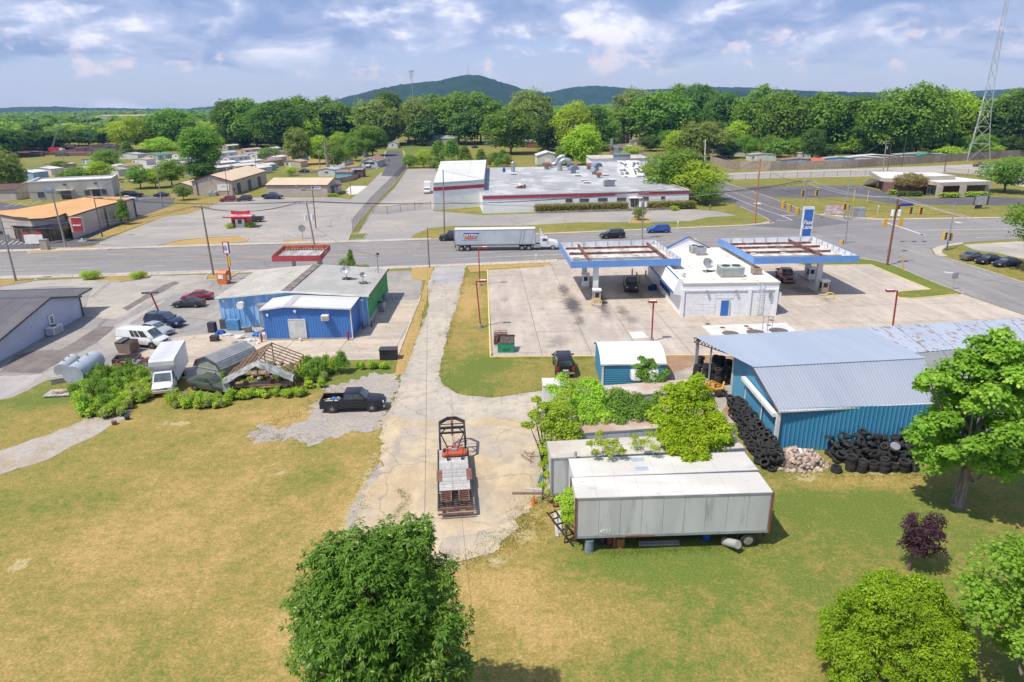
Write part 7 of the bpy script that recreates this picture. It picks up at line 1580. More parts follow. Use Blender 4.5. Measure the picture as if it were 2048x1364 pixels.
 # lamp heads
def red_lamp(label,ub,vb,vt,dx_,ut=None):
 b=G(ub,vb);h=Hgt(ub,vb,vt);d_=ray(ut or ub,vt);lx=max(-.06*h,min(.06*h,d_.x*(b.y/d_.y)-b.x))if ut else 0
 t=tg('lamp_post',label,'street lamp',b);MB().bar((0,0,.4),(lx,0,h),.15).mk('post',PRED,t);MB().cyl((0,0,0),(0,0,.4),.3,n=12).mk('footing',CW,t)
 MB().bar((lx,0,h-.05),(lx+dx_*.5,0,h-.05),.1).mk('arm',PRED,t);o=MB().ob((lx+dx_*.95,0,h),.95,.5,.25).mk('lamp_head',PRED,t);MB().ob((lx+dx_*.95,0,h+.135),.8,.4,.02).mk('top_plate',WM_,o);return t
red_lamp('red lamp post nearer the camera on the grass left of the station',961,655,562,.9,950);red_lamp('red lamp post farther away at the station\'s left kerb',960,571,495,1.,957)
red_lamp('red lamp post standing in front of the white store',1303,683,603,-.1,1307);red_lamp('red lamp post right of the store in the open concrete',1783,668,581,-.9,1795)
red_lamp('red lamp head poking over the roof at the far right edge',2056,668,652,-.5,2052)
b=G(325,640);h=Hgt(325,640,587);t=tg('lamp_post','leaning red lamp post with two grey heads in the left lot','street lamp',b);MB().bar((0,0,0),(-.9,0,h+.1),.16).mk('post',PRED,t)
for x in(-.6,.5):MB().ob((-.9+x,.2*x,h+.15),.9,.5,.2,.2).mk('lamp_head',mat('lamp grey',(.12,.12,.12),None,1,.6),t)
for key,s_ in(('t',1.4),('w',.8),('x',-2.2)):
 b,h,at_,lx=POLES[key];o=POLE_OBJ[key];MB().bar((lx+min(0,s_),0,h),(lx+max(0,s_),0,h),.12).mk('arm',DT_,o);MB().ob((lx+s_*.9,0,h+.05),1.,.5,.22).mk('lamp_head',DT_,o)
def wire(label,p,q,sag,r=.034,m=WIRE,n=10,group=None):
 pts=[p.lerp(q,i/n)-Vc((0,0,sag*4*(i/n)*(1-i/n)))for i in range(n+1)]
 o=MB().tube([x_-p for x_ in pts],r,4).mk('power_line',m);o.location=p;tag(o,label,'power line',group or 'overhead lines');return o
def off(key,i=0):
 b,h,ats,lx=POLES[key];return ats[min(i,len(ats)-1)]
PN={'a':'the leaning left edge pole','b':'the pole by the orange bin','c':'the red canopy pole','e':'the factory lawn pole','f':'the factory entrance pole','g':'the orange corner pole','h':'the right canopy pole','k':'the price sign pole','s':'the orange roof pole','n':'the round tree crossarm pole','o':'the crossarm pole above the fence','u':'the lamp pole behind it','z12':'the distant transformer pole','v':'the tall verge pole'}
leftend=G(-150,480)+Vc((0,0,12));rightend=G(2250,470)+Vc((0,0,12));farend=G(2250,640)+Vc((0,0,8))
for a,b in(('s','c'),('c','f'),('f','k'),('a','b'),('b','c')):
 for i in(0,1,3)[:3 if a!='a' and a!='b' else 2]:wire('%s black wire from %s to %s'%(['left','middle','right'][min(i,2)],PN[a],PN[b]),off(a,i),off(b,i),1.2)
for i in range(2):
 wire('%s wire from %s off the left edge'%(['upper','lower'][i],PN['s']),leftend-Vc((0,0,i)),off('s',i),.6)
 wire('%s wire from %s off the left edge'%(['upper','lower'][i],PN['a']),G(-200,575)+Vc((0,0,9-i)),off('a',i),.6)
for i in range(4):wire('wire %s from %s to %s'%(['far left','inner left','inner right','far right'][i],PN['k'],PN['h']),off('k',i),off('h',i),1.,.03,WIREL)
for i in range(3):wire('pale wire %s from %s off the right edge'%(['uppermost','middle','lowest'][i],PN['h']),off('h',i),farend+Vc((0,i*1.,1-i*.8)),.6,.034,WIREL)
for a,b in(('g','k'),('e','f'),('f','g'),('k','o'),('n','k'),('z12','n'),('u','s')):wire('single wire from %s to %s'%(PN[a],PN[b]),off(a,0),off(b,0),1.4,.024,WIREL if a in 'nk' else WIRE)
wire('long low cable crossing the road above the factory lawn to the orange corner pole',POLES['f'][0]+Vc((0,0,8)),POLES['g'][0]+Vc((0,0,9)),.8,.035,WIREL)
wire('second low cable under the long one before the factory',POLES['e'][0]+Vc((0,0,7)),POLES['f'][0]+Vc((0,0,7.4)),.8,.035)
wire('service wire from the canopy pole to the blue building',POLES['c'][0]+Vc((0,0,8)),Vc((-19.1,96.2,6.6)),.8,.02)
wire('thin wire running over the lane toward the camera',POLES['d'][0]+Vc((0,0,6)),Vc((-3.,14,5.5)),1.5,.012)
# traffic signals
SIGY=mat('signal yellow',(.68,.38,.03),(.6,.34,.03),1.5,.5)
sp=tg('traffic_signal','yellow signal head','traffic signal',(0,0,0));MB().box(-.19,.19,-.16,.16,-1.05,0).mk('housing',SIGY,sp)
for k in range(3):MB().cyl((0,-.16,-.18-.34*k),(0,-.3,-.18-.34*k),.14,.14,10).mk('lens_hood',BM_,sp)
first=True
def signal(u,v,y,label,rz=0,s_=1.35):
 global first
 d_=ray(u,v);tt=y/d_.y;p=Vc((d_.x*tt,y,CAM_H+d_.z*tt))
 if first:o=sp;first=False;o.location=p;o.rotation_euler=(0,0,rz);o['label']=label;o['group']='yellow traffic signals';o.scale=(s_,)*3
 else:o=dup(sp,p,rz,label,'yellow traffic signals',s_)
 return p
yn=POLES['i'][0].y;yj=POLES['j'][0].y;yk=POLES['k'][0].y;yl=POLES['l'][0].y;yh=POLES['h'][0].y
s1_=signal(1606,380,yl,'yellow signal just left of the crossarm pole behind the price sign');s2_=signal(1634,379,yl,'yellow signal right of the crossarm pole behind the price sign')
s3_=signal(1567,402,yk-6,'yellow signal farthest left over the cross street',R(90));s4_=signal(1579,409,yk-8,'yellow signal second from left over the cross street',R(90));s5_=signal(1595,416,yk-10,'low yellow signal beside the price sign',R(90))
signal(1690,407,yl-1,'yellow signal on the left side of the metal pole with cameras');signal(1697.5,408,yl-2,'yellow signal on the right side of the metal pole with cameras')
s6_=signal(1797,408,yh+18,'yellow signal on the dark pole with transformers');s7_=signal(1822,413,yh+18,'yellow signal hanging right of the dark pole');s8_=signal(1842,414,yh+18,'yellow signal farthest right of the blue street sign')
s9_=signal(1772,438,yj-2,'yellow signal low left of the dark pole',PI);s10=signal(1803,437,yj-2,'yellow signal low right of the dark pole',PI)
signal(1684,480,yn-.5,'yellow signal on the metal pole beside the right canopy',R(60));signal(1891,464,yj-.5,'yellow signal on the left of the signal pole at right',R(20));signal(1903,466,yj+.5,'yellow signal on the right of the signal pole at right',R(-50))
wire('span wire carrying the far signals',POLES['g'][0]+Vc((0,0,s1_.z+.8)),POLES['l'][0]+Vc((0,0,s1_.z+.4)),.4,.025,WIRE);wire('span wire carrying the signals beside the price sign',POLES['g'][0]+Vc((0,0,9)),POLES['i'][0]+Vc((0,0,8)),.4,.025,WIRE)
wire('span wire carrying the right hand signals',s6_+Vc((-6,0,.5)),POLES['j'][0]+Vc((0,14,s8_.z-1)),.3,.025,WIRE);wire('span wire carrying the low middle signals',POLES['i'][0]+Vc((0,0,s9_.z+.5)),POLES['j'][0]+Vc((0,0,s10.z+.3)),.3,.025,WIRE)
bs=(s6_+s7_)/2;o=MB().ob((0,0,0),3.2,.05,.45).mk('street_sign',BLUEL);o.location=bs+Vc((0,0,.1));tag(o,'blue street name sign hanging between two yellow signals','sign')
# canopy of the blue building (red)
REDC=mat('red canopy fascia',(.42,.055,.065),(.36,.05,.06),.6,.6);ORC=mat('orange canopy inside',(.55,.11,.035),(.48,.1,.04),.6,.6)
zc=6.;cs=[G(543,512,zc),G(641,511,zc),G(660,489,zc),G(567,491,zc)]
t=wtg('red_canopy','small open red and orange canopy on two posts behind the blue building','canopy',(cs[0]+cs[1])/2*1.);
for i in range(4):
 a,b=cs[i],cs[(i+1)%4];n_=Vc(((b-a).y,-(b-a).x,0)).normalized();MB().quad(a-Vc((0,0,.85)),b-Vc((0,0,.85)),b,a).mk('fascia',REDC,t,recalc=False);MB().quad(b-n_*.08-Vc((0,0,.85)),a-n_*.08-Vc((0,0,.85)),a-n_*.08,b-n_*.08).mk('fascia_back',ORC,t,recalc=False)
 MB().quad(a,b,b-n_*.08,a-n_*.08).mk('fascia_edge',REDC,t);L_=(b-a).length
 for k in range(int(L_/1.6)):p=a.lerp(b,(k+.5)/int(L_/1.6))-n_*.14;MB().bar(p,p-Vc((0,0,.8)),.06).mk('bracket',DT_,t)
Q=lambda s_,r_:cs[0].lerp(cs[1],s_).lerp(cs[3].lerp(cs[2],s_),r_)-Vc((0,0,.6))
rbd('deck',Q(.02,.03),Q(.98,.03),Q(.98,.97),Q(.02,.97),.45,.12,DECK,t)
for r_ in(.2,.8):MB().bar(Q(.05,r_)+Vc((0,0,.2)),Q(.95,r_)+Vc((0,0,.2)),.12).mk('beam',DT_,t)
for u,v in((569,550),(648,546)):p=G(u,v);p=Vc(((cs[0]if u<600 else cs[1]).x+(1.9 if u<600 else-1.2),(cs[0].y+cs[3].y)/2,0));MB().box(p.x-.25,p.x+.25,p.y-.2,p.y+.2,0,zc-.85).mk('post',COLM,t)
text('lettering','CLASSIC',.62,((cs[1]+cs[2])/2+Vc((.03,0,-.42)))[:],math.atan2((cs[2]-cs[1]).y,(cs[2]-cs[1]).x),WM_,t)
# sign pole, donation bin
b=G(462,560);h=Hgt(462,560,484);t=tg('pole_sign','red pole with a white and blue round sign above a yellow panel','sign',b);MB().cyl((0,0,0),(0,0,h-.5),.11,n=10).mk('pole',PRED,t)
MB().ob((0,0,h-.9),1.,.35,1.9,R(-15)).mk('sign_box',PRED,t);MB().ob((.06,-.2,h-.9),.8,.06,1.75,R(-15)).mk('sign_face',WM_,t);MB().cyl((.06,-.25,h-.9),(.06,-.28,h-.9),.38,n=18).mk('emblem',BLUEL,t);MB().cyl((.06,-.285,h-.9),(.06,-.295,h-.9),.26,n=18).mk('emblem_centre',WM_,t);text('lettering','NB',.3,(.06,-.31,h-.9),0,BLUEL,t);MB().ob((.1,0,h-3.2),.5,.2,1.7,R(-15)).mk('side_panel',YEL2,t)
t=tg('donation_bin','bright orange donation bin with white placards by the wooden pole','bin',G(449,567),R(-12));OB=mat('bin orange',(.62,.17,.03),(.55,.15,.03),1,.5)
MB().box(-.8,.8,-.6,.6,0,1.8).mk('body',OB,t);MB().add([(-.85,-.65,1.8),(.85,-.65,1.8),(.85,.65,1.8),(-.85,.65,1.8),(-.85,-.3,2.15),(.85,-.3,2.15),(.85,.5,2.15),(-.85,.5,2.15)],[(0,1,5,4),(1,2,6,5),(2,3,7,6),(3,0,4,7),(4,5,6,7),(0,3,2,1)]).mk('lid',OB,t);MB().box(-.55,.35,-.63,-.605,.9,1.6).mk('placard',WM_,t);MB().box(.805,.83,-.35,.3,.6,1.5).mk('placard',WM_,t)
# misc roadside signs
t=tg('banner_sign','white banner sign with red top on the verge before the orange roofed building','sign',G(72,497));MB().box(-1.9,1.9,-.05,.05,1.,2.9).mk('panel',WM_,t);MB().box(-2.,-.9,-.07,.07,2.9,3.3).box(.6,1.7,-.07,.07,2.9,3.4).mk('top_trim',REDP,t);MB().box(-1.95,-1.85,-.05,.05,0,1).box(1.85,1.95,-.05,.05,0,1).mk('leg',GM_,t)
t=tg('utility_box','tan utility box by the banner sign','utility box',G(92,500));MB().box(-.7,.7,-.5,.5,0,2.1).mk('cabinet',mat('khaki enamel',(.36,.32,.26),None,1,.6),t);MB().box(-.75,.75,-.55,.55,2.1,2.2).mk('lid',GM_,t)
t=tg('banner_sign','white corner banner on the grass across the intersection','sign',G(1668,431));MB().box(-2.5,2.5,-.04,.04,.4,2.4).mk('panel',mat('faded banner',(.62,.58,.58),(.55,.3,.32),1.2,.7),t)
t=tg('utility_box','grey utility cabinet on the grass corner across the intersection','utility box',G(1715,435));MB().box(-1.4,1.4,-.6,.6,.1,2.3).mk('cabinet',GM_,t)
for i,(u,v,h_,l_)in enumerate([(1707,403,2.6,'left'),(1734,405,2.6,'right')]):post('marker_post','tall yellow marker post on the verge, %s of the pair'%l_,'marker post',G(u,v),h_+.4,.13,YEL2)
o=MB().bar((0,0,0),(-.9,0,2.9),.14).mk('guy_guard',YEL2);o.location=G(1808,544);tag(o,'leaning yellow guy wire guard beside the tall dark pole','marker post')
t=tg('stop_sign','grey back of an octagonal sign at the street mouth by the chain fence','sign',G(606,478));hh=Hgt(606,478,449);MB().cyl((0,0,0),(0,0,hh),.07,n=6).mk('post',GM_,t);MB().cyl((0,-.03,hh-.8),(0,.03,hh-.8),.8,n=8).mk('plate',GM_,t)
t=tg('street_sign_post','grey sign back on a thin post at the station\'s right kerb','sign',G(1905,579));hh=Hgt(1905,579,545);MB().cyl((0,0,0),(0,0,hh),.05,n=6).mk('post',GM_,t);MB().box(-.45,-.04,-.03,0.,hh-.9,hh).box(.04,.45,-.03,0.,hh-.9,hh).mk('plate',GM_,t)
for i,(u,v,l_)in enumerate([(206,503,'by the white arrow at the left driveway'),(567,480,'beside the far lot verge'),(1355,459,'in the verge right of the blue car'),(1072,529,'near the road at the station kerb'),(1755,426,'on the grass right of the grey cabinet')]):
 o=MB().cyl((0,0,0),(0,0,1.6),.06,n=6).ob((0,0,1.7),.35,.05,.45).mk('marker_sign',WM_);o.location=G(u,v);tag(o,'small white marker sign %s'%l_,'sign')
 # lattice tower
TWR=mat('tower steel',(.42,.46,.46),(.5,.53,.54),.5,.5,.3)
tb=G(1948,322);t=wtg('lattice_tower','tall grey lattice radio tower with dishes rising out of the top right','tower',tb);H_=112.
def tw(z):
 w_=.5+5.4*math.exp(-z/22);return[Vc((tb.x+w_*math.cos(a),tb.y+w_*math.sin(a),z))for a in(PI/2,PI*7/6,PI*11/6)]
zs=[0];
while zs[-1]<H_:zs.append(min(H_,zs[-1]+max(2.2,7.5*(1-zs[-1]/H_))))
for k in range(len(zs)-1):
 a,b=tw(zs[k]),tw(zs[k+1]);s_=MB();th=.2 if zs[k]<50 else .14
 for i in range(3):s_.bar(a[i],b[i],th).bar(a[i],b[(i+1)%3],th*.5).bar(a[(i+1)%3],b[i],th*.5).bar(b[i],b[(i+1)%3],th*.5)
 s_.mk('tower_section',TWR,t)
for z,dx_,r_ in((75,2.5,1.2),(78,1.5,.9),(72,-3,.8),(94,1.6,.7)):MB().cyl((tb.x+dx_,tb.y-2.,z),(tb.x+dx_,tb.y-2.6,z),r_,r_*.8,12).mk('dish',WM_,t)
def far_mast(label,u,y,vb,vt,r,m=GM_):
 p=atd(u,y);d_=ray(u,vt);z1=CAM_H+d_.z*y/d_.y;d_=ray(u,vb);z0=CAM_H+d_.z*y/d_.y;t=tg('radio_mast',label,'mast',(p.x,p.y,max(0,z0)))
 MB().cyl((0,0,0),(0,0,z1-max(0,z0)),r,r*.6,6).mk('mast',m,t);return t,z1-max(0,z0)
t,hz_=far_mast('distant radio mast with antennas standing before the hill',826,600,260,140,.35);
for k in range(4):MB().ob((1.2*(-1)**k,0,hz_-1-k*1.5),.5,.5,2.4).mk('antenna_panel',GM_,t)
MB().ob((0,0,hz_-1),4.5,.6,.5).mk('platform',GM_,t);MB().cyl((0,-.6,hz_*.45),(0,-1.6,hz_*.45),1.2,n=12).mk('dish',WM_,t)
for i,(u,vt)in enumerate(((57,214),(147,218),(160,218))):far_mast('thin pale pole far off at the left, %s'%['leftmost','left of the pair','right of the pair'][i],u+6,560,245,vt,.3,WIREL)
t,hz_=far_mast('tiny mast on the summit of the dark hill',938,2700,152,130,.9)
# pedestrians
SKIN=mat('skin',(.35,.2,.14),None,2,.6)
def person(label,p,rz,shirt,pants,stride=.25):
 t=tg('person',label,'person',p,rz)
 V_=[(0,0,.95),(0,0,1.15),(0,0,1.42),(0,0,1.52),(0,0,1.62),(0,0,1.72),(.2,0,1.42),(.26,.05,1.13),(.25,.16,.9),(-.2,0,1.42),(-.26,-.05,1.13),(-.25,.1,.9),(.1,0,.9),(.11,stride*.5,.5),(.11,stride*.5,.09),(.11,stride*.5+.16,.05),(-.1,0,.9),(-.11,-stride*.5,.5),(-.11,-stride,.1),(-.11,-stride+.15,.05)]
 E_=[(0,1),(1,2),(2,3),(3,4),(4,5),(2,6),(6,7),(7,8),(2,9),(9,10),(10,11),(0,12),(12,13),(13,14),(14,15),(0,16),(16,17),(17,18),(18,19)]
 rr=[.14,.13,.16,.06,.1,.09,.07,.05,.04,.07,.05,.04,.1,.07,.05,.045,.1,.07,.05,.045]
 me=bpy.data.meshes.new('body');me.from_pydata(V_,E_,[]);o=bpy.data.objects.new('body',me);C.objects.link(o);o.modifiers.new('s','SKIN')
 for i,r_ in enumerate(rr):me.skin_vertices[0].data[i].radius=(r_,r_)
 me.skin_vertices[0].data[0].use_root=True;o.modifiers.new('u','SUBSURF').levels=1
 ev=bpy.data.meshes.new_from_object(o.evaluated_get(bpy.context.evaluated_depsgraph_get()));bpy.data.objects.remove(o)
 ev.materials.clear();
 for m_ in(SKIN,shirt,pants):ev.materials.append(m_)
 for pg in ev.polygons:c_=pg.center;pg.material_index=2 if c_.z<.98 and abs(c_.x)<.2 else(1 if c_.z<1.47 and c_.z>1. else 0)
 o=link('body',ev,t);MB().cyl((0,0,1.66),(0,0,1.8),.105,.07,8).mk('hair',BM_,t,smooth=60);return t
person('person in a grey top and dark shorts walking by the factory lawn',G(1420,421),.5,mat('grey shirt',(.4,.38,.42),None,1,.9),BM_)
person('person in dark clothes walking down the side street',G(779,324),0,BM_,BM_)
# vegetation
LM={'mid':lfm('leaf mid green',(.107,.215,.029),(.238,.373,.052)),'dark':lfm('leaf dark green',(.062,.139,.027),(.143,.243,.046)),'light':lfm('leaf light green',(.238,.373,.029),(.451,.578,.06)),'olive':lfm('leaf olive',(.159,.232,.043),(.305,.354,.104)),'yel':lfm('leaf yellow green',(.23,.35,.015),(.42,.53,.03),(.52,.5,.05),trans=.45),'gum':lfm('leaf sweetgum',(.134,.293,.024),(.317,.488,.061),(.439,.561,.098),trans=.4),'deep':lfm('leaf deep glossy',(.045,.125,.008),(.155,.28,.03),(.34,.44,.16),trans=.22),'cedar':lfm('leaf arborvitae',(.12,.21,.008),(.33,.45,.02),(.42,.52,.04),trans=.3),'plum':lfm('leaf purple',(.035,.012,.024),(.1,.045,.065),trans=.2),'myrt':lfm('leaf myrtle',(.165,.22,.055),(.403,.256,.128),(.62,.293,.476)),'hedge':lfm('leaf hedge',(.143,.187,.033),(.381,.317,.066),(.571,.317,.105)),'box':lfm('leaf clipped',(.238,.373,.039),(.476,.598,.066)),'pot':lfm('leaf nursery',(.167,.317,.027),(.476,.62,.066),(.62,.62,.105)),'pot2':lfm('leaf nursery lime',(.22,.36,.03),(.38,.5,.05)),'pot3':lfm('leaf nursery grey',(.215,.281,.079),(.476,.504,.159)),'weed':lfm('leaf weed',(.215,.355,.027),(.476,.56,.066)),}
BARK=mat('bark',(.16,.125,.1),(.09,.07,.06),3.,.95,sxx=(2,2,.4),bump=.8,coord='obj');BARKG=mat('grey bark',(.3,.26,.22),(.17,.14,.12),3.,.95,sxx=(2,2,.4),bump=.8,coord='obj')
def leaves(name,clumps,per,size,m,seed,aspect=1.7,droop=0.,up=.45,shell=.55,fan=0,wide=None,rsize=.4):
 """foliage as leaf sized faces; clumps: list of (cx,cy,cz,rx,ry,rz)"""
 g=np.random.default_rng(seed);c=np.array(clumps,float);n=len(c)*per
 idx=np.repeat(np.arange(len(c)),per)
 dirs=g.normal(size=(n,3));dirs/=np.linalg.norm(dirs,axis=1)[:,None]
 dirs[:,2]=np.where(dirs[:,2]<-.35,-dirs[:,2],dirs[:,2])
 rad=shell+(1-shell)*g.random(n)**.7;rad*=1+.16*np.sin(dirs[:,0]*7+idx)+.12*np.sin(dirs[:,1]*9+idx*2.1)+g.normal(0,.05,n)
 P=c[idx,:3]+dirs*rad[:,None]*c[idx,3:6]
 if fan:
  P=np.repeat(P,fan,0);dirs=np.repeat(dirs,fan,0);idx=np.repeat(idx,fan);n*=fan
 N_=dirs*.65+np.array([0,0,up])+g.normal(0,.38,(n,3));N_/=np.linalg.norm(N_,axis=1)[:,None]
 T=g.normal(size=(n,3))+dirs*.6;T[:,2]-=droop
 if fan:T=g.normal(0,.9,(n,3))+dirs*.9;T[:,2]-=droop
 T-=N_*(T*N_).sum(1)[:,None];T/=np.linalg.norm(T,axis=1)[:,None];B_=np.cross(N_,T)
 s=size*(1-rsize/2+rsize*g.random(n));L=s[:,None];Wd=L/aspect
 if fan:base=P;mid=base+T*L*.5-np.array([0,0,1])*L*.06;tip=base+T*L-np.array([0,0,1])*L*droop*.3
 else:base=P-T*L*.5;mid=P+N_*L*.08;tip=P+T*L*.5
 V=np.stack([base,mid+B_*Wd*.5,tip,mid-B_*Wd*.5],1).reshape(-1,3)
 F=np.arange(n*4).reshape(n,4)
 tint=np.clip(g.random(n)*.75+(g.random(len(c))[idx])*.3-.02,0,1)
 return npmesh(name,V,F,m,[('tint','FACE',tint)])
def crown_clumps(h,r,hb,n,seed,cr=.36,shape='round',inner=.25,lean=0):
 g=random.Random(seed);out_=[];cz=(h+hb)/2;rz=(h-hb)/2
 for i in range(n):
  z=1-2*(i+.5)/n;a=i*2.39996+g.uniform(-.4,.4);rr=math.sqrt(max(0,1-z*z));k=g.uniform(.6,.82)if g.random()>inner else g.uniform(.15,.45)
  zz=z
  if shape=='full':rr=max(0,1-abs(z)**2.6)**.5
  if shape=='cone':rr=(1-z)/2*1.05
  if shape=='vase':rr*=(.6+.4*(z+1)/2*1.2)
  s_=cr*r*g.uniform(.75,1.3)
  out_.append((rr*math.cos(a)*r*k,rr*math.sin(a)*r*k,cz+zz*rz*k,s_,s_*g.uniform(.9,1.1),s_*g.uniform(.6,.85)*(rz/r)**.35))
 return out_
def trunk_mesh(name,h,hb,r0,clumps,seed,nl=7,m=BARK):
 g=random.Random(seed);mb=MB();top=Vc((g.uniform(-.3,.3),g.uniform(-.3,.3),h*.75))
 fork=Vc((0,0,hb*.9+.2));mb.tube([(0,0,-.2),(0,0,.3),fork,(fork+top)/2,top],[r0*1.5,r0*1.1,r0*.85,r0*.5,r0*.15],8)
 for c in g.sample(clumps,min(nl,len(clumps))):
  q=Vc(c[:3]);b_=fork.lerp(top,g.uniform(0,.5));mid=(b_+q)/2+Vc((0,0,-.1*h*g.random()));mb.tube([b_,mid,q],[r0*.45,r0*.3,r0*.08],5)
 return mb.mesh(name,m,60)
PROTO={}
def proto(key,h,r,hb,n,per,size,m,seed,shape='round',trunk=.3,**k):
 cl_=crown_clumps(h,r,hb,n,seed,k.pop('cr',.38),shape,k.pop('inner',.2));bm_=k.pop('bark',BARK)
 PROTO[key]=(leaves('crown',cl_,per,size,m,seed,**k),trunk_mesh('trunk',h,hb,trunk,cl_,seed,m=bm_),h,r)
i_=0
for key,m_ in(('mid','mid'),('dark','dark'),('light','light'),('olive','olive')):
 for v_ in range(2 if key in('mid','dark')else 1):
  proto('%s%d'%(key,v_),20,9.4,.8,58,170,.95,LM[m_],10+i_,'full',cr=.34,trunk=.4,up=.55);i_+=1
proto('oval0',20,6.2,.6,74,240,.55,LM['mid'],31,'full',cr=.33,trunk=.3);proto('round0',8,4.2,1.,34,260,.36,LM['mid'],32,cr=.4,trunk=.2);proto('round1',8,4.2,1.,34,260,.36,LM['light'],33,cr=.4,trunk=.2)
proto('bush0',4,2.4,.1,18,150,.32,LM['mid'],34,cr=.45,trunk=.1);proto('bush1',4,2.4,.1,18,150,.32,LM['olive'],35,cr=.45,trunk=.1);proto('bush2',4,2.4,.1,18,150,.32,LM['light'],36,cr=.45,trunk=.1)
proto('cone0',8,2.4,.3,30,130,.36,LM['mid'],37,'cone',cr=.42,trunk=.15);proto('myrt0',6,3.6,1.2,30,220,.3,LM['myrt'],38,cr=.38,trunk=.14);proto('clip0',1.4,1.2,.05,12,160,.14,LM['box'],39,cr=.5,trunk=.06)
proto('far0',20,9.5,.6,36,80,1.7,LM['mid'],40,'full',cr=.38,trunk=.45,up=.6);proto('far1',20,9.5,.6,36,80,1.7,LM['dark'],41,'full',cr=.38,trunk=.45,up=.6);proto('far2',20,9.5,.6,36,80,1.7,LM['light'],42,'full',cr=.38,trunk=.45,up=.6)
def plant(key,p,h,wd,label,name='tree',cat='tree',group=None,rz=None):
 cm,tm,h0,r0=PROTO[key];t=tg(name,label,cat,p,random.uniform(0,6.28)if rz is None else rz,group)
 t.scale=(wd/(2*r0),wd/(2*r0),h/h0);link('crown',cm,t);link('trunk',tm,t);return t
def tree(key,u,vb,vt,wpx,label,**k):
 p=G(u,vb);h=Hgt(u,vb,vt);wd=wpx/FPX*math.hypot(p.x,p.y)*1.;return plant(key,p,h*1.03,wd*1.08,label,**k)
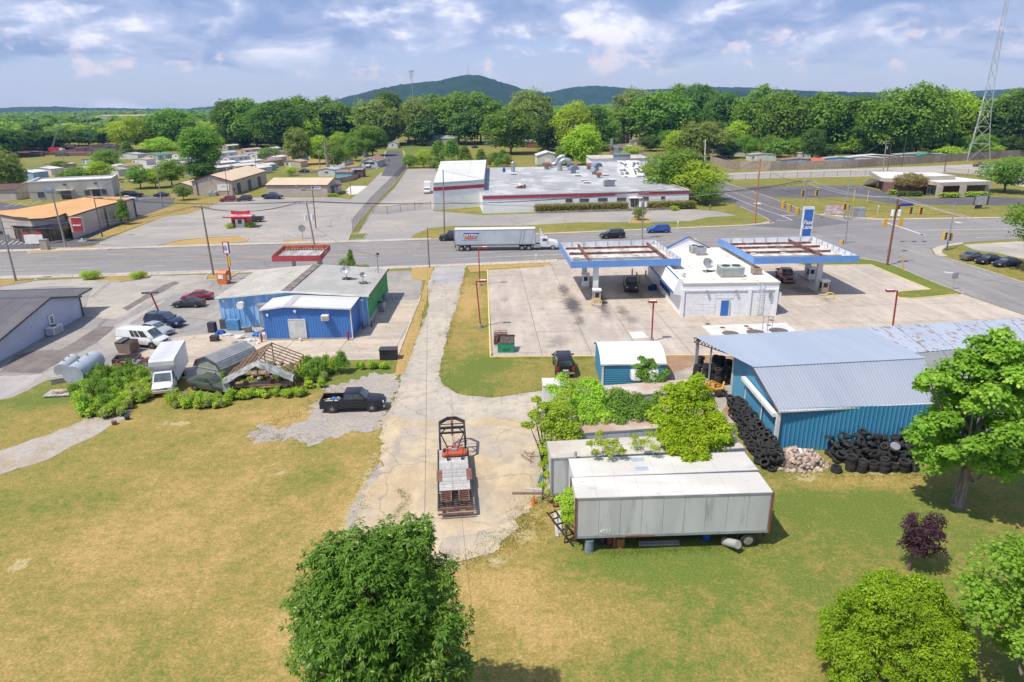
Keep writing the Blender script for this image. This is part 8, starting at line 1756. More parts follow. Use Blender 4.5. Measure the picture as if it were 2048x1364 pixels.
TR=[('dark0',10,315,255,70,'dark broad tree cut by the left edge above the mobile homes'),('dark1',55,305,262,60,'dark rounded tree second from the left edge'),('dark0',95,303,262,60,'dark bushy tree left of the crane'),('mid0',140,292,250,60,'green tree with a lighter crown above the steel stacks'),('light0',158,292,252,40,'yellow green tree beside the tree above the steel stacks'),('dark1',178,292,258,44,'dark round tree right of the yellow green one by the steel yard'),('dark0',207,292,257,44,'small dark tree at the right end of the steel yard'),('olive0',16,388,300,60,'sparse dry tree at the far left beside the office building'),('mid0',38,372,340,26,'small bush like tree behind the silver car at left'),('mid1',122,340,322,26,'lone small tree in the left field'),('round1',262,305,235,62,'green tree left of the dark tall group'),('dark0',298,300,238,74,'broad dark tree of the tall dark group at left'),('mid1',352,300,220,78,'tallest bright green tree of the dark group at left'),('round1',322,312,276,54,'yellow green spreading tree in front of the dark group'),('cone0',256,314,281,26,'narrow conical tree left of the yellow green spreading tree'),('oval0',408,355,247,72,'tall oval bright green tree standing alone among mobile homes'),('dark1',405,358,326,52,'dark low bush tree at the foot of the tall oval tree'),('round0',216,340,300,48,'round dark green tree among the left mobile homes'),('round1',204,362,324,46,'light round tree behind the right half of the office building'),('round0',163,362,335,52,'loose green tree behind the middle of the office building'),('bush0',132,362,346,28,'small bush tree left of the loose green tree'),('round0',282,377,333,44,'leftmost of three round trees left of the tall grey pole'),('round1',312,376,338,40,'middle bright one of three round trees by the tall grey pole'),('round0',345,374,320,54,'rightmost of three round trees by the tall grey pole'),('round0',368,400,371,30,'small round tree on the grass before the annex shed'),('dark1',472,296,200,70,'dark bluish tree at the left of the central tree line'),('mid0',515,296,197,92,'large tree behind the cream homes'),('dark0',560,300,200,90,'large dark tree left of the gap'),('mid1',600,292,195,96,'large light topped tree left of centre'),('mid0',650,290,193,96,'large rounded tree above the dead trunk'),('dark1',692,288,212,70,'dark tree above the cream hipped house'),('olive0',755,292,200,84,'greyish large tree left of the street end'),('dark1',782,288,184,60,'tall dark tree at the end of the street'),('olive0',832,290,196,62,'tall olive brown tree right of the street end'),('mid0',872,286,188,86,'large green tree behind the beige barn'),('mid1',918,286,186,88,'large full tree right of the beige barn'),('mid0',962,286,184,92,'large rounded tree left of the front centre tree'),('olive0',1062,292,182,90,'brown tinged large tree right of the front centre tree'),('mid1',1022,308,218,96,'large front centre tree standing on the lawn beyond the factory'),('dark0',1096,302,226,62,'dark front tree right of the big lawn tree'),('light0',1146,305,204,70,'yellow green tree above the arched roof ducts'),('dark1',1186,300,214,56,'dark tree behind the penthouse'),('mid0',1215,300,232,50,'smaller tree behind the distant workshop'),('olive0',1262,284,180,84,'olive tree at the left of the right tree wall'),('mid1',1318,288,186,122,'very broad tree at the centre right'),('mid0',1352,280,168,74,'tall tree rising behind the very broad one'),('dark0',1395,284,168,80,'tall dark tree right of the very broad one'),('olive0',1405,318,244,92,'greyish tree before the right tree wall near the white pole'),('light0',1358,316,262,60,'light green tree left of the greyish tree'),('light0',1473,302,242,50,'narrow bright green tree near the left part of the fence'),('dark1',1440,290,186,70,'dark tree behind the narrow bright green tree'),('mid0',1510,300,170,84,'tall tree above the orange pole'),('mid1',1556,306,186,92,'tall tree left of the crossarm pole behind the sign'),('dark0',1600,300,196,70,'dark tree above the price sign'),('light0',1665,302,205,60,'bright tree above the middle of the fence'),('mid1',1640,306,188,88,'broad tree above the orange red shed'),('dark1',1705,306,192,78,'dark tree left of the great tree'),('mid0',1775,312,176,96,'left half of the great tree group at right'),('mid1',1830,312,170,100,'great tall tree above the right part of the fence'),('light0',1902,306,182,80,'bright large tree left of the lattice tower'),('dark1',1958,306,206,70,'dark tree behind the lattice tower'),('mid0',2000,306,178,80,'tall tree right of the lattice tower'),('dark0',2046,310,170,84,'tall tree at the upper right edge'),('mid1',2110,310,176,90,'tree just beyond the right edge above the fence'),('dark0',1655,318,288,40,'small dark tree behind the fence over the blue home'),('bush2',1897,318,296,44,'light green bushy tree behind the right part of the fence'),('dark1',1622,322,258,40,'dark narrow tree left of the orange red shed'),('round0',2008,385,317,74,'round green tree beside the bank building'),('myrt0',1818,388,347,52,'pink flowering crape myrtle before the bank building'),('round0',1345,395,300,112,'large round tree at the right end of the factory'),('round1',1392,402,326,96,'second large round tree at the factory corner, nearer the street'),('round0',1410,410,368,54,'low dark part tree leaning over the hedge end'),('olive0',597,330,257,46,'olive grey tree among the mobile homes'),('light0',640,328,272,50,'feathery light tree left of the dead trunk'),('round0',676,342,285,54,'dark bushy tree right of the dead trunk'),('mid1',712,322,276,40,'green tree left of the cream hipped house'),('oval0',746,312,248,56,'dense rounded bright tree beside the street end'),('mid0',625,278,238,44,'grey green tree in the middle of the mobile home park'),('bush0',541,318,296,36,'bush between the porch home and the cream home'),('bush2',583,352,336,20,'small round bush beside the silver car'),('cone0',1005,327,297,26,'conical young pine behind the factory, right'),('cone0',962,330,296,26,'conical young pine behind the factory, centre'),('cone0',905,325,276,46,'grey green bushy conifer behind the white block'),('cone0',878,322,280,38,'conifer left of the grey green bushy one'),('bush2',848,335,303,30,'bright bushy conifer left of the factory'),('bush0',820,336,310,28,'dark bushy conifer by the street fence'),('bush1',868,336,322,22,'dry rounded bush at the factory corner'),('cone0',930,326,290,30,'thin young pine behind the barn lawn'),('cone0',990,330,303,20,'short young pine behind the factory'),('light0',1165,332,250,74,'dense light shrubby tree behind the arched ducts'),('bush2',1172,334,304,34,'yellow green bush beside the penthouse'),('mid1',1132,330,290,40,'green shrubby tree right of the white garage'),('bush2',1262,316,294,34,'light bush tree right of the smokestacks'),('bush1',1080,345,330,22,'low bush before the white garage'),('cone0',249,449,396,24,'narrow green conifer beside the orange roofed building'),]
for a_ in TR:tree(*a_)
for i in range(16):
 u=835+i*12+random.uniform(-4,4);tree(random.choice(['cone0','bush0','bush1']),u,332+random.uniform(-8,2),315+random.uniform(-6,4),random.uniform(12,22),'small scrubby evergreen in the thicket behind the factory',name='shrub',cat='shrub',group='scrub behind the factory')
 # dead trunk with bare branches
b=G(657,350);h=Hgt(657,350,279);t=tg('dead_tree','bare dead tree trunk standing among the mobile homes','tree',b);MB().tube([(0,0,0),(.1,0,h*.5),(-.2,0,h)],[.8,.6,.3],8).mk('trunk',BARKG,t)
for k in range(7):a=k*2.3;z=h*(.45+.07*k);MB().tube([(0,0,z),(math.cos(a)*1.6,math.sin(a)*1.2,z+1.),(math.cos(a)*2.8,math.sin(a)*2.,z+.9)],[.22,.14,.05],5).mk('branch',BARKG,t)
# filler rows of individual trees behind the front ones
g_=random.Random(5)
for row,(y,n)in enumerate(((500,30),(560,30),(640,32),(720,32))):
 for i in range(n):
  u=430+(i+g_.random())*1720/n;p=atd(u,y+g_.uniform(-25,25));
  if 660<u<760 and row<2:continue
  if 1120<u<1170:continue
  hh=17+g_.random()*5 if u<1250 else 23+g_.random()*6
  plant(g_.choice(['far0','far1','far0','far2']),p,hh,15+g_.random()*7,'broad green tree in the %s woodland row behind the front trees, %s of the picture'%(['nearest','second','third','farthest'][row],'left' if u<900 else 'centre' if u<1400 else 'right'),group='woodland rows behind the front trees')
for i in range(46):
 u=-30+i*11.5+g_.uniform(-5,5);y=g_.uniform(560,900);plant(g_.choice(['far0','far1','far2']),atd(u,y),12+g_.random()*5,14+g_.random()*6,'green tree in the loose woodland behind the steel yard, %s'%('near the left edge' if u<170 else 'left of the tall oval tree' if u<360 else 'towards the central tree line'),group='woodland at the far left')
 # understory: lower trees and thickets filling the wood's edge
for i in range(120):
 if i<70:u=1040+i*15+g_.uniform(-8,8);v=g_.uniform(288,303)if u<1440 else g_.uniform(296,318)-(u-1440)*.008
 else:u=425+(i-70)*7+g_.uniform(-4,4);v=g_.uniform(278,296)
 if 1195<u<1300 or 1140<u<1165:continue
 k=g_.choice(['bush0','round0','mid1','round1','bush0','dark0']);plant(k,G(u,v),g_.uniform(5,11),g_.uniform(9,17),'low green tree in the thicket at the wood edge, %s'%('left of the street' if u<780 else 'behind the factory' if u<1430 else 'behind the tan fence'),group='thicket at the wood edge')
 # far woods: one mass
def blob_forest(name,n,seed,yr,ur,hh,size,m,nf=26):
 g=np.random.default_rng(seed);y=yr[0]*(yr[1]/yr[0])**(g.random(n)**.85);u=ur[0]+(ur[1]-ur[0])*g.random(n)
 x=(u-1024)/FPX*y*1.04;r=size*(.7+.6*g.random(n));h=hh*(.75+.5*g.random(n))
 d_=g.normal(size=(n,nf,3));d_/=np.linalg.norm(d_,axis=2)[:,:,None];d_[:,:,2]=np.abs(d_[:,:,2])
 c=np.stack([x,y,h*.55],1)[:,None,:];P=c+d_*np.stack([r,r,h*.45],1)[:,None,:]*(.75+.3*g.random((n,nf,1)))
 N_=d_+g.normal(0,.25,d_.shape)+np.array([0,0,.3]);N_/=np.linalg.norm(N_,axis=2)[:,:,None];T=np.cross(N_,g.normal(size=N_.shape));T/=np.linalg.norm(T,axis=2)[:,:,None];B_=np.cross(N_,T)
 L=(r*.42)[:,None,None]*(.7+.6*g.random((n,nf,1)));V=np.stack([P-T*L,P-B_*L,P+T*L,P+B_*L],2).reshape(-1,3);F=np.arange(n*nf*4).reshape(-1,4)
 tint=np.repeat(g.random(n),nf)*.6+g.random(n*nf)*.4;o=link(name,npmesh(name,V,F,m,[('tint','FACE',tint)]));o['kind']='stuff';return o
blob_forest('far_woods',5200,1,(780,3400),(-350,2450),15,9.5,LM['mid']);blob_forest('far_woods',3600,2,(760,3400),(-350,2450),14,9,LM['dark'])
blob_forest('far_woods',900,3,(620,1200),(1050,2450),17,9,LM['mid']);blob_forest('far_woods',1300,4,(600,1150),(-350,800),11,8,LM['mid']);blob_forest('far_woods',420,5,(600,1150),(-350,800),11,8,LM['light'])
# hills
HILLM=sfm('wooded hill',(.012,.036,.018),(.022,.052,.024),(.007,.022,.013),.01,.05,fine=.1,bump=1.,f2=.7,fa=.6)
def ridge(name,y,prof,depth,z0=8,seed=0):
 us=np.linspace(prof[0][0],prof[-1][0],int((prof[-1][0]-prof[0][0])/FPX*y/14));vs_=np.interp(us,[p[0]for p in prof],[p[1]for p in prof])
 V=[];nr=26
 for i,(u,v)in enumerate(zip(us,vs_)):
  d_=ray(u,v);z=CAM_H+d_.z/d_.y*y;x=d_.x/d_.y*y
  for k in range(nr+1):
   f=k/nr;yy=y-depth*(1-f)*.9 if f<=1 else y;s_=math.sin(f*PI/2)**1.1
   nz=mnoise.noise(Vc((x*.045,yy*.045,seed)))*5+mnoise.noise(Vc((x*.012,yy*.012,seed+9)))*9*math.sin(f*PI)+mnoise.noise(Vc((x*.11,yy*.11,seed+3)))*6
   V.append((x*(yy/y),yy,max(0,-3+(z+3-4)*s_+nz*(.35+.65*min(1,f*3)))))
  for k in range(1,9):f=k/8;V.append((x,y+depth*f*1.2,max(-4,(z-4)*(1-f)**1.5-4*f)))
 m_=nr+1+8;i_=np.arange(len(us)-1)[:,None]*m_+np.arange(m_-1)[None];i_=i_.ravel();F=np.stack([i_,i_+m_,i_+m_+1,i_+1],1)
 struct(link(name,npmesh(name,np.array(V),F,HILLM)))
ridge('hill',3100,[(600,212),(660,202),(700,191),(752,178),(800,169),(850,163),(880,159),(905,154),(922,150),(940,149),(960,150),(985,158),(1010,166),(1045,177),(1085,184),(1110,197),(1140,206)],900,seed=1)
ridge('hill',3900,[(1040,205),(1075,188),(1100,183),(1130,176),(1165,172),(1190,170),(1230,173),(1280,179),(1340,176),(1420,173),(1500,174),(1560,178),(1640,182),(1760,184),(1800,188),(1900,186),(1960,180),(2048,176),(2200,180),(2300,186)],900,seed=4)
ridge('hill',2500,[(1240,200),(1300,190),(1400,184),(1490,181),(1560,180),(1640,183),(1740,184),(1790,189),(1850,196)],600,seed=6)
ridge('hill',4200,[(-260,216),(-100,214),(0,215.5),(40,213),(75,212.5),(110,212),(160,215),(230,215),(300,217),(380,216),(420,212),(445,208),(500,207),(620,206),(700,208)],800,seed=8)
# clipped bushes and hedges
for u,v,l_ in((176,557,'leftmost of the pair on the left verge'),(190,556,'rightmost of the pair on the left verge'),(270,557,'left of three at the verge end'),(279,555,'middle of three at the verge end'),(287,554,'right of three at the verge end')):
 plant('clip0',G(u,v+2),1.5 if u<200 else 1.2,2.4 if u<200 else 1.7,'round clipped bush, %s'%l_,name='bush',cat='bush')
def hedge(label,p,q,wd,h,m,size=.3,per=70,seed=1,name='hedge'):
 d_=q-p;n=max(1,int(d_.length/.9));cl_=[]
 for i in range(n):
  for y in(-wd*.28,wd*.28):
   for z in(h*.3,h*.72):cl_.append((d_.length*(i+.5)/n,y,z,.75,wd*.36,h*.34))
 t=tg(name,label,'hedge',p,math.atan2(d_.y,d_.x));link('foliage',leaves('foliage',cl_,per,size,m,seed,shell=.75,aspect=1.3),t)
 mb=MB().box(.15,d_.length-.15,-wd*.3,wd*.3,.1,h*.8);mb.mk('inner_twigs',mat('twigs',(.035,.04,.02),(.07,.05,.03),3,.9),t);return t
A,d,N=FACT
hedge('long tall clipped hedge in front of the factory windows, left of the entrance',A+d*.245-N*1.6,A+d*.69-N*1.6,2.4,2.05,LM['hedge'],seed=2);hedge('tall clipped hedge right of the factory entrance',A+d*.775-N*1.6,A+d*1.02-N*1.6,2.4,2.05,LM['hedge'],seed=3)
plant('bush1',G(1278,440),3.2,3.2,'upright bush on the island before the factory entrance',name='bush',cat='bush');plant('clip0',G(1349,421),1.2,2.6,'small bright bush at the end of the planter wall',name='bush',cat='bush')
for u0,u1,v,l_ in((1777,1792,389,'left of the crape myrtle'),(1793,1842,392,'dark one below the crape myrtle'),(1880,1918,395,'left of the middle column'),(1927,1972,393,'between the right columns')):hedge('green clipped hedge before the bank building, %s'%l_,G(u0,v),G(u1,v),2.2,1.3,LM['dark' if u0==1793 else 'box'],.35,40,u0)
hedge('shrubby planting under the red canopy behind the blue building',G(598,549),G(735,546),1.6,1.3,LM['olive'],.3,60,9);plant('bush1',G(691,548),2.6,2.2,'taller feathery bush at the end of the planting behind the blue building',name='bush',cat='bush');plant('cone0',G(703,541),4.,1.8,'thin small tree behind the blue building',name='tree')
for u,v,l_ in((459,457,'left'),(498,455,'right'),(506,454,'far right')):plant('clip0',G(u,v),1.2,2.2,'small shrub on the kiosk island, %s'%l_,name='bush',cat='bush')
for u,v,l_ in((661,393,'left'),(671,393,'right')):plant('clip0',G(u,v),1.,2.2,'small round bush at the corner of the low tan building, %s'%l_,name='bush',cat='bush')
# big near trees
def big_tree(label,p,clumps,per,size,m,seed,trunk,h,hb,bark=BARKG,nl=12,nme='tree',**k):
 t=tg(nme,label,'tree',p);link('crown',leaves('crown',clumps,per,size,m,seed,**k),t);link('trunk',trunk_mesh('trunk',h,hb,trunk,clumps,seed,nl,bark),t);return t
cl_=crown_clumps(12.2,3.75,1.4,92,51,.25,'round',.3)
cl_+=[(g_.uniform(-1.6,1.6),g_.uniform(-1.6,1.6),10.2+g_.uniform(-.6,1.2),.9,.9,.8)for i in range(8)]
big_tree('large dark green leafy tree rising from the bottom edge, left of centre',Vc((-5.3,21.6,0)),cl_,200,.235,LM['deep'],52,.32,12.2,1.6,fan=6,aspect=3.6,droop=.45,shell=.5,up=.7)
p=G(1915,1010);
cl_=[]
for i in range(58):
 a=i*2.4;z=3.3+8.6*((i+.5)/58);rr=4.1*math.sin(min(1,(z-2.6)/3.4)*PI/2)*(1 if z<8 else max(.25,1-(z-8)/5.2));k=g_.uniform(.45,1.05);s_=g_.uniform(.65,1.15);cl_.append((math.cos(a)*rr*k+.5,math.sin(a)*rr*k,z,s_,s_,s_*.62))
cl_+=[(math.cos(i*1.7)*(2.2+.8*math.sin(i)),math.sin(i*1.7)*2.4,3.+i*.3,1.15,1.15,.8)for i in range(26)]
cl_+=[(-3.9,-.2,9.6,.8,.8,.4),(-3.2,.1,9.5,.8,.7,.5),(-4.2,0,9.,.5,.5,.5),(.3,0,12.3,.8,.8,.7),(.2,.1,11.4,.9,.9,.7),(-2.2,0,9.2,.8,.8,.5),(-3.4,-.3,6.2,1,1,.8),(-3.8,0,5.4,1,1,.7),(-3.2,-.4,4.4,1.1,1,.7)]
big_tree('bright green sweetgum like tree with a pale trunk at the right edge',p,cl_,330,.27,LM['gum'],62,.38,11.6,2.6,aspect=1.15,shell=.45,up=.6,nl=22)
# arborvitae mound: feathery upright sprays
cl_=[]
for i in range(105):
 a=i*2.39996;f=((i+.5)/105)**.85;rr=3.05*math.sqrt(max(0,1-f**2.2))+.15;q=mnoise.noise(Vc((math.cos(a)*1.3,math.sin(a)*1.3,f*2.5)))
 rr*=(1+.34*q)*g_.uniform(.86,1.06);s_=g_.uniform(.42,.72);cl_.append((math.cos(a)*rr,math.sin(a)*rr*.95,.4+(4.7+.9*q)*f,s_,s_,s_*g_.uniform(.8,1.7)))
for x,y,z in((.4,.6,5.3),(.9,.4,5.5),(1.3,0,5.2),(-.6,.8,5.),(2.9,.2,3.4),(3.2,.1,2.8),(-3.,.5,3.6),(-2.6,.8,4.3),(1.9,.6,4.9),(-1.6,.6,4.9)):cl_.append((x,y,z,.5,.5,.75))
big_tree('rounded yellow green arborvitae bush at the lower right',Vc((18.3,26.2,0)),[tuple(q*.93 for q in c_)for c_ in cl_],620,.155,LM['cedar'],63,.2,4.4,.3,BARK,nme='bush',aspect=2.6,shell=.35,up=.5,droop=-1.1)
cl_=crown_clumps(8.8,3.8,1.5,46,66,.3)
big_tree('bright broadleaf tree cut by the lower right corner',Vc((24.3,24.6,0)),cl_,420,.21,LM['gum'],67,.3,8.8,1.5,aspect=1.2,shell=.5,up=.6)
p=G(1818,1140);h=Hgt(1818,1140,1034)
cl_=[(math.cos(i*2.4)*1.25*g_.uniform(.2,1)+.35,math.sin(i*2.4)*1.*g_.uniform(.2,1),h*(.35+.55*(i/30)),.5,.45,.42)for i in range(30)]+[(1.3,0,h*.85,.4,.3,.5),(-.5,0,h*.95,.25,.25,.4),(.5,0,h*.92,.4,.3,.5)]
big_tree('small purple leaved plum tree on the right lawn',p,cl_,170,.13,LM['plum'],68,.09,h*.9,h*.25,BARK,nl=14,aspect=1.5,shell=.4)
# tree overhanging the cars at the right
p=G(2092,545);cl_=crown_clumps(12.5,7.8,3.5,52,71,.27)
big_tree('spreading green tree at the right edge shading the parked cars',p,cl_,230,.42,LM['mid'],72,.4,12.5,3.5,aspect=1.6)
# sapling and shrubs growing over the parked trailers
def px_at(u,v,y):d_=ray(u,v);t_=y/d_.y;return Vc((d_.x*t_,y,CAM_H+d_.z*t_))
def wild(label,pts,base,per,size,m,seed,trunk=.1,name='tree',cat='tree',asp=1.7,shell=.4,tall=True,**k):
 """crown from clumps given as (u, v, y, r): visible spots at real depth"""
 t=tg(name,label,cat,base);c=[]
 for u,v,y,r in pts:
  q=px_at(u,v,y)-base;c.append((q.x,q.y,q.z,r,r*.95,r*.8))
  if r>.45 and tall:c+=[(q.x+g_.uniform(-.6,.6),q.y+g_.uniform(-.3,.9),q.z-r*g_.uniform(.5,1.3),r,r,r*.8),(q.x+g_.uniform(-.8,.8),q.y+g_.uniform(.2,1.),q.z+g_.uniform(-.2,.5),r*.7,r*.7,r*.6)]
 link('crown',leaves('crown',c,per,size,m,seed,shell=shell,aspect=asp,**k),t)
 mb=MB();
 for q in c[::2]:mb.tube([(0,0,0),(q[0]*.4,q[1]*.4,q[2]*.55),(q[0],q[1],q[2])],[trunk,trunk*.6,trunk*.2],5)
 mb.mk('trunk',BARK,t,smooth=60);return t
wild('bright yellow green tree leaning over the parked trailers',[(1395,765,45.5,.7),(1385,785,45.5,.9),(1360,790,45.3,.9),(1345,815,45,1.),(1385,820,45,1.1),(1330,845,44.2,.9),(1370,850,44,1.1),(1405,850,44,1.),(1435,840,44,.8),(1450,860,43.4,.8),(1345,880,42.8,.9),(1385,880,42.6,1.),(1420,880,42.6,.9),(1360,900,41.8,.7),(1400,902,41.6,.7),(1378,918,40.9,.5),(1345,900,41.8,.5),(1450,878,42.8,.5),(1405,915,41,.4),(1370,775,45.6,.6),(1340,862,44.8,.9),(1330,805,45.2,.5),(1420,812,45,.5),(1460,893,43,.35)],Vc((12.9,44.9,0)),520,.17,LM['yel'],81,.16,asp=1.4)
wild('dark green feathery sapling in front of the arched garage',[(1290,725,56.5,.5),(1305,735,56.5,.6),(1285,748,56.4,.7),(1305,755,56.3,.9),(1322,760,56.2,.6),(1295,770,56.1,.7),(1315,775,56,.6)],Vc((11.7,56.6,0)),420,.15,LM['mid'],82,.07)
wild('big leafy green shrub tree at the left end of the parked trailers',[(1085,815,45.6,.5),(1110,830,45.4,.8),(1090,850,45.2,.7),(1125,850,45.2,1.),(1105,870,45,.9),(1135,870,45,.8),(1060,852,45,.4),(1048,850,45,.25),(1070,835,45.3,.4),(1120,810,46.5,.8),(1100,895,44.6,.5),(1100,835,45.8,.9),(1145,885,44.4,.5),(1125,820,45.5,.7)],Vc((2.4,45.4,0)),460,.17,LM['weed'],83,.1,asp=2.)
wild('yellow green vine climbing the left end of the trailers',[(1092,905,43.6,.4),(1088,930,43.,.45),(1094,950,42.6,.4),(1086,972,41.8,.35),(1098,985,41.6,.25),(1096,920,43.3,.4)],Vc((2.,42.6,0)),300,.13,LM['yel'],84,.05,'vine','vine')
wild('dense bright shrub against the front end of the nearest trailer',[(1140,1000,37.8,.5),(1136,1020,37.4,.55),(1142,1040,37.,.5),(1140,985,38.2,.4),(1133,1035,37.3,.4)],Vc((3.2,37.4,0)),520,.12,LM['weed'],85,.04,'shrub','shrub')
wild('bright shrubs behind the left half of the rusty trailer roof',[(1135,775,50.5,.8),(1160,785,50,1.),(1185,770,50.6,.7),(1150,815,48,1.),(1185,815,48,1.1),(1210,835,47,.8),(1175,840,46.8,.8),(1120,790,50,.8),(1195,795,49,.9)],Vc((6.2,48.2,0)),460,.17,LM['pot'],86,.08)
wild('mixed green shrub in the middle behind the trailers',[(1215,795,49.5,.8),(1240,800,49,.9),(1265,800,49,.8),(1225,820,48,.8),(1250,825,47.6,.9),(1275,830,47.2,.8),(1290,815,48,.7),(1310,825,47.4,.8),(1240,842,46.8,.7),(1305,805,48.4,.6)],Vc((9.,48.,0)),420,.16,LM['mid'],87,.08)
wild('dark broad leafed shrub left of the bright leaning tree',[(1310,840,46.8,.5),(1300,830,47,.5),(1315,820,47.2,.5)],Vc((11.,47.2,0)),260,.25,LM['weed'],88,.06,'shrub','shrub',asp=1.2)
wild('spindly green plant sprouting between the second and third trailers',[(1200,868,42.2,.35),(1195,885,41.6,.45),(1215,890,41.4,.5),(1235,896,41.2,.45),(1180,888,41.6,.3),(1220,906,40.9,.4),(1245,903,41,.3),(1190,905,41,.3)],Vc((6.6,41.5,0)),220,.13,LM['weed'],89,.03,'shrub','shrub')
wild('feathery green plant between the trailers below the leaning tree',[(1300,870,42.2,.4),(1295,888,41.5,.5),(1310,898,41.2,.4),(1285,885,41.7,.3)],Vc((9.6,41.6,0)),260,.14,LM['weed'],90,.03,'shrub','shrub',asp=3)
# grass tufts and weeds: ground cover
def tufts(name,spots,per,size,m,seed,spread=.5):
 g=np.random.default_rng(seed);P=np.repeat(np.array([[p.x,p.y,0]for p in spots]),per,0);n=len(P);P[:,:2]+=g.normal(0,spread,(n,2));P[:,2]=.01
 a=g.random(n)*6.28;T=np.stack([np.cos(a)*.5,np.sin(a)*.5,np.ones(n)],1)+g.normal(0,.2,(n,3));B_=np.stack([-np.sin(a),np.cos(a),np.zeros(n)],1);L=size*(.5+g.random(n))[:,None]
 V=np.stack([P-B_*L*.18,P+B_*L*.18,P+T*L],1).reshape(-1,3);F=np.arange(n*3).reshape(n,3);o=link(name,npmesh(name,V,F,m,[('tint','FACE',g.random(n))]));o['kind']='stuff'
def scl(pts,n,j):
 P_=px(pts);L=[(P_[i+1]-P_[i]).length for i in range(len(P_)-1)];out_=[]
 for k in range(n):
  s_=g_.random()*sum(L);i=0
  while s_>L[i]and i<len(L)-1:s_-=L[i];i+=1
  out_.append(P_[i].lerp(P_[i+1],s_/L[i])+Vc((g_.gauss(0,j),g_.gauss(0,j),0)))
 return out_
GT=lfm('dry tuft',(.16,.17,.04),(.34,.27,.1),trans=.2);GG=lfm('green tuft',(.08,.15,.02),(.16,.24,.04),trans=.2)
sp_=scl([(870,560),(850,600),(840,650),(803,745),(795,790),(760,850),(760,900),(735,975),(700,1060)],260,.25)+scl([(932,540),(905,640),(880,730),(885,770),(930,792),(1040,790),(1090,784)],260,.25)+scl([(1125,975),(1050,1015),(1035,1068),(990,1105),(905,1130),(850,1100)],300,.5)+scl([(640,880),(505,870),(640,800),(700,765)],160,.5)+scl([(1500,950),(1850,950)],100,.4)
tufts('grass_tufts',sp_,9,.1,GT,5,.22)
sp_=scl([(950,1080),(960,1090),(1060,1050),(870,1120)],50,.5)+scl([(800,980),(815,1000),(790,1030),(772,1060)],60,.12)+scl([(1155,1105),(1540,1092)],160,.25)+scl([(1040,1030),(1080,1060),(1110,1000),(1090,960)],60,.5)+scl([(985,716),(1180,716)],60,.15)+[G(1483,1092)]*14
tufts('grass_tufts',sp_,18,.08,GG,6,.2)
# tyres
def tyre_mesh(R_=.34,w_=.23,n=18):
 prof=[(R_*.58,-w_*.36),(R_*.72,-w_*.5),(R_*.93,-w_*.5),(R_,-w_*.38),(R_*.985,-w_*.1),(R_*.985,w_*.1),(R_,w_*.38),(R_*.93,w_*.5),(R_*.72,w_*.5),(R_*.58,w_*.36)]
 vs=[(a*math.cos(2*PI*i/n),a*math.sin(2*PI*i/n),b)for i in range(n)for a,b in prof];m_=len(prof)
 fs=[(i*m_+j,((i+1)%n)*m_+j,((i+1)%n)*m_+(j+1)%m_,i*m_+(j+1)%m_)for i in range(n)for j in range(m_)]
 return MB().add(vs,fs).mesh('tyre',TYRE,50)
TM=[tyre_mesh(.34,.23),tyre_mesh(.37,.27),tyre_mesh(.31,.2),tyre_mesh(.4,.25)]
gt=random.Random(11)
def tyre(p,rot,label,group,s_=1.):
 o=link('tyre',gt.choice(TM));o.location=p;o.rotation_euler=rot;o.scale=(s_,)*3;return tag(o,label,'tyre',group)
nT=0
L1='worn black tyre lying in the big heap along the blue shed\'s front wall';G1='tyres heaped along the front of the blue shed'
def GX(u,v):return G(u,v)
x0_,x1_=G(1648,900).x,G(1865,900).x;yw=W0.y-.45
# neat short stacks at the front of the heap
for i,(u,n)in enumerate([(1672,2),(1700,5),(1722,4),(1744,3),(1766,5),(1785,2),(1806,4),(1826,3)]):
 b=G(u,943 if i%2==0 else 940)
 for k in range(n):tyre((b.x+gt.uniform(-.03,.03),b.y+gt.uniform(-.03,.03),.13+.235*k),(gt.uniform(-.04,.04),gt.uniform(-.04,.04),0),'tyre in stack %s of the low stacks fronting the heap'%['one, far left,','two','three','four','five','six','seven','eight, far right,'][i],G1,1.12)
for i in range(12):
 for j in range(3):
  for k in range(4-j+(1 if i in(3,8,9)else 0)):
   x=x0_+.2+(x1_-x0_)*i/12+gt.uniform(-.3,.3);y=yw-.05-j*.62+gt.uniform(-.15,.15);z=.2+k*.42+gt.uniform(-.04,.06)
   tl_=gt.uniform(.2,1.2)if k>0 else gt.uniform(0,.5);tyre((x,y,z),(tl_*gt.choice((1,1,-.3)),gt.uniform(-.5,.5),gt.uniform(0,6.28)*.4),'worn black tyre in the %s part of the shed front heap, %s, %s row'%(['left','middle','right'][i//4],['bottom layer','second layer','third layer','upper layer','top layer'][k],['back','middle','front'][j]),G1,gt.uniform(.95,1.15))
   # row along the shed's side
L2='worn black tyre lying in the long pile beside the blue shed\'s side wall';G2='tyres piled along the side of the blue shed'
pa,pb=G(1447,822),G(1540,935)
for i in range(21):
 f=i/20;c=pa.lerp(pb,f);c.y-=0
 for j in range(3):
  for k in range(4 if j<2 else 2):
   if gt.random()<.1 or(j==2 and i<4):continue
   x=W0.x-.55-j*.62+gt.uniform(-.15,.15);y=c.y+gt.uniform(-.25,.25);z=.15+k*.36+gt.uniform(-.03,.05)
   tyre((x,y,z),(gt.uniform(-.3,.7)if k else gt.uniform(-.1,.2),gt.uniform(-.5,.3),0),'worn tyre in the %s of the shed side pile, %s, %s row'%(['far quarter','second quarter','third quarter','near quarter','near end'][i//5],['bottom','second','third','top'][k],['wall side','centre','outer'][j]),G2,gt.uniform(.95,1.12))
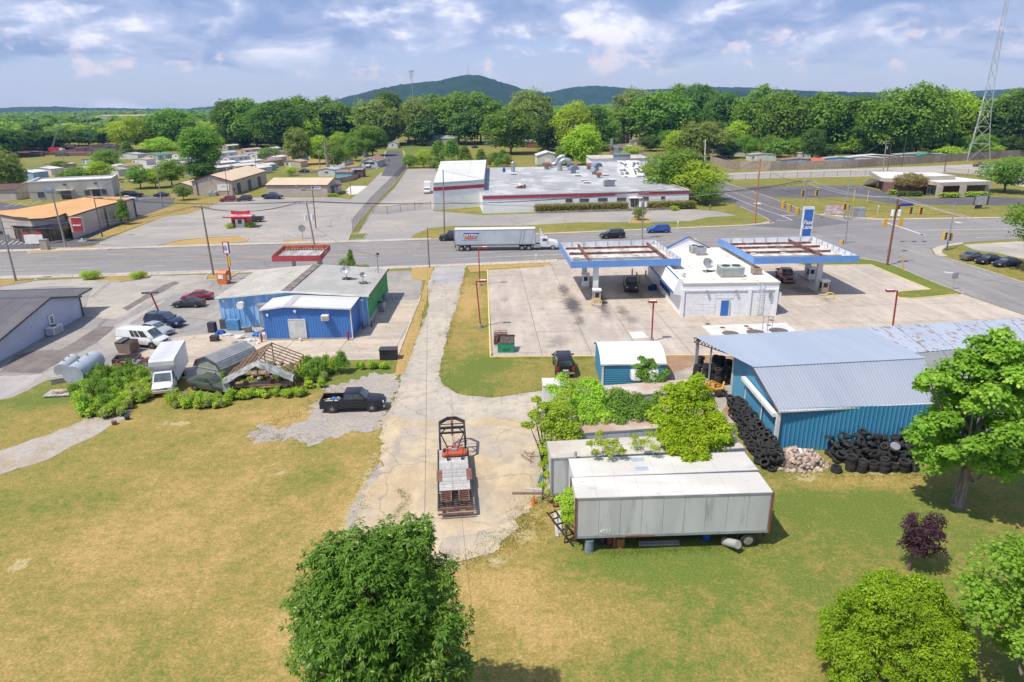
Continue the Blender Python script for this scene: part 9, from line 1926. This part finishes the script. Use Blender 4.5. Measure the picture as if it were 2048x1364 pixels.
   # stacks under the lean-to
for i,(u,v,n)in enumerate([(1393,752,5),(1411,755,6),(1424,760,7),(1436,770,7),(1450,768,7),(1441,745,7),(1400,735,5),(1430,742,7),(1455,752,7)]):
 b=G(u,v);b.x=min(b.x,22.6+0.*i)
 for k in range(n):tyre((b.x+gt.uniform(-.04,.04),b.y+gt.uniform(-.04,.04),.13+.25*k),(0,0,0),'tyre in the %s of the tall stacks under the lean-to'%['front left one','second from front left','third from left','fourth from left','rightmost front one','back right one','back left one','back middle one','far right back one'][i],'tall tyre stacks under the lean-to',1.15)
tyre(G(1415,775)+Vc((0,0,.15)),(0,0,0),'single tyre lying before the yellow machine','loose tyres');tyre(G(1543,941)+Vc((0,0,.14)),(.1,0,0),'single tyre lying loose at the near end of the side pile','loose tyres');tyre(G(1447,792)+Vc((0,0,.3)),(.5,.4,0),'tyre leaning beside the yellow machine at the shed corner','loose tyres')
o=MB().cyl((0,0,-.1),(0,0,.1),.36,n=14).mk('wheel_rim',RIM);o.location=(G(1759,900).x,yw-1.5,1.35);o.rotation_euler=(.5,0,0);tag(o,'silver wheel rim lying on top of the tyre heap','wheel rim')
# yellow machine
YM=mat('machine yellow',(.68,.34,.02),(.55,.27,.03),2,.6)
t=tg('yellow_machine','yellow orange wheeled frame machine under the edge of the lean-to','machine',G(1424,788),.1);
for a,b in(((-1.1,-.4,.5),(1.1,-.3,.6)),((-1.1,.4,.5),(1.1,.4,.6)),((-.6,0,.6),(-.2,0,1.4)),((-.2,0,1.4),(.8,0,.9)),((-1.1,-.4,.5),(-.5,.2,1.2)),((.8,-.4,.6),(1.2,.2,1.1)),((-.2,-.5,.6),(.4,.5,.9)),((0,-.6,.8),(-.9,-.5,.9))):MB().bar(a,b,.14,.2).mk('frame_arm',YM,t)
for x in(-.5,.5):MB().cyl((x-.35,-.75,.32),(x+.05,-.72,.32),.32,n=12).mk('wheel',TYRE,t)
MB().box(-1.,1.2,-.9,-.8,.1,.2).box(-1.,1.2,.6,.7,.1,.2).box(-1.,-.9,-.8,.6,.1,.2).box(1.1,1.2,-.8,.6,.1,.2).mk('base_frame',BM_,t)
# rubble
ST=mat('rubble stone',(.44,.34,.28),(.33,.25,.21),2.,.95,col3=(.58,.5,.43),scale3=3,f3=.7,rnd=.22)
smesh=[]
for k in range(5):
 bm=bmesh.new();bmesh.ops.create_icosphere(bm,subdivisions=1,radius=.16);
 for v_ in bm.verts:v_.co*=gt.uniform(.7,1.2)
 me=bpy.data.meshes.new('stone');bm.to_mesh(me);bm.free();me.materials.append(ST);smesh.append(me)
rb=tg('rubble_pile','heap of broken tan stone against the blue shed between the tyre piles','rubble pile',G(1602,935));bx=G(1602,935)
bm=bmesh.new();bmesh.ops.create_uvsphere(bm,u_segments=20,v_segments=10,radius=1);bmesh.ops.scale(bm,vec=(1.9,1.25,1.),verts=bm.verts)
me=bpy.data.meshes.new('rubble_core');bm.to_mesh(me);bm.free();me.materials.append(mat('rubble grit',(.3,.235,.19),(.2,.155,.13),4,.95,bump=1));link('rubble_core',me,rb,(0,.75,-.05))
for i in range(290):
 a=gt.uniform(0,2*PI);r_=math.sqrt(gt.random());f=1.25
 x=math.cos(a)*r_*1.95*f;y=.75+math.sin(a)*r_*1.3*f;z=max(.04,.98*math.sqrt(max(0,1-min(1,(r_*f)**2)))*1.+gt.uniform(-.03,.06));
 if y>1.6:continue
 o=link('stone',gt.choice(smesh),rb,(x,y,z));o.rotation_euler=(gt.uniform(0,6),gt.uniform(0,6),gt.uniform(0,6));s_=gt.uniform(.6,1.5);o.scale=(s_*gt.uniform(.8,1.5),s_,s_*.8)
o=MB().cyl((0,0,0),(.25,-1.3,0.),.12,n=10).mk('white_pipe',WM_);o.location=bx+Vc((.1,.9,1.15));o.rotation_euler=(.55,0,0);tag(o,'white plastic pipe leaning on the rubble heap','pipe')
# things under and around the trailers
def drum(label,p,m,h=.88,r=.29,rot=None,name='barrel',cat='barrel',group=None):
 t=tg(name,label,cat,p,0,group);mb=MB().cyl((0,0,0),(0,0,h),r,n=16);mb.mk('drum',m,t,smooth=40)
 for z in(h*.02,h*.35,h*.66,h*.96):MB().cyl((0,0,z-.015),(0,0,z+.02),r*1.05,n=16).mk('ring',m,t,smooth=40)
 if rot:t.rotation_euler=rot
 return t
DB=mat('barrel grey blue',(.22,.28,.32),(.15,.19,.22),3,.5)
drum('grey blue metal barrel under the front corner of the nearest trailer',G(1178,1101),DB);drum('dark drum second from the left under the nearest trailer',G(1204,1093)+Vc((0,.4,0)),mat('dark drum',(.05,.05,.06),(.03,.03,.03),3,.6),.75);drum('rusty red drum third from the left under the nearest trailer',G(1222,1092)+Vc((0,.3,0)),RUST,.8,.27)
drum('orange brown ribbed barrel under the nearest trailer',G(1240,1093),mat('barrel orange',(.36,.15,.04),(.25,.1,.03),3,.6),.72);drum('bright blue plastic barrel under the nearest trailer near its wheel',G(1415,1083)+Vc((0,.3,0)),mat('barrel bright blue',(.01,.11,.36),None,3,.4),.8,.3)
drum('pale grey gas cylinder lying tilted beside the trailer wheel',G(1447,1087)+Vc((0,-.1,.25)),mat('tank grey',(.42,.43,.42),None,2,.4),1.2,.27,(1.2,0,.5),'gas_cylinder','gas cylinder')
drum('black rolled drum lying under the rear half of the nearest trailer',G(1378,1080)+Vc((.5,.3,.3)),PLAS,1.2,.26,(0,-PI/2,0));drum('dark blue drum standing at the end of the tyre pile by the trailers',G(1407,795)+Vc((0,0,0)),mat('drum blue',(.06,.12,.22),None,3,.5),.9,.3)
for i,(u,v,L_,a,m_,l_)in enumerate([(1318,1090,2.6,.02,WOOD,'grey plank lying on grass under the nearest trailer, front one'),(1318,1086,2.6,.03,WOOD,'grey plank lying on grass under the nearest trailer, rear one'),(1112,1050,2.8,1.56,WOOD,'long pale board leaning at the trailers\' left end'),(1120,1045,2.6,1.52,WOOD,'second long board beside the trailers\' left end'),(1056,988,2.3,-.03,mat('brown beam',(.2,.13,.09),None,2,.8),'brown timber lying before the trailers\' left end'),(1068,980,1.3,-.2,WOOD,'short pale board behind the brown timber'),(1081,958,1.3,1.4,mat('teal beam',(.06,.18,.22),None,2,.7),'teal painted beam standing out of the sand near the vine'),(605,681,2.6,-.02,mat('new plank',(.48,.32,.18),None,2,.8),'tan plank lying behind the royal blue annex')]):
 p=G(u,v);o=MB().ob((0,0,.06),L_,.22,.1).mk('plank',m_);o.location=p;o.rotation_euler=(0,0,a);tag(o,l_,'plank')
t=tg('steel_ladder','dark steel ladder frame lying at the left end of the nearest trailer','ladder',G(1150,1088),R(118));
for y in(-.3,.3):MB().bar((-.2,y,.12),(3.,y,.75),.09).mk('rail',BM_,t)
for k in range(6):MB().bar((.1+k*.55,-.3,.18+k*.11),(.1+k*.55,.3,.18+k*.11),.07).mk('rung',BM_,t)
t=tg('hoop_cart','dark metal hoop handled cart standing at the trailers\' left end','cart',G(1119,1012));MB().tube([(-.4,0,0),(-.4,0,1.4),(-.2,0,1.9),(.1,0,1.9),(.3,0,1.4),(.5,0,0)],.035,6).tube([(-.1,.1,0),(-.15,.1,1.2),(.05,.1,1.5),(.2,.1,0)],.03,6).mk('hoop',BM_,t);MB().box(-.5,.6,-.2,.3,.1,.25).mk('bed',RUST,t)
o=MB().cyl((0,0,0),(0,0,.7),.16,.05,8).ob((0,0,.02),.35,.35,.04).mk('traffic_cone',mat('cone orange',(.7,.2,.02),None,2,.6));o.location=G(1067,1008);tag(o,'small orange cone on the sand left of the trailers','traffic cone')
t=tg('rebar_scrap','tangle of thin rusty rods on the sandy ground left of the trailers','scrap',G(1058,915))
for k in range(12):a=gt.uniform(0,PI);l_=gt.uniform(.5,1.3);c=Vc((gt.uniform(-.5,.5),gt.uniform(-.8,.7),.05+.02*k));MB().bar(c-Vc((math.cos(a),math.sin(a),0))*l_/2,c+Vc((math.cos(a),math.sin(a),.1))*l_/2,.025).mk('rod',RUST,t)
# station clutter
t=tg('dumpster','green dumpster with an open black lid at the station lot\'s lower left corner','dumpster',G(1012,706),R(-2));DG=mat('dumpster green',(.02,.24,.13),(.03,.28,.16),2,.5)
MB().add([(-.95,0,0),(.95,0,0),(.95,1.4,0),(-.95,1.4,0),(-.95,-.05,1.1),(.95,-.05,1.1),(.95,1.5,1.5),(-.95,1.5,1.5)],[(0,1,5,4),(1,2,6,5),(2,3,7,6),(3,0,4,7),(0,3,2,1)]).mk('bin',DG,t)
MB().box(-.5,.35,-.12,-.055,.55,.85).mk('pocket',DG,t);MB().ob((-1.,.9,1.2),.05,1.1,1.,0,0,.2,.3).mk('lid',PLAS,t);MB().add([(-.9,.05,1.12),(.9,.05,1.12),(.9,1.45,1.5),(-.9,1.45,1.5)],[(0,1,2,3)]).mk('contents',mat('trash dark',(.12,.09,.07),(.05,.04,.04),4,.9),t);MB().box(-1.,1.,1.48,1.56,1.45,1.7).mk('back_rim',DT_,t)
t=tg('pallet_stack','rusty open racks lying on the concrete behind the green dumpster','rack',G(1001,690));
for k in range(3):
 for y in(0,.8,1.6,2.4,3.2):MB().bar((-.75,y,.3+k*.2),(.75,y,.3+k*.2),.06).mk('slat',RUST,t)
for x in(-.75,0,.75):MB().box(x-.04,x+.04,0,3.2,0,.75).mk('rail',BRN,t)
t=tg('dumpster','black square waste bin at the corner of the concrete pad behind the blue building','dumpster',G(777,720),0);MB().box(-.95,.95,-.1,1.,0,1.15).mk('bin',PLAS,t);MB().box(-1.,1.,-.15,1.05,1.15,1.25).mk('lid',mat('lid black',(.05,.045,.05),None,2,.5),t);MB().box(-.7,-.2,-.18,-.151,.9,1.05).mk('handle',PLAS,t)
o=MB().ob((0,0,.35),1.1,.7,.7,.3).ob((.2,.1,.75),.6,.5,.2,.5).mk('tarp_bundle',mat('blue tarp',(.01,.05,.22),None,3,.6));o.location=G(1305,580);tag(o,'dark blue bundle on the ground by the store\'s left wall','bundle')
t=tg('vent_pipes','three tall thin vent pipes standing on the pale tank pad','vent pipes',G(1534,664))
for k,x in enumerate((-.6,0,.55)):hh=Hgt(1534,664,637)+.1;MB().cyl((x,0,0),(x,0,hh),.04,n=6).cyl((x,0,hh),(x,0,hh+.15),.08,n=6).mk('pipe',GM_,t)
MB().bar((-.6,0,2),(.55,0,2),.05).mk('brace',GM_,t)
for i,(u,v,l_)in enumerate([(697,681,'red post standing before the right end of the royal blue annex'),(524,685,'red post left of the royal blue annex door'),(744,655,'rust red post by the green wall corner, right'),(726,657,'rust red post by the light blue wall corner, left')]):post('bollard',l_,'bollard',G(u,v),1.15 if i<2 else .9,.11,PRED if i<2 else RUST)
o=MB().cyl((0,0,0),(0,0,.4),.15,.17,12).mk('bucket',WM_);o.location=G(601,683);tag(o,'white bucket by the annex door','bucket')
t=tg('dumpster','rusty grey front load dumpster with open lids beside the white van','dumpster',G(257,704),R(-12));DGY=mat('dumpster grey',(.2,.19,.16),(.26,.15,.09),1.5,.7)
MB().add([(-.8,-.6,0),(.8,-.6,0),(.8,.6,0),(-.8,.6,0),(-1.,-.75,1.25),(1.,-.75,1.25),(1.,.75,1.45),(-1.,.75,1.45)],[(0,1,5,4),(1,2,6,5),(2,3,7,6),(3,0,4,7),(0,3,2,1)]).mk('bin',DGY,t);MB().add([(-.95,-.7,1.22),(.95,-.7,1.22),(.95,.7,1.4),(-.95,.7,1.4)],[(0,1,2,3)]).mk('opening',BM_,t);MB().ob((-.55,0.,1.45),.9,1.45,.05,0,0,.12,0).mk('lid',DT_,t);MB().ob((1.15,-.1,.85),.05,1.3,.9,0,0,0,-.25).mk('lid',BRN,t)
# tanks, sheds, garden
TK=mat('tank pale blue',(.42,.47,.53),(.36,.41,.47),.6,.45,col3=(.25,.2,.16),scale3=1.5,f3=.25)
def tank(label,a,b,r,m=TK):
 a.z=b.z=r+.35;t=tg('storage_tank',label,'tank',(a.x,a.y,0));a_=a-Vc((a.x,a.y,0));b_=b-Vc((a.x,a.y,0));d_=(b_-a_).normalized()
 MB().cyl(a_,b_,r,n=28).mk('shell',m,t,smooth=40);MB().cyl(a_-d_*.03,a_,r*1.02,n=28).mk('end_rim',m,t,smooth=40)
 for f in(.3,.7):q=a_.lerp(b_,f);MB().cyl(q+Vc((0,0,r-.02)),q+Vc((0,0,r+.22)),.08,n=8).mk('fitting',GM_,t)
 for f in(.15,.85):q=a_.lerp(b_,f);MB().ob((q.x,q.y,.2),.3,r*1.5,.4,math.atan2(d_.y,d_.x)).mk('cradle',RUST,t)
 return t
tank('large pale blue cylindrical tank lying beside the nursery plants',G(150,775)+Vc((.1,0,0)),G(196,741),.98);tank('smaller pale grey tank behind the large cylindrical one',G(128,760),G(152,738),.72,mat('tank pale grey',(.42,.44,.45),None,.6,.5))
t=tg('pallet','wooden platform with scrap wood at the foot of the large tank','platform',G(132,788),.1)
for k in range(9):MB().box(-1.8+k*.42,-1.8+k*.42+.38,-.8,.9,.1,.2+.01*(k%3)).mk('plank',WOOD,t)
for k in range(7):MB().ob((gt.uniform(-.6,1.2),gt.uniform(-.4,.3),.26+.03*k),gt.uniform(.8,1.6),.09,.07,gt.uniform(-.4,.4)).mk('scrap_wood',MATS['new plank'],t)
t=tg('concrete_troughs','pair of weathered long boxes left of the small tank','boxes',G(108,768),.5)
for y in(0,.6):MB().box(-.2,2.4,y-.24,y+.24,0,.6).mk('box',FOUND,t)
for i,(u,v,kind)in enumerate([(205,752,0),(214,745,1),(200,742,0),(222,750,1),(240,736,2),(258,742,0),(273,733,1),(285,738,0),(290,728,2),(298,742,1),(232,745,0),(266,750,2),(208,758,1)]):
 p=G(u,v);m_=[mat('scrap dark',(.06,.055,.06),(.15,.12,.1),3,.7),mat('scrap pale',(.3,.31,.33),(.14,.14,.15),3,.6),RUST][kind]
 mb=MB().ob((0,0,.3),gt.uniform(.6,1.2),gt.uniform(.4,.8),.5,gt.uniform(0,3),0,.1).ob((.3,.1,.55),.5,.4,.3,gt.uniform(0,3)).cyl((-.3,0,0),(-.2,.1,.8),.16,n=8);o=mb.mk('scrap_heap',m_);o.location=p;tag(o,'scrap metal junk in the heap between the tank and the box truck','scrap','scrap between tank and truck')
t=tg('trailer_frame','dark open metal bin lying behind the nursery plants','metal bin',G(256,728),.2);MB().box(-1.3,1.3,-.8,-.7,.1,.9).mk('side',DT_,t);MB().box(-1.3,1.3,.7,.8,.1,.9).mk('side',DT_,t);MB().box(-1.3,-1.2,-.7,.7,.1,.9).mk('side',DT_,t);MB().box(1.2,1.3,-.7,.7,.1,.9).mk('side',DT_,t);MB().box(-1.2,1.2,-.7,.7,.3,.35).mk('floor',MATS['new plank'],t)
# gambrel shed
a=G(398,772);b=G(455,772);GWD=mat('grey barn wood',(.32,.33,.3),(.24,.25,.23),2.,.9,sxx=(5,5,.4),rnd=.08);SHG=mat('grey shingles',(.25,.265,.28),(.2,.215,.23),1.2,.85,rnd=.06)
c1_,c2_=G(452,775),G(398,768);Lg=5.
t=tg('barn_shed','small weathered grey shed with a barn roof and a boarded window','shed',c2_,math.atan2(c1_.y-c2_.y,c1_.x-c2_.x)-.12);Wg=(c1_-c2_).length;hw=2.
prof=[(-.12,hw),(Wg*.1,hw+.75),(Wg/2,hw+1.25),(Wg*.9,hw+.75),(Wg+.12,hw)]
n_=13
def gz(x):
 for(xa,za),(xb,zb)in zip(prof[:-1],prof[1:]):
  if xa<=x<=xb:return za+(zb-za)*(x-xa)/(xb-xa)
 return hw
for k in range(n_):
 xa,xb=Wg*k/n_+.01,Wg*(k+1)/n_-.01
 MB().add([(xa,0,0),(xb,0,0),(xb,0,gz(xb)),(xa,0,gz(xa)),(xa,.04,0),(xb,.04,0),(xb,.04,gz(xb)),(xa,.04,gz(xa))],[(0,1,2,3),(4,7,6,5),(0,3,7,4),(1,5,6,2)]).mk('board',GWD,t)
for k in range(12):
 y=Lg*k/12;MB().box(Wg-.04,Wg,y+.01,y+Lg/12-.01,0,hw).mk('board',GWD,t)
MB().box(0,.04,.05,Lg,0,hw).mk('far_wall',GWD,t);MB().add([(0,Lg,0),(Wg,Lg,0)]+[(x,Lg,z)for x,z in reversed(prof)],[tuple(range(7))]).mk('back_wall',GWD,t)
for i in range(4):
 (xa,za),(xb,zb)=prof[i],prof[i+1];nr_=3 if i in(0,3)else 6
 for k in range(nr_):
  f0,f1=k/nr_,(k+1)/nr_;q=lambda f:(xa+(xb-xa)*f,za+(zb-za)*f)
  (xc,zc_),(xd,zd_)=q(f0),q(f1);up=.05
  lo_,hi_=((xc,zc_),(xd,zd_))if zb>za else((xd,zd_),(xc,zc_))
  MB().add([(lo_[0],-.15,lo_[1]+up+.03),(lo_[0],Lg+.15,lo_[1]+up+.03),(hi_[0],Lg+.15,hi_[1]+up),(hi_[0],-.15,hi_[1]+up),(lo_[0],-.15,lo_[1]+up-.02),(lo_[0],Lg+.15,lo_[1]+up-.02)],[(0,1,2,3),(0,4,5,1)]).mk('shingle_course',SHG,t)
MB().box(-.05,Wg+.05,-.05,-.005,hw-.06,hw+.04).mk('trim',GWD,t);wn=win(t,(Wg*.47,-.04),(Wg*.8,-.04),.75,1.75,.08,GWD,mat('boarded pane',(.5,.48,.46),(.3,.22,.18),3,.8))
for i in range(4):(xa,za),(xb,zb)=prof[i],prof[i+1];MB().bar((xa,-.17,za),(xb,-.17,zb),.06,.16).mk('rake_board',DT_,t)
# ruined greenhouse frame
WDR=mat('weathered lumber',(.24,.135,.085),(.34,.23,.16),2.5,.9,rnd=.15);TPL=mat('torn plastic sheet',(.36,.38,.38),(.2,.21,.2),2.2,.5)
fl_,fr_=G(464,790),G(578,785)
t=tg('greenhouse_frame','ruined open greenhouse of bare rafters with torn plastic on its front gable','greenhouse',(fl_+fr_)/2,math.atan2(fr_.y-fl_.y,fr_.x-fl_.x));Wq=6.2;Lq=6.;hq=1.75;rq=3.25;X0=-Wq/2;X1=Wq/2
for x in(X0,X1):
 for y in(0,1.55,3.1,4.65,Lq):MB().bar((x,y,0),(x,y,hq),.12).mk('post',WDR,t)
 MB().bar((x,0,hq),(x,Lq,hq),.1).mk('plate',WDR,t)
MB().bar((0,-.1,rq),(0,Lq+.1,rq),.1,.14).mk('ridge_beam',WDR,t)
for y in(0,Lq/2,Lq):MB().bar((0,y,0 if y else 1.9),(0,y,rq),.11).mk('post',WDR,t)
for k in range(9):
 y=Lq*k/8
 MB().bar((X0-.1,y,hq),(0,y,rq),.07,.11).mk('rafter',WDR,t);MB().bar((0,y,rq),(X1+.1,y,hq),.07,.11).mk('rafter',WDR,t)
for f in(.2,.4,.6,.8):
 MB().bar((X0*(1-f),0,hq+(rq-hq)*f+.08),(X0*(1-f),Lq,hq+(rq-hq)*f+.08),.06,.04).mk('purlin',WDR,t);
 if f<.7:MB().bar((X1*(1-f),0,hq+(rq-hq)*f+.08),(X1*(1-f),Lq,hq+(rq-hq)*f+.08),.06,.04).mk('purlin',WDR,t)
vs=[];nn=16
for k in range(nn+1):
 x=X0-.3+(Wq+.6)*k/nn;zt_=hq+(rq-hq)*(1-abs(x)/(Wq/2))+.12;vs+=[(x,.35+gt.uniform(0,.5),zt_-.02),(x,-.15,zt_+gt.uniform(-.03,.05)),(x,-.35+gt.uniform(-.05,.08),zt_-.42+gt.uniform(-.16,.14))]
MB().add(vs,[(3*k+j,3*k+3+j,3*k+4+j,3*k+1+j)for k in range(nn)for j in range(2)]).mk('torn_sheet',TPL,t,smooth=60)
MB().add([(X0-.3,-.2,hq),(X0-.35,-.3,.5),(X0+.35,-.3,.4),(X0+.3,-.25,1.7)],[(0,1,2,3)]).mk('torn_sheet',TPL,t)
for z in(.9,):MB().bar((X0,0,z),(X1,0,z),.08,.16).mk('bench_rail',WDR,t)
MB().box(X0+.2,X1-.2,.3,1.3,.8,.86).box(X0+.2,X1-.2,3.2,4.3,.8,.86).mk('bench',WDR,t)
gM=t.matrix_basis.copy();gM=Matrix.Translation(t.location)@Matrix.Rotation(t.rotation_euler.z,4,'Z')
for i in range(26):
 q=gM@Vc((gt.uniform(X0+.4,X1-.4),gt.uniform(.4,Lq-.3),.88 if i%2 else .3));m_=[mat('hanging basket',(.1,.06,.06),(.2,.1,.09),5,.8),mat('plastic bag pale',(.45,.5,.56),None,3,.5)][1 if i%4==0 else 0]
 o=MB().cyl((0,0,0),(0,0,.3),.18,.26,10).cyl((0,0,.3),(0,0,.42),.25,.1,8).mk('plant_pot',m_);o.location=q;qx=(gM.inverted()@q);tag(o,'%s standing %s inside the greenhouse frame, %s %s'%('pale bagged pot' if i%4==0 else 'dark pot','on the bench level' if i%2 else 'low','near' if qx.y<3 else 'far','left' if qx.x<-1 else 'right' if qx.x>1 else 'middle'),'plant pot','pots inside the greenhouse frame')
 # junk by the light blue wall
JK=[(426,664,.9,.7,1.3,(.05,.05,.06),'tall dark cabinet at the left corner of the light blue wall','cabinet'),(441,668,1.1,.8,.6,(.015,.1,.45),'bright blue tarp heap below the light blue wall','tarp'),(455,672,1.2,.8,.4,(.62,.63,.64),'white sheet heap beside the blue tarp','heap'),(468,660,1.7,.6,1.,(.1,.3,.55),'light blue painted bench box against the wall','box'),(481,676,1.6,.9,.5,(.66,.66,.66),'white rounded sack bundle behind the grey barn shed','sack'),(500,682,1.4,.8,.35,(.58,.59,.6),'white bags in the middle of the junk','bags'),(497,664,.8,.6,.5,(.2,.21,.22),'grey machine part below the wall','machine part'),(516,671,1.3,1.,.5,(.02,.16,.5),'blue tarp left of the royal blue annex','tarp'),(520,662,1.3,.7,.5,(.48,.42,.36),'tan and white boat shaped sheet by the annex corner','sheet'),(528,678,.9,.8,.5,(.6,.6,.6),'white box at the annex corner','box'),(430,682,.9,.7,.5,(.06,.05,.05),'dark machine left of the barn shed roof','machine'),(470,686,.9,.6,.3,(.35,.33,.3),'grey debris behind the barn shed','debris'),(512,688,1.,.6,.25,(.55,.53,.5),'pale flat debris before the annex','debris'),(448,657,.7,.5,.9,(.12,.12,.13),'dark bin against the light blue wall','bin')]
for i,(u,v,sx_,sy_,sz_,c_,l_,ct)in enumerate(JK):
 bm=bmesh.new();bmesh.ops.create_icosphere(bm,subdivisions=3,radius=.5)if ct in('tarp','heap','sack','bags','sheet','debris')else bmesh.ops.create_cube(bm,size=1)
 for v_ in bm.verts:
  if ct in('tarp','heap','sack','bags','sheet','debris'):v_.co*=1+.5*mnoise.noise(v_.co*3+Vc((i*5,0,0)));v_.co.z=max(v_.co.z,-.15)
  v_.co=Vc((v_.co.x*sx_,v_.co.y*sy_,(v_.co.z+(.15 if ct in('tarp','heap','sack','bags','sheet','debris')else .5))*sz_*(1.4 if ct!='cabinet' else 1)))
 me=bpy.data.meshes.new(ct);bm.to_mesh(me);bm.free();me.materials.append(mat('junk col %d'%i,c_,tuple(x*.6 for x in c_),4,.7));o=link(ct.replace(' ','_'),me,None,G(u,v),gt.uniform(-.3,.3));tag(o,l_,ct)
 # nursery pots and plants
def potted(key,m,seed,h,r,n,per,size,asp=1.6):
 cl_=[(math.cos(k*2.4)*r*.5*gt.random(),math.sin(k*2.4)*r*.5*gt.random(),h*(.25+.6*k/n),r*.62,r*.62,h*.26)for k in range(n)]
 t=tg('potted_shrub','potted shrub','potted plant',(0,0,-50));link('foliage',leaves('foliage',cl_,per,size,m,seed,shell=.2,aspect=asp),t);MB().cyl((0,0,0),(0,0,.32),.17,.22,10).mk('pot',PLAS,t);MB().cyl((0,0,0),(0,0,h*.7),.025,n=5).mk('stem',BARK,t);return t
PP=[potted('a',LM['pot'],91,1.1,.62,9,90,.13),potted('b',LM['pot2'],92,.85,.5,8,90,.11),potted('c',LM['pot3'],93,.95,.55,8,100,.12),potted('d',LM['mid'],94,1.5,.6,11,80,.13),potted('e',LM['weed'],95,.75,.6,7,70,.19,1.2)]
used=set()
def pot(k,p,s_,label,group):
 if k not in used:used.add(k);o=PP[k];o.location=p;o.rotation_euler=(0,0,gt.uniform(0,6));o['label']=label;o['group']=group;o.scale=(s_,)*3
 else:dup(PP[k],p,gt.uniform(0,6),label,group,s_)
kinds=['leafy mid green','small lime yellow','grey green','tall dark green','broad leafed']
def inside(p,poly):
 c=False;n=len(poly)
 for i in range(n):
  a,b=poly[i],poly[i-1]
  if(a.y>p.y)!=(b.y>p.y)and p.x<(b.x-a.x)*(p.y-a.y)/(b.y-a.y)+a.x:c=not c
 return c
def fill(poly,sp_,where,group,wts,jit=.3,smin=.8,smax=1.3):
 P_=px(poly);xs=[p.x for p in P_];ys=[p.y for p in P_];x=min(xs)
 while x<max(xs):
  y=min(ys)
  while y<max(ys):
   p=Vc((x+gt.uniform(-jit,jit),y+gt.uniform(-jit,jit),0))
   if inside(p,P_):k=gt.choices(range(5),wts)[0];pot(k,p,gt.uniform(smin,smax),'%s potted shrub %s'%(kinds[k],where%(('left' if p.x<min(xs)+(max(xs)-min(xs))*.35 else 'right' if p.x>min(xs)+(max(xs)-min(xs))*.68 else 'middle')+(' near edge' if p.y<min(ys)+(max(ys)-min(ys))*.34 else ' far edge' if p.y>min(ys)+(max(ys)-min(ys))*.68 else ' inside'))if '%' in where else where),group)
   y+=sp_
  x+=sp_
fill([(140,800),(175,765),(215,752),(262,750),(308,745),(303,775),(300,800),(265,815),(250,835),(190,838),(165,832),(160,815)],.66,'in the nursery patch by the tank, %s','nursery patch by the tank',(6,3,3,2,3))
fill([(335,800),(352,788),(362,798),(455,806),(452,816),(345,819),(332,812)],.58,'in the row before the green coupe, %s','nursery row before the green coupe',(3,1,6,0,3),smin=.75,smax=1.15)
fill([(458,796),(490,794),(550,790),(600,786),(620,788),(600,798),(560,795),(530,800),(505,798),(458,803)],.58,'in front of the ruined greenhouse, %s','plants before the greenhouse',(3,5,0,0,6),smin=.7,smax=1.1)
fill([(600,722),(655,735),(680,735),(665,760),(640,780),(612,775),(600,755)],.85,'right of the ruined greenhouse, %s','plants right of the greenhouse',(5,2,2,4,4))
fill([(704,734),(770,730),(772,738),(706,742)],.75,'by the black waste bin, %s','plants by the black waste bin',(4,5,1,0,1),smax=1.)
fill([(470,775),(495,745),(540,735),(560,740),(545,770),(480,784)],1.2,'growing inside the greenhouse frame, %s','plants inside the greenhouse',(4,1,3,2,2),smax=1.)
plant('cone0',G(685,745),2.6,2.,'tall spiky grass plant behind the nursery rows',name='ornamental_grass',cat='plant');plant('bush2',G(668,742),1.6,1.4,'loose young fig like plant beside the spiky grass',name='shrub',cat='shrub');plant('cone0',G(453,783),2.4,1.1,'bright climbing bush at the barn shed\'s right corner',name='shrub',cat='shrub');plant('bush0',G(575,770),2.,2.2,'leafy bush at the greenhouse corner',name='shrub',cat='shrub')
for i,(u,v)in enumerate([(203,822),(255,833),(229,843),(445,802)]):
 o=MB().cyl((0,0,0),(0,0,.35),.2,.24,10).mk('empty_pot',[PLAS,PLAS,BRN,WM_][i]);o.location=G(u,v+6);tag(o,['black empty pot at the left of the nursery patch','black empty pot at the near right of the nursery patch','brown pot at the near edge of the nursery patch','white bucket in the row before the green coupe'][i],'pot')
 # air
hz=MB().box(-2900,2900,-60,5200,-30,262).mk('haze',[])
mh=bpy.data.materials.new('haze air');mh.use_nodes=True;mh.node_tree.nodes.clear();oo=mh.node_tree.nodes.new('ShaderNodeOutputMaterial');pv=mh.node_tree.nodes.new('ShaderNodeVolumePrincipled')
pv.inputs['Color'].default_value=(.2,.46,1.,1);pv.inputs['Absorption Color'].default_value=(1,1,1,1);pv.inputs['Density'].default_value=.00009;pv.inputs['Anisotropy'].default_value=0.
mh.node_tree.links.new(pv.outputs[0],oo.inputs['Volume']);hz.data.materials.append(mh);hz['kind']='stuff'
